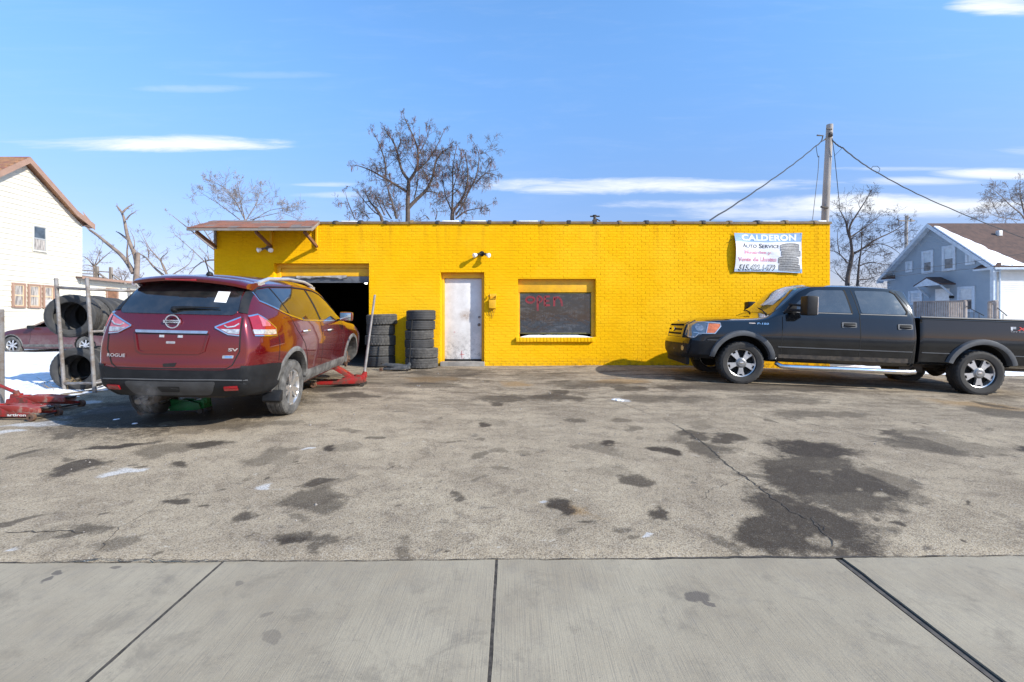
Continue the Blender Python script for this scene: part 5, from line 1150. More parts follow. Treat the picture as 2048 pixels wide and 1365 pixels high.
AX = {'R': (lambda u, v: Vector((u, -4, v)), Vector((0,1,0))), 'L': (lambda u, v: Vector((u, 4, v)), Vector((0,-1,0))),
      'B': (lambda u, v: Vector((-12, u, v)), Vector((1,0,0))), 'F': (lambda u, v: Vector((12, u, v)), Vector((-1,0,0))), 'T': (lambda u, v: Vector((u, v, 5)), Vector((0,0,-1)))}
def cast(bvh, u, v, ax, off):
    o, d = AX[ax][0](u, v), AX[ax][1]; h, n, i, _ = bvh.ray_cast(o, d)
    if h is None:
        h, n, i, _ = bvh.find_nearest(o+d*(4 if ax in 'RLT' else 12)); 
    if n.dot(d) > 0: n = -n
    return h+n*off, n
def patch(name, bvh, poly, ax, m, parent, off=.004, thick=.012, res=.06, **k):
    bm = bmesh.new(); vs = [bm.verts.new((a, b, 0)) for a, b in poly]; bm.faces.new(vs); bmesh.ops.triangulate(bm, faces=bm.faces[:], ngon_method='EAR_CLIP')
    us = [p[0] for p in poly]; ws = [p[1] for p in poly]
    for (lo, hi, no) in ((min(us), max(us), (1,0,0)), (min(ws), max(ws), (0,1,0))):
        n = int((hi-lo)/res)
        for q in range(1, n+1):
            c = lo+(hi-lo)*q/(n+1); co = (c, 0, 0) if no[0] else (0, c, 0)
            bmesh.ops.bisect_plane(bm, geom=bm.verts[:]+bm.edges[:]+bm.faces[:], plane_co=co, plane_no=no, dist=1e-5)
    bm.verts.ensure_lookup_table(); d = AX[ax][1]; mb = MB(); nv = len(bm.verts)
    f_, b_ = [], []
    for v in bm.verts:
        h, nn = cast(bvh, v.co.x, v.co.y, ax, off); f_.append(h); b_.append(h-nn*(thick+off)*.98)
    mb.v = [tuple(v) for v in f_+b_]; ix = {v: i for i, v in enumerate(bm.verts)}
    for f in bm.faces:
        t_ = tuple(ix[v] for v in f.verts); mb.f.append(t_)
    for e in bm.edges:
        if len(e.link_faces) == 1: a, b = ix[e.verts[0]], ix[e.verts[1]]; mb.f.append((a, b, b+nv, a+nv))
    bm.free(); return mb.build(name, m, parent, sharp=40, **k)
def rpoly(pts, r=.03, n=4):   # round the corners of a polygon
    out = []; N = len(pts)
    for i in range(N):
        p0, p1, p2 = Vector(pts[i-1]+(0,)), Vector(pts[i]+(0,)), Vector(pts[(i+1) % N]+(0,)); a = (p0-p1); b = (p2-p1); rr = min(r, a.length*.45, b.length*.45)
        pa, pb = p1+a.normalized()*rr, p1+b.normalized()*rr
        for k in range(n+1):
            t_ = k/n; q = pa*(1-t_)**2+p1*2*t_*(1-t_)+pb*t_*t_; out.append((q.x, q.y))
    return out
def strip_poly(pts, w):
    L = []; Rr = []
    for i, p in enumerate(pts):
        a = Vector(pts[max(i-1, 0)]+(0,)); b = Vector(pts[min(i+1, len(pts)-1)]+(0,)); d = (b-a).normalized(); n = Vector((-d.y, d.x, 0))*w/2
        L.append((p[0]+n.x, p[1]+n.y)); Rr.append((p[0]-n.x, p[1]-n.y))
    return L+Rr[::-1]
def ring_poly(cx_, cz_, r0, r1, a0, a1, n=20, sx=1.0):
    A = [(cx_+r1*sx*cos(radians(lerp(a0, a1, k/n))), cz_+r1*sin(radians(lerp(a0, a1, k/n)))) for k in range(n+1)]
    B = [(cx_+r0*sx*cos(radians(lerp(a0, a1, k/n))), cz_+r0*sin(radians(lerp(a0, a1, k/n)))) for k in range(n+1)]
    return A+B[::-1]
def ring_trim(name, bvh, cx_, cz_, r0, r1, a0, a1, ax, m, parent, off, thick=.03, n=26, sx=1.0, lip=None):
    mb = MB(); rows = []; s = -1 if ax == 'R' else 1
    for k in range(n+1):
        a = radians(lerp(a0, a1, k/n)); row = []
        hs = []
        for r in (r0, lerp(r0, r1, .35), lerp(r0, r1, .8), r1):
            h, nn = cast(bvh, cx_+max(r, (r0+r1)/2+.004)*sx*cos(a), cz_+max(r, (r0+r1)/2+.004)*sin(a), ax, 0); hs.append(Vector((cx_+r*sx*cos(a), h.y, cz_+r*sin(a))))
        o = off; row = [hs[0]+Vector((0,-s*thick*1.6,0)), hs[0]+Vector((0,s*o*.8,0)), hs[1]+Vector((0,s*o,0)), hs[2]+Vector((0,s*o*.9,0)), hs[3]+Vector((0,s*.001,0)), hs[3]+Vector((0,-s*.02,0))]
        rows.append(row)
    m_ = len(rows[0])
    for r in rows: mb.v += [tuple(v) for v in r]
    mb.f = [(k*m_+i, k*m_+i+1, (k+1)*m_+i+1, (k+1)*m_+i) for k in range(n) for i in range(m_-1)]+[tuple(range(m_)), tuple(n*m_+i for i in range(m_))]
    return mb.build(name, m, parent, sharp=50)
def decal(name, bvh, s, ax, u0, v0, width, height, m, parent, off=.006, bold=.0, shear=0):
    vs, fs, w, h = text_geo(s, 1.0, offset=bold, shear=shear); sg = -1 if ax in 'LB' else 1; mb = MB()
    mb.add([cast(bvh, u0+sg*x/w*width, v0+y/h*height, ax, off)[0] for x, y in vs], fs); return mb.build(name, m, parent, smooth=False)
def tyre_mesh(name, R, Rr, w, n=72, d=.008, lug=.007, m=None, chunky=False):
    pf = [(Rr, -.40*w), (Rr+.012, -.455*w), (lerp(Rr, R, .45), -.50*w), (lerp(Rr, R, .62), -.502*w), (lerp(Rr, R, .64), -.492*w), (R-.030, -.475*w), (R-.014, -.455*w), (R-.001, -.39*w), (R, -.27*w), (R-d, -.26*w), (R-d, -.22*w), (R+.001, -.21*w), (R+.001, -.04*w), (R-d, -.03*w), (R-d, .03*w)]
    half = pf[:-1]; prof = half+[(r, -h) for r, h in half[::-1]]
    inner = [(R-.045, .34*w), (R-.032, 0), (R-.045, -.34*w)]
    lugs = {6, 7, 8, 11, 12}; nh = len(prof)
    def mod(i, k):
        j = i if i < len(half) else (nh-1-i)
        if i >= nh: return 0
        if j in (6, 7): return -lug if ((k+(0 if i < len(half) else 1)) % 2) else .0015
        if j == 8: return -lug*.7 if k % 2 else 0
        if j in (11, 12): return -lug*.7 if (k+1) % 2 else 0
        if j == 5 and chunky: return -lug*.8 if k % 2 else .002
        return 0
    mb = MB(); mb.lathe(prof+inner, n, 'y', mod=mod, closed=True); me = mb.mesh(name, sharp=28); me.materials.append(m or M['rubber']); return me
def add_mesh_part(name, mb, m, **k): me = mb.mesh(name, **k); me.materials.append(m); return me

# ------------------------------------------------------------------ red SUV
LIFT = .10
def suv():
    yaw = pi/2+.08; t_ = thing('red_suv', 'metallic red SUV with its right front wheel off, jacked up', 'car', (0,0,0), (.025, -.034, yaw))
    Rm = Euler((.025, -.034, yaw), 'XYZ').to_matrix(); cont = Vector((0, -.89, 0)); target = Vector((-2.82, 5.94, .283))
    t_.location = target-Rm @ cont
    L = LIFT
    K = [ # X, zb,yb, zs,ys, zm,ym, zbelt,ybelt, zr,yr, zc
     (-.93,.30,.62,.42,.77,.78,.815,1.14,.745,1.50,.56,1.585),
     (-.60,.26,.68,.38,.82,.80,.865,1.14,.80,1.52,.595,1.62),
     (-.20,.22,.74,.34,.865,.82,.90,1.12,.85,1.555,.62,1.655),
     (.50,.20,.76,.32,.885,.80,.915,1.08,.875,1.575,.65,1.68),
     (1.20,.20,.76,.32,.88,.78,.915,1.05,.88,1.565,.65,1.68),
     (1.60,.20,.76,.32,.88,.78,.915,1.035,.88,1.49,.66,1.62),
     (1.95,.20,.76,.32,.88,.78,.915,1.02,.88,1.33,.69,1.44),
     (2.25,.20,.76,.34,.885,.79,.92,1.00,.88,1.13,.74,1.21),
     (2.50,.20,.76,.36,.89,.80,.92,.98,.87,1.02,.78,1.09),
     (3.00,.20,.72,.36,.885,.78,.915,.93,.86,.97,.76,1.04),
     (3.40,.22,.70,.36,.86,.70,.885,.86,.84,.90,.72,.965),
     (3.68,.26,.62,.36,.80,.62,.84,.74,.80,.78,.68,.84)]
    K = [tuple([k[0]]+[v+(L if i in (0,2,4,6,8,10) else 0) for i, v in enumerate(k[1:])]) for k in K]
    rx = pchip([.2+L,.30+L,.45+L,.62+L,.70+L,1.0+L,1.14+L,1.3+L,1.5+L,1.6+L], [-.80,-.85,-.935,-.94,-.925,-.90,-.865,-.765,-.615,-.53])
    fxf = pchip([.2+L,.36+L,.6+L,.8+L,1.0+L], [3.50,3.66,3.70,3.62,3.3])
    mb = loft_body(K, rx, fxf, .075, .16)
    base = mb.mesh('body'); bv = bvh_of(base)
    cut = []
    for ax_ in (0, 2.706):
        for s in (-1, 1):
            c = MB(); n = 40; ring = [(ax_+.40*cos(2*pi*k/n), .35+L*.75+.405*sin(2*pi*k/n)) for k in range(n)]; c.prism(ring, s*.52, s*1.2, 'xz'); cut.append(c.mesh('c', smooth=False))
    me = bool_cut(base, cut)
    def tst(p):
        c = p.center
        for ax_ in (0, 2.706):
            if abs(sqrt((c.x-ax_)**2+(c.z-.35-L*.75)**2)-.402) < .012 and abs(c.y) < .93 and abs(c.y) > .5 or (abs(abs(c.y)-.52) < .01 and sqrt((c.x-ax_)**2+(c.z-.35-L*.75)**2) < .41): return 1
        return 1 if c.z < .27+L and abs(p.normal.z) > .5 else 0
    finish(me, [M['paint_red'], M['plastic_dusty']], tst); body = mkobj('body', me, None, t_)
    Z = lambda z: z+L
    def pt(nm, poly, ax, m, par=t_, off=.004, thick=.012, res=.06, rd=0, mir=False, **k):
        pl = [(a*(.92 if ax == 'B' else 1), Z(b)) for a, b in poly]
        if rd: pl = rpoly(pl, rd)
        return patch(nm, bv, pl, ax, m, par, off, thick, res, **k)
    # tail: glass, black pillar garnish, wiper, paper
    gl = pt('rear_window', [(-.615,1.185),(.615,1.185),(.655,1.22),(.60,1.50),(.50,1.525),(-.50,1.525),(-.60,1.50),(-.655,1.22)], 'B', M['glass_car'], off=.008, rd=.03)
    for s in (-1, 1): pt('pillar_garnish', [(s*.662,1.215),(s*.745,1.20),(s*.66,1.51),(s*.608,1.50)], 'B', M['plastic_black'], off=.010)
    mb = MB(); p = [cast(bv, y, Z(z), 'B', .03)[0] for y, z in ((.02,1.225),(-.05,1.24),(-.22,1.245),(-.42,1.245))]; mb.tube(p, [.022,.016,.011,.006], 8); q = cast(bv, .02, Z(1.225), 'B', .02)[0]; mb.lathe([(.034,-.03),(.034,.01),(.02,.025),(0,.03)], 14, 'x', Matrix.Translation(q) @ Matrix.Rotation(pi, 4, 'Z')); mb.build('rear_wiper', M['plastic_black'], gl)
    pt('paper_notice', [(-.36,1.32),(-.49,1.315),(-.485,1.435),(-.355,1.44)], 'B', M['paper'], gl, off=.011, thick=.002)
    # spoiler
    mb = MB(); sec = [(-.42,1.60),(-.60,1.625),(-.80,1.600),(-.835,1.575),(-.82,1.545),(-.66,1.53),(-.55,1.535)]; ys_ = frange(-.61, .61, .09); m_ = len(sec)
    for y in ys_:
        q_ = abs(y/.61); 
        for (x, z) in sec: mb.v.append((x+.11*q_**2.2-(0 if q_ < .99 else -.05), y, Z(z-.055*q_**2-(.01 if q_ > .99 else 0)+(.0 if q_ < .99 else 0))))
    mb.f = [(k*m_+i, k*m_+(i+1) % m_, (k+1)*m_+(i+1) % m_, (k+1)*m_+i) for k in range(len(ys_)-1) for i in range(m_)]+[tuple(range(m_)), tuple((len(ys_)-1)*m_+i for i in range(m_))]
    sp = mb.build('spoiler', M['paint_red'], t_, sharp=45, bevel=0)
    mb = MB(); mb.box(-.829,-.815,-.16,.16,Z(1.550),Z(1.572)); mb.build('brake_light_bar', M['red_lens'], sp, bevel=.003)
    # lamps: inner (on the tailgate) and outer (round the corner)
    for s in (-1, 1):
        lt = pt('tail_light', [(s*.455,1.055),(s*.705,1.155),(s*.715,.975),(s*.60,.985)], 'B', M['red_lens'] if s < 0 else M['pink_lens'], off=.012, thick=.02, res=.04)
        pt('lamp_rim', strip_poly([(s*.455,1.055),(s*.705,1.162)], .014), 'B', M['chrome'], lt, off=.016)
        pt('lamp_rim', strip_poly([(s*.455,1.052),(s*.60,.980),(s*.715,.968)], .012), 'B', M['chrome'], lt, off=.016)
        pt('reverse_lens', [(s*.515,1.035),(s*.712,1.035),(s*.712,.984),(s*.602,.992)], 'B', M['clear_lens'], lt, off=.017, res=.04)
        pt('lens_curve', strip_poly([(s*.55,1.075),(s*.585,1.055),(s*.655,1.065),(s*.70,1.095)], .014), 'B', M['clear_lens'], lt, off=.018)
        ax = 'R' if s < 0 else 'L'
        l2 = pt('tail_light', [(-.815,1.165),(-.70,1.185),(-.565,1.10),(-.47,1.03),(-.49,.955),(-.60,.955),(-.83,.972)], ax, M['red_lens'] if s < 0 else M['pink_lens'], off=.013, thick=.02, res=.04)
        pt('lamp_rim', strip_poly([(-.815,1.172),(-.70,1.192),(-.565,1.107),(-.463,1.032),(-.483,.950),(-.60,.950),(-.83,.965)], .014), ax, M['chrome'], l2, off=.017)
        pt('reverse_lens', [(-.83,1.03),(-.48,1.015),(-.49,.965),(-.60,.963),(-.83,.98)], ax, M['clear_lens'], l2, off=.018)
        pt('lens_curve', [(-.70,1.180),(-.57,1.095),(-.56,1.06),(-.70,1.06)], ax, M['pink_lens'], l2, off=.018)
    # corner of body behind lamps is bridged by a red strip of lens
    # chrome bar, emblem, plate recess, lettering
    pt('chrome_bar', rpoly([(-.385,.985),(.385,.985),(.395,1.012),(-.395,1.012)], .01), 'B', M['chrome'], off=.022, thick=.03)
    mr = mat('recess_red_paint', (.24,.012,.02), (.20,.03,.035), 6, .35, metal=.3)
    pr = MB()
    pt('plate_recess', [(-.37,.975),(.37,.975),(.33,.80),(-.33,.80)], 'B', M['paint_red'], off=.003, thick=.004)
    for y in (-.10, .10): pt('plate_lamp', [(y-.025,.965),(y+.025,.965),(y+.025,.94),(y-.025,.94)], 'B', M['clear_lens'], off=.010)
    pt('recess_edge', strip_poly([(.40,.97),(.36,.80),(.30,.775),(-.30,.775),(-.36,.80),(-.40,.97)], .016), 'B', M['paint_red'], off=.012)
    pt('latch_mark', rpoly([(-.05,.90),(.05,.90),(.05,.875),(-.05,.875)], .01), 'B', M['chrome'], off=.006)
    pt('tow_notch', [(-.075,.675),(.07,.665),(.06,.63),(-.06,.635)], 'B', M['black'], off=.005)
    pt('recess_shadow_gap', strip_poly([(-.395,.978),(.395,.978)], .010), 'B', M['black'], off=.010)
    q, nn = cast(bv, 0, Z(1.105), 'B', .012)
    mb = MB(); mb.lathe([(.058,-.006),(.062,.010),(.074,.010),(.078,-.004)], 32, 'x', Matrix.Translation(q) @ Matrix.Rotation(pi, 4, 'Z')); mb.box(q.x-.016, q.x, -.086, .086, q.z-.015, q.z+.015); em = mb.build('emblem', M['chrome'], t_, bevel=0)
    vs, fs, w_, h_ = text_geo('NISSAN', 1.0, offset=.02); mb = MB(); mb.add([(q.x-.0175, .066-x/w_*.132, q.z-.009+y/h_*.018) for x, y in vs], fs); mb.build('lettering', M['black'], em, smooth=False)
    decal('lettering', bv, 'ROGUE', 'B', .66, Z(.722), .20, .036, M['chrome'], t_, off=.010, bold=.02)
    decal('lettering', bv, 'SV', 'B', -.56, Z(.800), .095, .034, M['chrome'], t_, off=.010, bold=.03)
    pt('blue_badge', rpoly([(-.55,.725),(-.665,.725),(-.67,.757),(-.555,.757)], .008), 'B', M['chrome'], off=.008); pt('badge_inlay', [(-.575,.732),(-.65,.732),(-.655,.750),(-.58,.750)], 'B', M['blue_badge'], off=.0105)
    # tailgate gaps
    pt('tailgate_gap', strip_poly([(-.722,1.16),(-.725,.80),(-.66,.655),(-.60,.615),(.60,.615),(.66,.655),(.725,.80),(.722,1.16)], .012), 'B', M['black'], off=.0035, thick=.004)
    # bumper, lower panel, reflectors
    bp = pt('rear_bumper', [(-.80,.63),(-.66,.615),(-.56,.60),(.56,.60),(.66,.615),(.80,.63),(.82,.45),(.74,.31),(-.74,.31),(-.82,.45)], 'B', M['plastic_black'], off=.012, thick=.02, res=.05)
    for s, ax in ((-1, 'R'), (1, 'L')):
        pt('bumper_corner', [(-.94,.645),(-.60,.635),(-.385,.615),(-.40,.36),(-.50,.27),(-.86,.31),(-.95,.45)], ax, M['plastic_black'], off=.014, thick=.02, res=.05)
        pt('reflector', rpoly([(s*.57,.425),(s*.71,.430),(s*.715,.388),(s*.565,.383)], .012), 'B', M['red_lens'], off=.022)
    pt('bumper_crease', strip_poly([(-.80,.49),(-.45,.50),(.45,.50),(.80,.49)], .010), 'B', M['plastic_grey'], bp, off=.020, thick=.01)
    pt('skid_panel', rpoly([(-.50,.48),(.50,.48),(.42,.335),(-.42,.335)], .05), 'B', mat('dull_grey_bumper_panel', (.045,.047,.05), (.03,.03,.032), 5, .5), off=.024, thick=.02)
    pt('panel_slot', rpoly([(-.12,.43),(.12,.43),(.10,.375),(-.10,.375)], .015), 'B', M['black'], off=.027)
    mb = MB(); mb.tube([(-.72,.40,Z(.24)),(-.88,.40,Z(.235))], .032, 14); mb.build('exhaust_pipe', M['steel_dark'], t_)
    mb = MB(); mb.tube([(-.75,.40,Z(.25)),(-.35,.35,Z(.27))], .09, 14); mb.box(-.15,.15,-.75,.75,Z(.22),Z(.30)); mb.box(-.5,-.3,-.3,.25,Z(.20),Z(.26)); mb.build('underbody', M['steel_dark'], t_, bevel=.02)
    # side glass both sides
    for s, ax in ((-1, 'R'), (1, 'L')):
        q1 = [(-.52,1.345),(-.50,1.47),(-.22,1.505),(-.05,1.21),(-.20,1.235)]
        q2 = [(-.015,1.185),(-.175,1.505),(.40,1.522),(.86,1.515),(.98,1.09),(.35,1.115)]
        q3 = [(1.06,1.088),(.945,1.51),(1.18,1.50),(1.45,1.455),(1.70,1.35),(2.05,1.10),(2.02,1.065)]
        for q_ in (q1, q2, q3): pt('side_window', q_, ax, M['glass_car'], off=.006, rd=.02, res=.07)
        pt('window_trim', strip_poly([(-.535,1.475),(-.54,1.345),(-.20,1.222),(.0,1.168),(.35,1.10),(1.0,1.073),(1.55,1.055),(2.05,1.048)], .020), ax, M['chrome'], off=.010)
        pt('window_trim', strip_poly([(-.54,1.48),(-.22,1.522),(.40,1.540),(.95,1.532),(1.22,1.515),(1.47,1.472),(1.73,1.365),(2.0,1.19)], .014), ax, M['plastic_black'], off=.010)
        pt('pillar_cover', [(.875,1.515),(.935,1.51),(1.05,1.085),(.99,1.088)], ax, M['plastic_black'], off=.009)
        pt('pillar_cover', [(-.21,1.505),(-.185,1.505),(-.022,1.19),(-.045,1.205)], ax, M['plastic_black'], off=.009)
        for ln in ([(1.02,1.05),(1.04,.75),(1.03,.42)], [(2.12,1.03),(2.14,.8),(2.10,.42)], [(-.02,1.15),(.10,.98),(.30,.80),(.42,.62),(.46,.42)], [(-.42,.955),(-.43,.64)]):
            pt('door_gap', strip_poly(ln, .009), ax, M['black'], off=.0025, thick=.003)
        pt('sill_cladding', [(.40,.445),(.48,.415),(2.24,.400),(2.30,.43),(2.30,.27),(.46,.27),(.38,.34)], ax, M['plastic_dusty'], off=.014, thick=.02)
        for x, z in ((.36,.955),(1.36,.915)):
            h, nn = cast(bv, x, Z(z), ax, 0); sy = s
            mb = MB(); mb.tube([h+Vector((-.085,0,0)), h+Vector((-.05,sy*.035,.004)), h+Vector((.06,sy*.035,.002)), h+Vector((.085,0,0))], [.013,.017,.016,.012], 10); mb.build('door_handle', M['chrome'], t_)
        ring_trim('arch_trim', bv, 0, .35+L*.75, .395, .455, -12, 192, ax, M['plastic_dusty'] if s < 0 else M['plastic_black'], t_, .016); ring_trim('arch_trim', bv, 2.706, .35+L*.75, .395, .455, -12, 192, ax, M['plastic_dusty'], t_, .016)
        # roof rail
        mb = MB(); pts = [cast(bv, x, s*.585, 'T', o)[0] for x, o in ((-.42,.0),(-.30,.025),(-.10,.05),(.5,.062),(1.1,.055),(1.42,.035),(1.62,.0))]; mb.tube(pts, [.020,.026,.024,.022,.022,.024,.016], 10)
        for x in (-.30, 1.45): c_ = cast(bv, x, s*.585, 'T', .015)[0]; mb.box(c_.x-.09, c_.x+.09, c_.y-.022, c_.y+.022, c_.z-.03, c_.z+.012)
        mb.build('roof_rail', M['silver_rail'], t_, bevel=0)
        # mirror
        mb = MB(); c_ = Vector((1.93, s*1.01, Z(1.11))); mb.box(-.05,.075,-.105,.105,-.072,.082, Matrix.Translation(c_)); mi = mb.build('mirror', M['paint_red'], t_, bevel=.035)
        mb = MB(); mb.box(-.058,-.0495,-.088,.088,-.058,.066, Matrix.Translation(c_)); mb.build('mirror_glass', mat('mirror_glass', (.62,.70,.70), None, 3, .08, metal=1), mi, bevel=.006)
        mb = MB(); mb.beam(c_+Vector((.01,-s*.08,-.05)), c_+Vector((.03,-s*.17,-.06)), .07, .03); mb.build('mirror_arm', M['plastic_black'], mi, bevel=.008)
    # windscreen, antenna
    mb = MB()
    patch('windscreen', bv, [(1.56,-.60),(2.30,-.70),(2.30,.70),(1.56,.60)], 'T', M['glass_car'], t_, .006)
    mb = MB(); a = cast(bv, -.28, 0, 'T', 0)[0]; mb.tube([a, a+Vector((-.11,0,.20))], [.008,.004], 8); mb.lathe([(.04,0),(.03,.03),(0,.045)], 14, 'z', Matrix.Translation(a)); mb.build('antenna', M['plastic_black'], t_)
    # wheels: rear pair and left front; the right front hub is bare
    tm = tyre_mesh('wheel', .352, .222, .225, 80, .009, .006, M['rubber_dusty']); tm_shade = tyre_mesh('wheel', .352, .222, .225, 80, .009, .006, M['rubber'])  # left wheels get darker rubber standing in for shade under the car
    rim = MB(); rim.lathe([(.222,-.10),(.205,-.09),(.205,.055),(.214,.085),(.224,.093),(.226,.088),(.226,.0)], 48, 'y')
    for k in range(5):
        for dv in (-.20, .20):
            a = 2*pi*k/5+pi/2; ca, sa = cos(a+dv), sin(a+dv); c0, s0 = cos(a+dv*.35), sin(a+dv*.35)
            rim.beam((c0*.03, .062, s0*.03), (ca*.212, .082, sa*.212), .046, .026, up=(0,1,0))
        a0 = 2*pi*k/5+pi/2
    rim.lathe([(0,.082),(.030,.080),(.036,.070),(.06,.062),(.06,.03)], 24, 'y')
    rmesh = add_mesh_part('rim', rim, M['alloy'], bevel=0); dsk = MB(); dsk.lathe([(0,.0),(.20,.0),(.20,-.02),(0,-.02)], 36, 'y'); dmesh = add_mesh_part('brake_disc', dsk, M['steel_dark'])
    for (x, s) in ((0,-1), (0,1), (2.706,1)):
        w = mkobj('wheel', tm if s < 0 else tm_shade, None, t_, loc=(x, s*.78, .352+(0 if s < 0 else .0)), rot=(0, .4, 0 if s > 0 else pi)); mkobj('rim', rmesh, None, w); mkobj('brake_disc', dmesh, None, w)
    hb = MB(); hb.lathe([(0,.075),(.022,.075),(.028,.05),(.065,.045),(.07,.03),(.095,.028),(.098,.02),(.148,.02),(.148,-.01),(.10,-.012),(.10,-.06),(0,-.06)], 36, 'y')
    for k in range(5): a = 2*pi*k/5; hb.tube([(.057*cos(a), .045, .057*sin(a)), (.057*cos(a), .075, .057*sin(a))], .007, 6)
    hub = hb.build('brake_hub', M['rust'], t_, loc=(2.706, -.80, .40), rot=(0, 0, pi+.12)); 
    mb = MB(); mb.tube([(2.706,-.62,.42),(2.69,-.57,.75)], [.05,.06], 10); mb.box(2.56,2.66,-.84,-.68,.36,.52); mb.tube([(2.706,-.70,.34),(2.60,-.40,.34)], .03, 8); mb.build('suspension_strut', M['plastic_dusty'], t_, bevel=.01)
    mb = MB(); vs = []; pr = [(-.395,.30),(-.45,.26),(-.47,.19),(-.44,.16),(-.37,.18),(-.36,.30)]; mb.prism([(a, Z(b)-.02) for a, b in pr], -.90, -.70, 'xz'); mb.build('mud_flap', M['plastic_black'], t_, bevel=.008)
    return t_
red = suv()

# ------------------------------------------------------------------ dark pickup
def truck():
    fw = Vector((-.995, .10, 0)).normalized(); yaw = atan2(fw.y, fw.x); pitch = -.0367
    t_ = thing('pickup_truck', 'dirty black crew cab pickup truck parked against the yellow wall', 'pickup truck', ((4.19+.097)*1.04, (8.41+.965)*1.04, CAMZ-1.170*1.04), (0, pitch, yaw)); t_.scale = (1.04,)*3   # 275/65R18 tyres: 0.83 m
    K = [
     (-2.93,.44,.80,.52,.95,.92,.985,1.335,.93,1.80,.70,1.865),
     (-2.60,.44,.82,.52,.97,.92,1.00,1.335,.95,1.845,.715,1.915),
     (-1.90,.44,.82,.52,.97,.92,1.00,1.335,.955,1.86,.72,1.935),
     (-1.30,.44,.82,.52,.97,.92,1.00,1.335,.955,1.845,.715,1.925),
     (-1.10,.44,.82,.52,.97,.92,1.00,1.335,.955,1.775,.72,1.865),
     (-.85,.44,.82,.52,.97,.92,1.00,1.330,.955,1.56,.76,1.66),
     (-.62,.44,.82,.52,.97,.92,1.00,1.29,.955,1.365,.80,1.46),
     (-.45,.44,.82,.52,.97,.92,1.00,1.215,.95,1.262,.82,1.325),
     (-.28,.44,.82,.52,.97,.92,1.00,1.175,.945,1.222,.82,1.272),
     (.30,.44,.78,.52,.96,.90,.99,1.135,.935,1.185,.82,1.245),
     (.70,.44,.74,.52,.94,.88,.975,1.09,.915,1.145,.80,1.200),
     (.93,.46,.70,.52,.92,.86,.955,1.01,.90,1.065,.78,1.12)]
    bk = lambda z: -2.93+.06*sst(1.4, 1.86, z); fr = pchip([.40,.50,.76,.79,.85,1.10,1.2], [.88,.95,.95,.90,.89,.85,.76])
    mb = loft_body(K, bk, fr, .01, .10, .02, .17, .10, .50, .5, 80); base = mb.mesh('cab_body'); bv = bvh_of(base)
    def arch(ax_, r=.475, zc=.43):
        cs = []
        for s in (-1, 1):
            c = MB(); n = 40; ring = [(ax_+r*1.04*cos(2*pi*k/n), zc+r*sin(2*pi*k/n)) for k in range(n)]; c.prism(ring, s*.60, s*1.3, 'xz'); cs.append(c.mesh('c', smooth=False))
        return cs
    def tstf(ax_): 
        def f(p):
            c = p.center; d = sqrt(((c.x-ax_)/1.04)**2+(c.z-.43)**2)
            return 1 if (abs(d-.474) < .014 and abs(c.y) < .99) or (abs(abs(c.y)-.60) < .01 and d < .48) or (c.z < .46 and abs(p.normal.z) > .5) else 0
        return f
    finish(bool_cut(base, arch(0)), [M['paint_dark'], M['black']], tstf(0)); me = bpy.data.meshes[-1]
    return t_, K, bv, base, arch, tstf
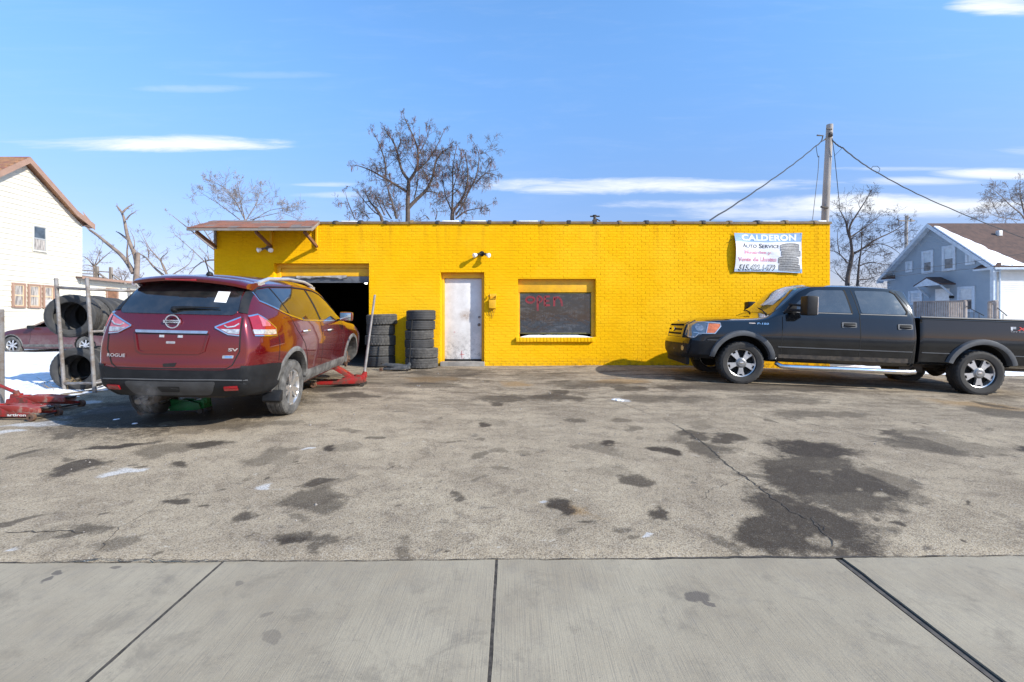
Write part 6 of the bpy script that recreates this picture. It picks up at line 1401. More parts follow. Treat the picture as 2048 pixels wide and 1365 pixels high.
def truck_build():
    t_, K, bv, base, arch, tstf = truck()
    me = bool_cut(base, arch(0)); finish(me, [M['paint_dark'], M['black']], tstf(0)); mkobj('cab_body', me, None, t_)
    KB = [(x,.50,.80,.56,.955,.95,.985,1.30,.965,1.335,.93,1.338) for x in (-5.30,-4.6,-3.6,-2.985)]
    mb = loft_body(KB, lambda z: -5.30, lambda z: -2.985, .01, .005, .04, .02, .10, .06, .3, 60); bb = mb.mesh('cargo_bed'); bvb = bvh_of(bb)
    c = MB(); c.box(-5.15,-3.06,-.80,.80,.88,1.6); me = bool_cut(bb, arch(-3.985)+[c.mesh('c', smooth=False)]); finish(me, [M['paint_dark'], M['black']], tstf(-3.985)); bed = mkobj('cargo_bed', me, None, t_)
    def pt(nm, poly, ax, m, par=t_, off=.004, thick=.012, res=.07, rd=0, b=None):
        return patch(nm, b or bv, rpoly(poly, rd) if rd else poly, ax, m, par, off, thick, res)
    for s, ax in ((1, 'L'), (-1, 'R')):
        pt('side_window', [(-.80,1.375),(-1.00,1.56),(-1.22,1.745),(-1.34,1.785),(-1.80,1.79),(-1.855,1.375)], ax, M['glass_dusty'], off=.005, rd=.03)
        pt('side_window', [(-2.02,1.375),(-1.985,1.79),(-2.52,1.79),(-2.645,1.75),(-2.77,1.42),(-2.74,1.375)], ax, M['glass_dusty'], off=.005, rd=.04)
        pt('window_seal', strip_poly([(-1.865,1.36),(-1.815,1.80)], .03), ax, M['black'], off=.007)
        pt('window_seal', strip_poly([(-2.60,1.80),(-2.68,1.75),(-2.80,1.43),(-2.77,1.362)], .026), ax, M['black'], off=.007)
        pt('window_seal', strip_poly([(-.70,1.358),(-1.86,1.358)], .016), ax, M['plastic_grey'], off=.008); pt('window_seal', strip_poly([(-2.0,1.358),(-2.78,1.358)], .016), ax, M['plastic_grey'], off=.008)
        for ln in ([(-.675,1.27),(-.665,.9),(-.66,.55)], [(-1.93,1.80),(-1.985,1.35),(-1.99,.95),(-1.985,.55)], [(-2.70,1.80),(-2.83,1.55),(-2.895,1.30),(-2.90,.90),(-2.84,.55)]): pt('door_gap', strip_poly(ln, .011), ax, M['black'], off=.0025, thick=.004)
        pt('body_moulding', strip_poly([(-.60,.722),(-2.86,.722)], .014), ax, M['plastic_grey'], off=.010); 
        patch('body_moulding', bvb, strip_poly([(-3.02,.722),(-3.47,.722)], .014), ax, M['plastic_grey'], bed, .010); patch('body_moulding', bvb, strip_poly([(-4.50,.722),(-5.2,.722)], .014), ax, M['plastic_grey'], bed, .010)
        for x in (-1.80, -2.73):
            h, nn = cast(bv, x, 1.155, ax, 0)
            bz = pt('handle_bezel', [(x-.125,1.115),(x-.125,1.205),(x+.125,1.205),(x+.125,1.105)], ax, M['plastic_grey'], off=.014, rd=.02)
            pt('handle_recess', [(x-.10,1.130),(x-.10,1.190),(x+.095,1.190),(x+.095,1.125)], ax, M['black'], bz, off=.016, rd=.015)
            mb = MB(); mb.tube([h+Vector((-.09,s*.018,.0)), h+Vector((0,s*.034,-.004)), h+Vector((.085,s*.020,-.008))], [.012,.017,.012], 8); mb.build('door_handle', M['plastic_black'], t_)
        ring_trim('wheel_flare', bv, 0, .43, .472, .565, -8, 188, ax, M['plastic_grey'], t_, .050, .04, sx=1.04); ring_trim('wheel_flare', bvb, -3.985, .43, .472, .565, -8, 188, ax, M['plastic_grey'], bed, .055, .04, sx=1.04)
        # headlamp
        hl = pt('headlight', [(.90,.84),(.865,1.105),(.60,1.10),(.64,.925),(.76,.915),(.82,.84)], ax, M['head_lens'], off=.012, thick=.02, res=.04); pt('amber_lens', [(.595,1.10),(.40,1.10),(.40,1.05),(.50,.93),(.635,.925)], ax, M['amber'], hl, off=.012, thick=.02, res=.04)
        pt('lamp_rim', strip_poly([(.90,.84),(.865,1.112),(.40,1.108),(.395,1.05),(.50,.920),(.76,.908),(.82,.836),(.90,.835)], .016), ax, M['alloy'], hl, off=.017); pt('lamp_rim', strip_poly([(.60,1.10),(.645,.915)], .014), ax, M['alloy'], hl, off=.018); pt('lamp_rim', strip_poly([(.885,.925),(.76,.915)], .014), ax, M['alloy'], hl, off=.018)
        pt('reflector_bowl', [(.745+.062*cos(2*pi*k/16), 1.01+.060*sin(2*pi*k/16)) for k in range(16)], ax, M['clear_lens'], hl, off=.0165)
        pt('headlight', [(s*.60,.86),(s*.60,1.10),(s*.86,1.105),(s*.87,.84)], 'F', M['head_lens'], off=.010, thick=.02)
        pt('door_gap', strip_poly([(.62,.80),(.40,.80)], .012), ax, M['plastic_grey'], off=.006)
        # bumper side and fog lamp
        pt('bumper_side', [(.97,.775),(.50,.765),(.49,.60),(.56,.47),(.97,.46)], ax, M['plastic_black'], off=.018, thick=.03)
        pt('fog_lamp', [(s*.70+.05*cos(2*pi*k/14), .62+.05*sin(2*pi*k/14)) for k in range(14)], 'F', M['head_lens'], off=.034)
        # tow mirror
        c_ = Vector((-.98, s*1.24, 1.47)); mb = MB(); mb.box(-.09,.09,-.125,.125,-.17,.17, Matrix.Translation(c_)); mi = mb.build('mirror', M['plastic_black'], t_, bevel=.03)
        mb = MB(); mb.beam((-.80, s*.93, 1.40), c_+Vector((.05,-s*.10,-.09)), .09, .05); mb.beam((-.80, s*.93, 1.50), c_+Vector((.05,-s*.10,-.0)), .06, .04); mb.prism([(-.70,1.34),(-.92,1.34),(-.92,1.52),(-.80,1.47)], s*.90, s*.955, 'xz'); mb.build('mirror_arm', M['plastic_black'], mi, bevel=.008)
        mb = MB(); mb.box(-.098,-.088,-.105,.105,-.15,.15, Matrix.Translation(c_)); mb.build('mirror_glass', M['chrome'], mi)
        # step bar
        mb = MB(); mb.tube([(-.60,s*.93,.42),(-.66,s*1.03,.375),(-.78,s*1.05,.37),(-2.72,s*1.05,.37),(-2.86,s*1.03,.375),(-2.92,s*.93,.42)], [.036,.042,.044,.044,.042,.036], 14); mb.build('step_bar', M['chrome'], t_)
        pt('sill_grime', [(-.62,.585),(-2.80,.60),(-2.80,.52),(-.62,.52)], ax, M['plastic_dusty'] if False else M['steel_dark'], off=.003, thick=.003)
        rl = MB(); rl.tube([(-3.0,s*.945,1.345),(-5.28,s*.945,1.345)], .018, 8); rl.build('bed_rail', M['plastic_grey'], bed)
    # windscreen with papers on the dashboard
    ws = patch('windscreen', bv, [(-.50,-.76),(-.50,.76),(-.62,.78),(-1.14,.66),(-1.16,0),(-1.14,-.66),(-.62,-.78)], 'T', mat('windscreen_glass', (.035,.037,.035), (.06,.06,.055), 5, .06, coat=1), t_, .006)
    patch('dash_paper', bv, [(-.66,.05),(-.96,.02),(-.99,.42),(-.70,.50)], 'T', mat('dash_paper', (.62,.65,.66), (.40,.43,.45), 30, .3, coat=.6), ws, .010, .002)
    patch('inspection_sticker', bv, [(-1.05,.50),(-1.10,.50),(-1.10,.57),(-1.05,.57)], 'T', mat('green_sticker', (.15,.42,.38), None, 3, .5), ws, .010, .002)
    mb = MB()
    for y0, y1 in ((.70,.10), (-.05,-.60)): mb.tube([cast(bv, -.50, y0, 'T', .015)[0], cast(bv, -.56, lerp(y0, y1, .5), 'T', .02)[0], cast(bv, -.60, y1, 'T', .02)[0]], [.014,.009,.006], 6)
    mb.build('wiper', M['black'], t_)
    # hood line, grille, bumper, plate
    patch('hood_gap', bv, strip_poly([(-.42,.80),(.62,.79)], .010), 'T', M['black'], t_, .002, .003)
    gr = pt('grille_backing', [(-.53,.82),(.53,.82),(.55,1.12),(-.55,1.12)], 'F', M['black'], off=.004)
    gp_ = mat('dark_glossy_grille', (.03,.03,.032), None, 4, .12, coat=1)
    for z in (.845, .925, 1.005, 1.085): patch('grille_bar', bv, rpoly([(-.51,z-.022),(.51,z-.022),(.51,z+.022),(-.51,z+.022)], .01), 'F', gp_, gr, .030, .03, .1)
    for s in (-1, 1): patch('grille_side', bv, [(s*.50,.81),(s*.57,.81),(s*.59,1.13),(s*.52,1.13)], 'F', gp_, gr, .034, .03, .1)
    pt('oval_badge', [(.115*cos(2*pi*k/20), .965+.048*sin(2*pi*k/20)) for k in range(20)], 'F', M['chrome'], gr, off=.045, thick=.02)
    bp = pt('front_bumper', [(-.86,.78),(.86,.78),(.86,.66),(.80,.47),(-.80,.47),(-.86,.66)], 'F', M['plastic_black'], off=.030, thick=.04)
    pt('bumper_cap', [(-.85,.78),(.85,.78),(.85,.715),(-.85,.715)], 'F', M['paint_dark'], bp, off=.045, thick=.03)
    mb = MB(); mb.box(.86,.93,-.75,.75,.30,.50); mb.build('air_dam', M['black'], t_, bevel=.03)
    pl = MB(); pl.box(1.075,1.083,.03,.335,.53,.685, Matrix.Rotation(-.04, 4, 'Y')); pp = pl.build('licence_plate', mat('dirty_plate', (.55,.50,.40), (.30,.26,.20), 20, .5), t_, bevel=.004)
    vs, fs, w_, h_ = text_geo('157 TZU', 1.0, offset=.02); mb = MB(); Rr = Matrix.Rotation(-.04, 4, 'Y'); mb.add([Rr @ Vector((1.0845, .05+x/w_*.265, .575+y/h_*.065)) for x, y in vs], fs); mb.build('plate_number', M['black'], pp, smooth=False)
    # lettering
    decal('lettering', bv, 'F-150', 'L', -.24, 1.112, .20, .034, M['chrome'], t_, off=.008, bold=.02, shear=.2)
    mb = MB(); c_ = cast(bv, -.16, 1.13, 'L', .006)[0]; mb.box(c_.x-.05, c_.x+.06, c_.y-.004, c_.y+.003, c_.z-.008, c_.z+.010); mb.build('fender_badge', M['chrome'], t_)
    decal('lettering', bvb, 'F', 'L', -4.42, 1.165, .085, .062, mat('decal_silver', (.55,.57,.60), None, 3, .4), bed, off=.005, bold=.03); decal('lettering', bvb, 'X4', 'L', -4.525, 1.165, .20, .062, mat('decal_red', (.60,.05,.04), None, 3, .4), bed, off=.005, bold=.03, shear=.2)
    decal('lettering', bvb, 'OFF ROAD', 'L', -4.42, 1.135, .30, .016, mat('decal_grey', (.4,.4,.42), None, 3, .4), bed, off=.005)
    # chassis pieces under the bed
    mb = MB(); mb.box(-5.2,.6,-.42,-.34,.42,.54); mb.box(-5.2,.6,.34,.42,.42,.54); mb.tube([(-3.985,-.80,.40),(-3.985,.80,.40)], .06, 10); mb.lathe([(.0,-.17),(.12,-.12),(.17,0),(.12,.12),(0,.17)], 14, 'y', Matrix.Translation((-3.985,0,.40))); mb.tube([(0,-.8,.39),(0,.8,.39)], .05, 8); mb.box(-3.3,-2.9,.15,.62,.34,.55); mb.build('chassis', M['steel_dark'], t_, bevel=.01)
    mb = MB(); mb.box(-3.05,-2.90,-.75,.80,.50,1.25); mb.build('bed_gap_filler', M['black'], t_)
    # wheels
    tm = tyre_mesh('wheel', .398, .250, .275, 64, .012, .011, M['rubber'], chunky=True)
    rim = MB(); rim.lathe([(.250,-.10),(.232,-.09),(.232,.055),(.238,.085),(.252,.094),(.256,.088),(.256,0)], 56, 'y')
    for k in range(5):
        a = 2*pi*k/5-pi/2; poly = [(-.034,.085),(-.045,.15),(-.058,.19),(-.068,.238),(-.030,.238),(-.026,.205),(.026,.205),(.030,.238),(.068,.238),(.058,.19),(.045,.15),(.034,.085)]
        M4 = Matrix.Rotation(-(a-pi/2), 4, 'Y')
        pp_ = [(x, z) for x, z in poly]; rim.prism(pp_, .045, .088, 'xz', M4)
    rmesh = add_mesh_part('rim', rim, M['alloy'], bevel=0)
    cap = MB(); cap.lathe([(0,.106),(.045,.105),(.066,.102),(.074,.094),(.094,.090),(.100,.060)], 36, 'y'); cmesh = add_mesh_part('hub_cap', cap, mat('grey_cast_cap', (.34,.34,.34), (.20,.20,.195), 12, .4, metal=.7))
    cb = MB(); cb.lathe([(0,.111),(.040,.109),(.040,.104),(0,.104)], 24, 'y', Matrix.Diagonal((1,1,.5,1))); cbm = add_mesh_part('hub_badge', cb, M['chrome'])
    dsk = MB(); dsk.lathe([(0,.01),(.228,.01),(.228,-.02),(0,-.02)], 36, 'y'); dmesh = add_mesh_part('brake_disc', dsk, M['black'])
    for i, (x, s) in enumerate(((0,1), (0,-1), (-3.985,1), (-3.985,-1))):
        w = mkobj('wheel', tm, None, t_, loc=(x, s*.845, .398), rot=(0, (.0, .5, .03, .9)[i]*s, 0 if s > 0 else pi))
        for nm, m_ in (('rim', rmesh), ('hub_cap', cmesh), ('hub_badge', cbm), ('brake_disc', dmesh)): mkobj(nm, m_, None, w)
    return t_
pick = truck_build()

# ------------------------------------------------------------------ maroon hatchback by the cream house
def hatch():
    Zc = 16.7; t_ = thing('maroon_car', 'dusty maroon car parked on snow before the cream house', 'car', (P(24,0,Zc).x, Zc+.84, CAMZ-67/55.1), (0,0,pi))
    K = [(-3.45,.30,.60,.38,.78,.75,.84,.98,.80,1.02,.62,1.08),(-3.2,.24,.68,.34,.82,.75,.87,1.0,.84,1.20,.62,1.27),(-2.7,.20,.70,.32,.84,.75,.88,.98,.84,1.36,.58,1.44),(-1.9,.18,.70,.30,.84,.72,.88,.96,.85,1.42,.58,1.50),(-1.3,.18,.70,.30,.84,.72,.88,.95,.85,1.36,.58,1.45),
         (-.8,.18,.70,.30,.84,.72,.88,.94,.85,1.15,.64,1.25),(-.35,.18,.70,.30,.84,.72,.88,.92,.84,.97,.70,1.04),(.1,.18,.68,.30,.83,.70,.87,.86,.82,.90,.70,.96),(.5,.20,.64,.32,.80,.62,.84,.76,.78,.80,.66,.86),(.82,.24,.55,.34,.72,.52,.76,.62,.72,.66,.60,.70)]
    mb = loft_body(K, lambda z: -3.45+.25*sst(.9,1.4,z), pchip([.2,.4,.6,.8],[.72,.82,.80,.55]), .05, .16, .12, .22, .3, .45, .6, 60); base = mb.mesh('body'); bv = bvh_of(base); cut = []
    for ax_ in (0,-2.65):
        for s in (-1,1):
            c = MB(); ring = [(ax_+.365*cos(2*pi*k/32), .33+.365*sin(2*pi*k/32)) for k in range(32)]; c.prism(ring, s*.5, s*1.2, 'xz'); cut.append(c.mesh('c', smooth=False))
    wn_ = [[(-.72,.985),(-1.05,1.16),(-1.35,1.29),(-1.62,1.35),(-1.64,.99)], [(-1.74,.99),(-1.72,1.365),(-2.25,1.365),(-2.50,1.30),(-2.62,1.00)]]
    for w_ in wn_: c = MB(); c.prism(rpoly(w_, .03), -1.2, 1.2, 'xz'); cut.append(c.mesh('c', smooth=False))
    me = bool_cut(base, cut)
    def tst(p):
        c = p.center; 
        for ax_ in (0,-2.65):
            d = sqrt((c.x-ax_)**2+(c.z-.33)**2)
            if abs(d-.364) < .012 or (abs(abs(c.y)-.5) < .01 and d < .37): return 1
        return 1 if (abs(c.y) < .55 and c.z < 1.38 and c.z > .9 and abs(p.normal.y) < .5 and False) else 0
    finish(me, [M['paint_maroon'], M['black']], tst); mkobj('body', me, None, t_)
    for s, ax in ((1,'L'),(-1,'R')):
        for w_ in wn_: patch('side_window', bv, rpoly(w_, .03), ax, M['glass_clear'], t_, -.004, .002, .3); 
        for w_ in wn_: patch('window_frame', bv, strip_poly(w_+[w_[0]], .022), ax, M['black'], t_, .003, .008)
        patch('door_gap', bv, strip_poly([(-.72,.95),(-.70,.6),(-.62,.38)], .010), ax, M['black'], t_, .002, .003); patch('door_gap', bv, strip_poly([(-1.69,.97),(-1.70,.4)], .010), ax, M['black'], t_, .002, .003)
        patch('sill_cladding', bv, [(-.42,.36),(-2.2,.36),(-2.2,.27),(-.42,.27)], ax, M['plastic_dusty'], t_, .006, .01); patch('headlight', bv, rpoly([(.66,.56),(.60,.68),(.30,.72),(.40,.60)], .02), ax, M['head_lens'], t_, .008, .02)
        ring_trim('arch_trim', bv, 0, .33, .36, .40, -5, 185, ax, M['plastic_dusty'], t_, .010)
        mb = MB(); mb.box(-.88,-.74,s*.88,s*1.05,.93,1.05); mb.build('mirror', M['black'], t_, bevel=.03)
        for x in (-1.5, -2.4): h = cast(bv, x, .86, ax, 0)[0]; mb = MB(); mb.tube([h+Vector((-.08,s*.01,0)), h+Vector((0,s*.03,0)), h+Vector((.08,s*.01,0))], .012, 6); mb.build('door_handle', M['paint_maroon'], t_)
    mb = MB(); mb.lathe([(.17,.0),(.18,.01),(.19,.0),(.18,-.01)], 20, 'x', Matrix.Translation((-1.05,.35,.98)) @ Matrix.Rotation(.4, 4, 'Y'), closed=True); mb.build('steering_wheel', M['black'], t_)
    tm = tyre_mesh('wheel', .325, .205, .20, 40, .006, .004, M['rubber_dusty']); rim = MB(); rim.lathe([(.205,-.08),(.19,-.07),(.19,.05),(.206,.08),(.21,.0)], 32, 'y')
    for k in range(7): a = 2*pi*k/7; rim.beam((cos(a)*.03,.06,sin(a)*.03),(cos(a)*.195,.07,sin(a)*.195),.05,.02,up=(0,1,0))
    rim.lathe([(0,.075),(.045,.07),(.05,.04)], 16, 'y'); rm = add_mesh_part('rim', rim, M['alloy']); dsk = MB(); dsk.lathe([(0,.0),(.19,.0)], 24, 'y'); dm = add_mesh_part('brake_disc', dsk, M['black'])
    for x in (0,-2.65):
        for s in (-1,1): w = mkobj('wheel', tm, None, t_, loc=(x, s*.76, .325), rot=(0, x, 0 if s > 0 else pi)); mkobj('rim', rm, None, w); mkobj('brake_disc', dm, None, w)
hatch()

# ------------------------------------------------------------------ floor jacks
def jack(label, loc, yaw, m1, m2, lift=0.0, handle=None, decal_=None, sc_=1.0, group='floor jacks on the lot'):
    t_ = thing('floor_jack', label, 'floor jack', loc, (0,0,yaw), group); t_.scale = (sc_,)*3
    for s in (-1, 1):
        prof = [(.36,.045),(.38,.075),(.30,.09),(.05,.095),(-.08,.15),(-.20,.165),(-.33,.14),(-.35,.06),(-.25,.05),(-.05,.045),(.2,.04)]
        mb = MB(); mb.prism(prof, s*.115, s*.130, 'xz'); mb.build('side_frame', m1, t_, bevel=.003)
        if decal_:
            vs, fs, w_, h_ = text_geo(decal_, 1.0, offset=.03); d_ = MB(); d_.add([((.03+x/w_*.24) if s < 0 else (.27-x/w_*.24), s*.1315, .052+y/h_*.030) for x, y in vs], fs); d_.build('lettering', M['white_paint'], t_, smooth=False)
    mb = MB(); L_ = .52; a = lift; px_, pz_ = -.14, .115
    for s in (-1, 1): mb.prism([(px_-.04, pz_-.03), (px_-.02, pz_+.055), (px_+.18*cos(a)-.03*sin(a), pz_+.18*sin(a)+.055*cos(a)), (px_+L_*cos(a)-.02*sin(a), pz_+L_*sin(a)+.02*cos(a)), (px_+L_*cos(a)+.03*sin(a), pz_+L_*sin(a)-.03*cos(a))], s*.055, s*.085, 'xz')
    mb.prism([(px_+.10*cos(a)-.055*sin(a), pz_+.10*sin(a)+.055*cos(a)), (px_+L_*.95*cos(a)-.02*sin(a), pz_+L_*.95*sin(a)+.02*cos(a)), (px_+L_*.95*cos(a)-.005*sin(a), pz_+L_*.95*sin(a)+.005*cos(a)), (px_+.10*cos(a)-.04*sin(a), pz_+.10*sin(a)+.04*cos(a))], -.055, .055, 'xz')
    mb.build('lift_arm', m2, t_, bevel=.004)
    mb = MB(); e = (px_+(L_+.01)*cos(a), 0, pz_+(L_+.01)*sin(a)); mb.lathe([(0,.0),(.035,.0),(.06,.02),(.06,.03),(.045,.022),(0,.022)], 20, 'z', Matrix.Translation(e)); mb.build('saddle', M['steel_dark'], t_)
    mb = MB(); mb.tube([(-.33,0,.12),(-.02,0,.10)], .040, 14); mb.box(-.36,-.22,-.07,.07,.06,.17); mb.tube([(-.30,-.115,.13),(-.30,.115,.13)], .018, 8); mb.build('hydraulic_unit', m1, t_, bevel=.006)
    mb = MB(); mb.tube([(.37,-.17,.045),(.37,.17,.045)], .012, 8); mb.build('axle', M['steel_dark'], t_)
    for s in (-1, 1):
        mb = MB(); mb.lathe([(.014,-.022),(.042,-.022),(.046,-.016),(.046,.016),(.042,.022),(.014,.022)], 22, 'y', Matrix.Translation((.37, s*.155, .046))); mb.build('front_wheel', M['rust'], t_)
        mb = MB(); mb.lathe([(0,-.014),(.034,-.014),(.034,.014),(0,.014)], 16, 'y', Matrix.Translation((-.33, s*.10, .034))); mb.build('caster', M['steel_dark'], t_)
    mb = MB(); mb.tube([(-.31,0,.13),(-.36,0,.22)], .032, 12); mb.box(-.38,-.31,-.05,.05,.13,.19); mb.build('handle_socket', m1, t_, bevel=.006)
    if handle:
        (hx, hy, hz_), hm = handle; mb = MB(); a_ = Vector((-.345,0,.20)); mb.tube([a_, Vector((hx, hy, hz_))], .017, 10); mb.tube([a_, a_.lerp(Vector((hx, hy, hz_)), .35)], .021, 10); mb.build('handle', hm, t_)
    return t_
x, y = G(67, 846); jack('worn red floor jack at bottom left, the nearer of the two', (x-.36, y+.15, lotz(x, y)), -.05, M['red_jack'], M['red_jack_b'], .0, ((-1.2,0,.45), M['red_jack']), 'artiron', 1.0)
x, y = G(120, 826); jack('red floor jack with faded arm, the farther one of the left pair', (x-.42, y+.18, lotz(x, y)+.0), -.06, M['red_jack'], M['red_jack_b'], .04, ((-1.2,.05,.5), M['red_jack']), 'artiron', 1.06)
x, y = G(681, 775); jack('red floor jack with grey upright handle holding up the red SUV', (x+.0, y+.05, lotz(x, y)), pi+.12, M['red_jack'], M['red_jack'], .62, ((-.50,-.02,1.42), mat('worn_grey_handle', (.34,.33,.32), (.22,.20,.19), 8, .5, metal=.3)), None, 1.12)
x, y = G(362, 818); jack('green floor jack lying under the rear of the red SUV', (x+.18, y-.28, lotz(x, y-.28)), pi+.05, M['green_jack'], M['green_jack'], .08, None, 'Performax', .98)
x, y = G(792, 744); jack('small dark grey floor jack with tall black handle by stacked tyres', (x, y+.05, lotz(x, y)), pi-.1, M['grey_jack'], M['grey_jack'], .12, ((-.41,-.06,1.36), M['black']), None, .86)

# ------------------------------------------------------------------ tyres
TT = [tyre_mesh('tyre', .345, .21, .235, 60, .008, .006, M['rubber_tread']), tyre_mesh('tyre', .375, .215, .255, 66, .010, .012, M['rubber_tread'], True), tyre_mesh('tyre', .352, .22, .228, 48, .006, .003, M['rubber_old']), tyre_mesh('tyre', .395, .215, .262, 54, .010, .010, M['rubber_tread'], True)]
rt_ = random.Random(3)
def stack(cx_, cy_, spec, dx=0):
    z = lotz(cx_, cy_)
    for (mi, h, lab, ox, oy) in spec:
        w = {0:.235, 1:.255, 2:.228, 3:.262}[mi]; sc__ = h/w
        o = mkobj('tyre', TT[mi], None, None, lab, 'tyre', 'tyres stacked against the yellow wall', loc=(cx_+ox+rt_.gauss(0,.012), cy_+oy+rt_.gauss(0,.012), z+h/2), rot=(pi/2+rt_.gauss(0,.022), 0, rt_.uniform(0,3))); o.scale = (1, sc__, 1); z += h-.004
sx_, sy_ = G(762, 737); sy_ += .30; sx_ = (762-CXP)/F*sy_
stack(sx_, sy_, [(2,.262,'bottom tyre of the left stack beside the garage bay',.0,0),(0,.262,'second tyre up in the left stack beside the bay',-.01,.01),(1,.262,'chunky treaded middle tyre of the left stack',-.01,0),(0,.258,'fourth tyre up in the left stack beside the bay',.0,.01),(1,.262,'wide topmost tyre of the left stack, slightly overhanging right',.045,0)])
sx_, sy_ = G(841, 740); sy_ += .30; sx_ = (841-CXP)/F*sy_
stack(sx_, sy_, [(3,.245,'bottom tyre of the right stack by the white door',.03,0),(3,.245,'chunky second tyre up in the right stack by the door',.03,0),(2,.215,'third tyre up in the right stack by the door',-.02,.01),(0,.225,'fourth tyre up in the right stack by the door',-.01,0),(2,.235,'fifth tyre up in the right stack by the door',-.01,.01),(2,.245,'topmost tyre of the right stack with a white tread label',.0,0)])
zt_ = lotz(sx_, sy_)+.245*2+.215+.225+.235+.12
mb = MB()
for k in range(9):
    a0, a1 = radians(-72+k*5), radians(-72+(k+1)*5-.0); r = .3555
    mb.add([(r*cos(a0), r*sin(a0), -.012), (r*cos(a1), r*sin(a1), -.012), (r*cos(a1), r*sin(a1), .016), (r*cos(a0), r*sin(a0), .016)], [(0,1,2,3)])
tag(mb.build('tyre_label', M['paper'], None, loc=(sx_, sy_, zt_+.02), smooth=False), 'narrow white paper label on the tread of the topmost tyre', 'label')
# rack of used truck tyres: two rows lying on rails, axes running back
rk = thing('tyre_rack', 'grey welded pipe rack holding two rows of old tyres', 'tyre rack', (P(150, 700, 7.45).x, 7.45, gz(-7.2, 7.45)))
ro = Vector(rk.location); dirr = Vector((-.30, 1, 0)).normalized()
def RK(px, py, Z): return P(px, py, Z)-ro
p1b, p1t = RK(129, 783, 7.45), RK(112, 557, 7.45); p2b, p2t = RK(190, 792, 7.35), RK(174, 556, 7.35)
def pipe(a, b, nm='rail', r=.022): m_ = MB(); m_.tube([a, b], r, 10); return m_.build(nm, M['steel'], rk)
pipe(p1b, p1t, 'post', .027); pipe(p2b, p2t, 'post', .027)
back = dirr*2.3
pipe(p1b+back+Vector((-.0,0,.05)), p1t+back, 'post', .027); pipe(p2b+back*1.0, p2t+back*1.0, 'post', .027)
def on(a, b, py, Z): 
    z = P(0, py, Z).z-ro.z; t__ = (z-a.z)/(b.z-a.z); return a.lerp(b, t__)
for (y1, y2) in ((575, 579), (767, 767)):
    a, b = on(p1b, p1t, y1, 7.45), on(p2b, p2t, y2, 7.35); pipe(a, b); 
    b2 = b+Vector((1,1.05,0)).normalized()*1.6 if y1 == 575 else b+Vector((.8,.9,.06)); pipe(b, b2)
for py in (664,):
    a = on(p1b, p1t, py, 7.45); b = on(p2b, p2t, py, 7.35); pipe(a, a+back); pipe(b, b+back); pipe(b, b+Vector((.55,.55,.04)))
for py in (764,):
    a = on(p1b, p1t, py, 7.45); b = on(p2b, p2t, py, 7.35); pipe(a+Vector((0,.03,0)), a+back); pipe(b+Vector((0,.03,0)), b+back)
big = [tyre_mesh('tyre', .352, .225, .245, 60, .008, .003, M['rubber_old']), tyre_mesh('tyre', .338, .225, .235, 60, .008, .006, M['rubber_tread'])]
ords = ['nearest', 'second', 'third', 'fourth', 'fifth', 'sixth', 'seventh', 'eighth']
mkarr = MB()
for row, (px, py, tz) in enumerate(((148, 632, 0), (157, 737, 0))):
    c0 = P(px, py, 7.62); 
    for k in range(8):
        c = c0+dirr*(.268*k+.02*rt_.random())+Vector((rt_.gauss(0,.012), 0, rt_.gauss(0,.008)-(.02 if k % 2 else 0)))
        mkobj('tyre', big[k % 2 if k else 0], None, None, '%s old tyre from the front in the %s row of the pipe rack' % (ords[k], ('upper', 'lower')[row]) if k else 'hollow front tyre of the %s row of the pipe rack' % ('upper', 'lower')[row], 'tyre', 'used tyres lying in the pipe rack', loc=c, rot=(rt_.gauss(0,.02), rt_.random()*3, .2915+rt_.gauss(0,.03)))
cy_ = mat('yellow_tyre_chalk', (.62,.55,.16), (.35,.32,.14), 30, .7)
for (px, py, w, h) in ((204, 622, .06, .13), (240, 607, .05, .12)):
    pass
# loose post at the far left
ps = thing('steel_post', 'rusty upright steel post at the extreme left edge', 'post', P(2, 812, 6.4)); b0 = Vector(ps.location); mb = MB(); mb.beam(P(2,815,6.4)-b0, P(1,619,6.4)-b0, .055, .055); mb.build('shaft', M['steel'], ps, bevel=.004)
# dry grass at the rack foot
mb = MB(); rg = random.Random(77)
for (px, py, n_) in ((140, 778, 70), (122, 770, 30), (150, 765, 30), (98, 802, 30)):
    x, y = G(px, py+4)
    for _ in range(n_):
        a = Vector((x+rg.gauss(0,.10), y+rg.gauss(0,.06), gz(x, y)+.0)); h = rg.uniform(.06, .24 if px != 98 else .07); mb.tube([a, a+Vector((rg.gauss(0,.03), rg.gauss(0,.03), h*.6)), a+Vector((rg.gauss(0,.09), rg.gauss(0,.06), h))], [.004,.0035,.002], 3, cap=False)
tag(mb.build('dry_grass', M['straw'], None, smooth=False), 'tufts of dry straw coloured grass at the foot of the tyre rack', 'grass', kind='stuff')
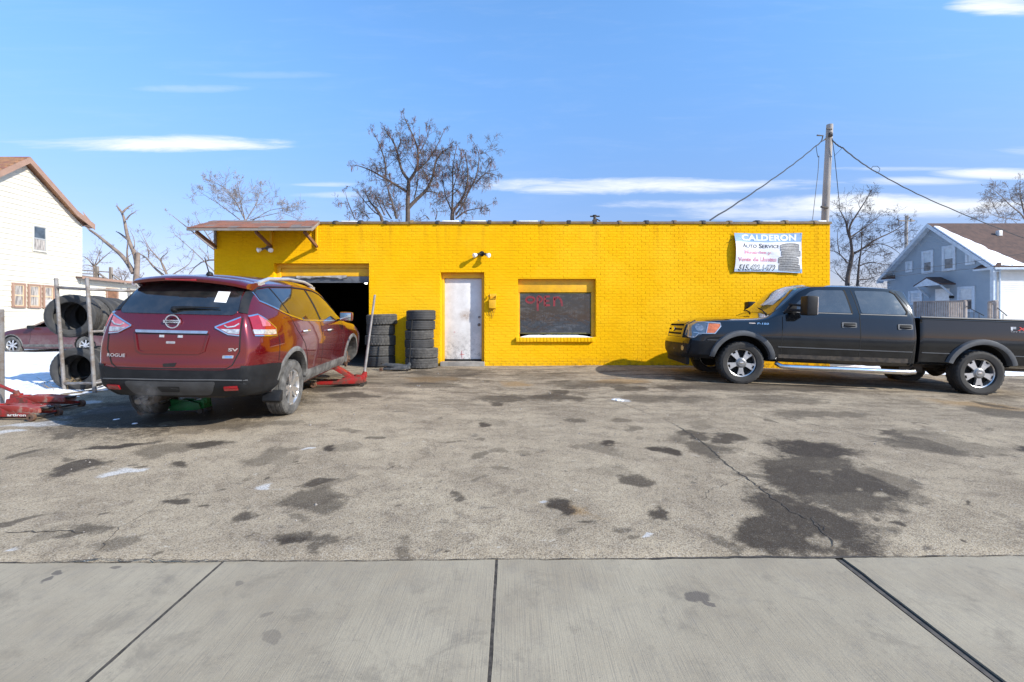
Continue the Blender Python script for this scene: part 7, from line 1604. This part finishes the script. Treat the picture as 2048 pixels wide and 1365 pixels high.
# grit, ice and leaf litter on the lot
mb = MB(); rg = random.Random(101)
for _ in range(900):
    y = rg.uniform(2.9, 11.3); x = rg.uniform(-6.5, 8); r = rg.uniform(.003, .009)*(1 if rg.random() < .95 else 2); z = lotz(x, y); 
    mb.add([(x-r,y,z),(x,y-r,z),(x+r,y,z),(x,y+r,z),(x+rg.gauss(0,.002),y,z+r)], [(0,1,4),(1,2,4),(2,3,4),(3,0,4)])
tag(mb.build('grit', mat('mixed_grit', (.12,.10,.08), (.42,.39,.35), 300, .9), None, smooth=False), 'loose grit scattered over the stained asphalt lot', 'grit', kind='stuff')
mb = MB()
for (px, py, r) in ((1236,803,.05),(1228,802,.04),(1244,804,.035),(270,851,.03),(231,843,.025),(236,842,.02)):
    x, y = G(px, py); z = lotz(x, y); mb.lathe([(0,z+r*.35),(r*.7,z+r*.25),(r,z)], 9, 'z', Matrix.Translation((x,y,0)), mod=lambda i, k: .25*r*mnoise.noise(Vector((k, i, r*90))))
tag(mb.build('ice_lump', M['snow_clean'], None), 'small lumps of melting ice on the stained lot', 'ice', kind='stuff')
# exhaust vapour behind the SUV
t = NT('exhaust_vapour'); t.n.remove(t.b); pv = t.node('ShaderNodeVolumePrincipled'); out = t.n['Material Output']; t.l.new(pv.outputs[0], out.inputs['Volume'])
ln = t.vmath('LENGTH', t.tc.outputs['Object']); d = t.math('MULTIPLY', t.ramp(ln, .15, 1.0, 1, 0), t.ramp(t.noise(2.2, 4, .65, dist=.4), .42, .72)); t.l.new(t.math('MULTIPLY', d, 2.0), pv.inputs['Density']); pv.inputs['Color'].default_value = (.92,.92,.93,1)
mb = MB(); mb.lathe([(0.001,-1)]+[(cos(a), sin(a)) for a in [radians(-75+15*k) for k in range(11)]]+[(0.001,1)], 24, 'z')
ev = mb.build('exhaust_vapour', t.m, None, loc=P(293, 800, 4.75)+Vector((0,0,.02))); ev.scale = (.17,.15,.26); tag(ev, 'wisp of white exhaust vapour behind the red SUV bumper', 'vapour', kind='stuff')
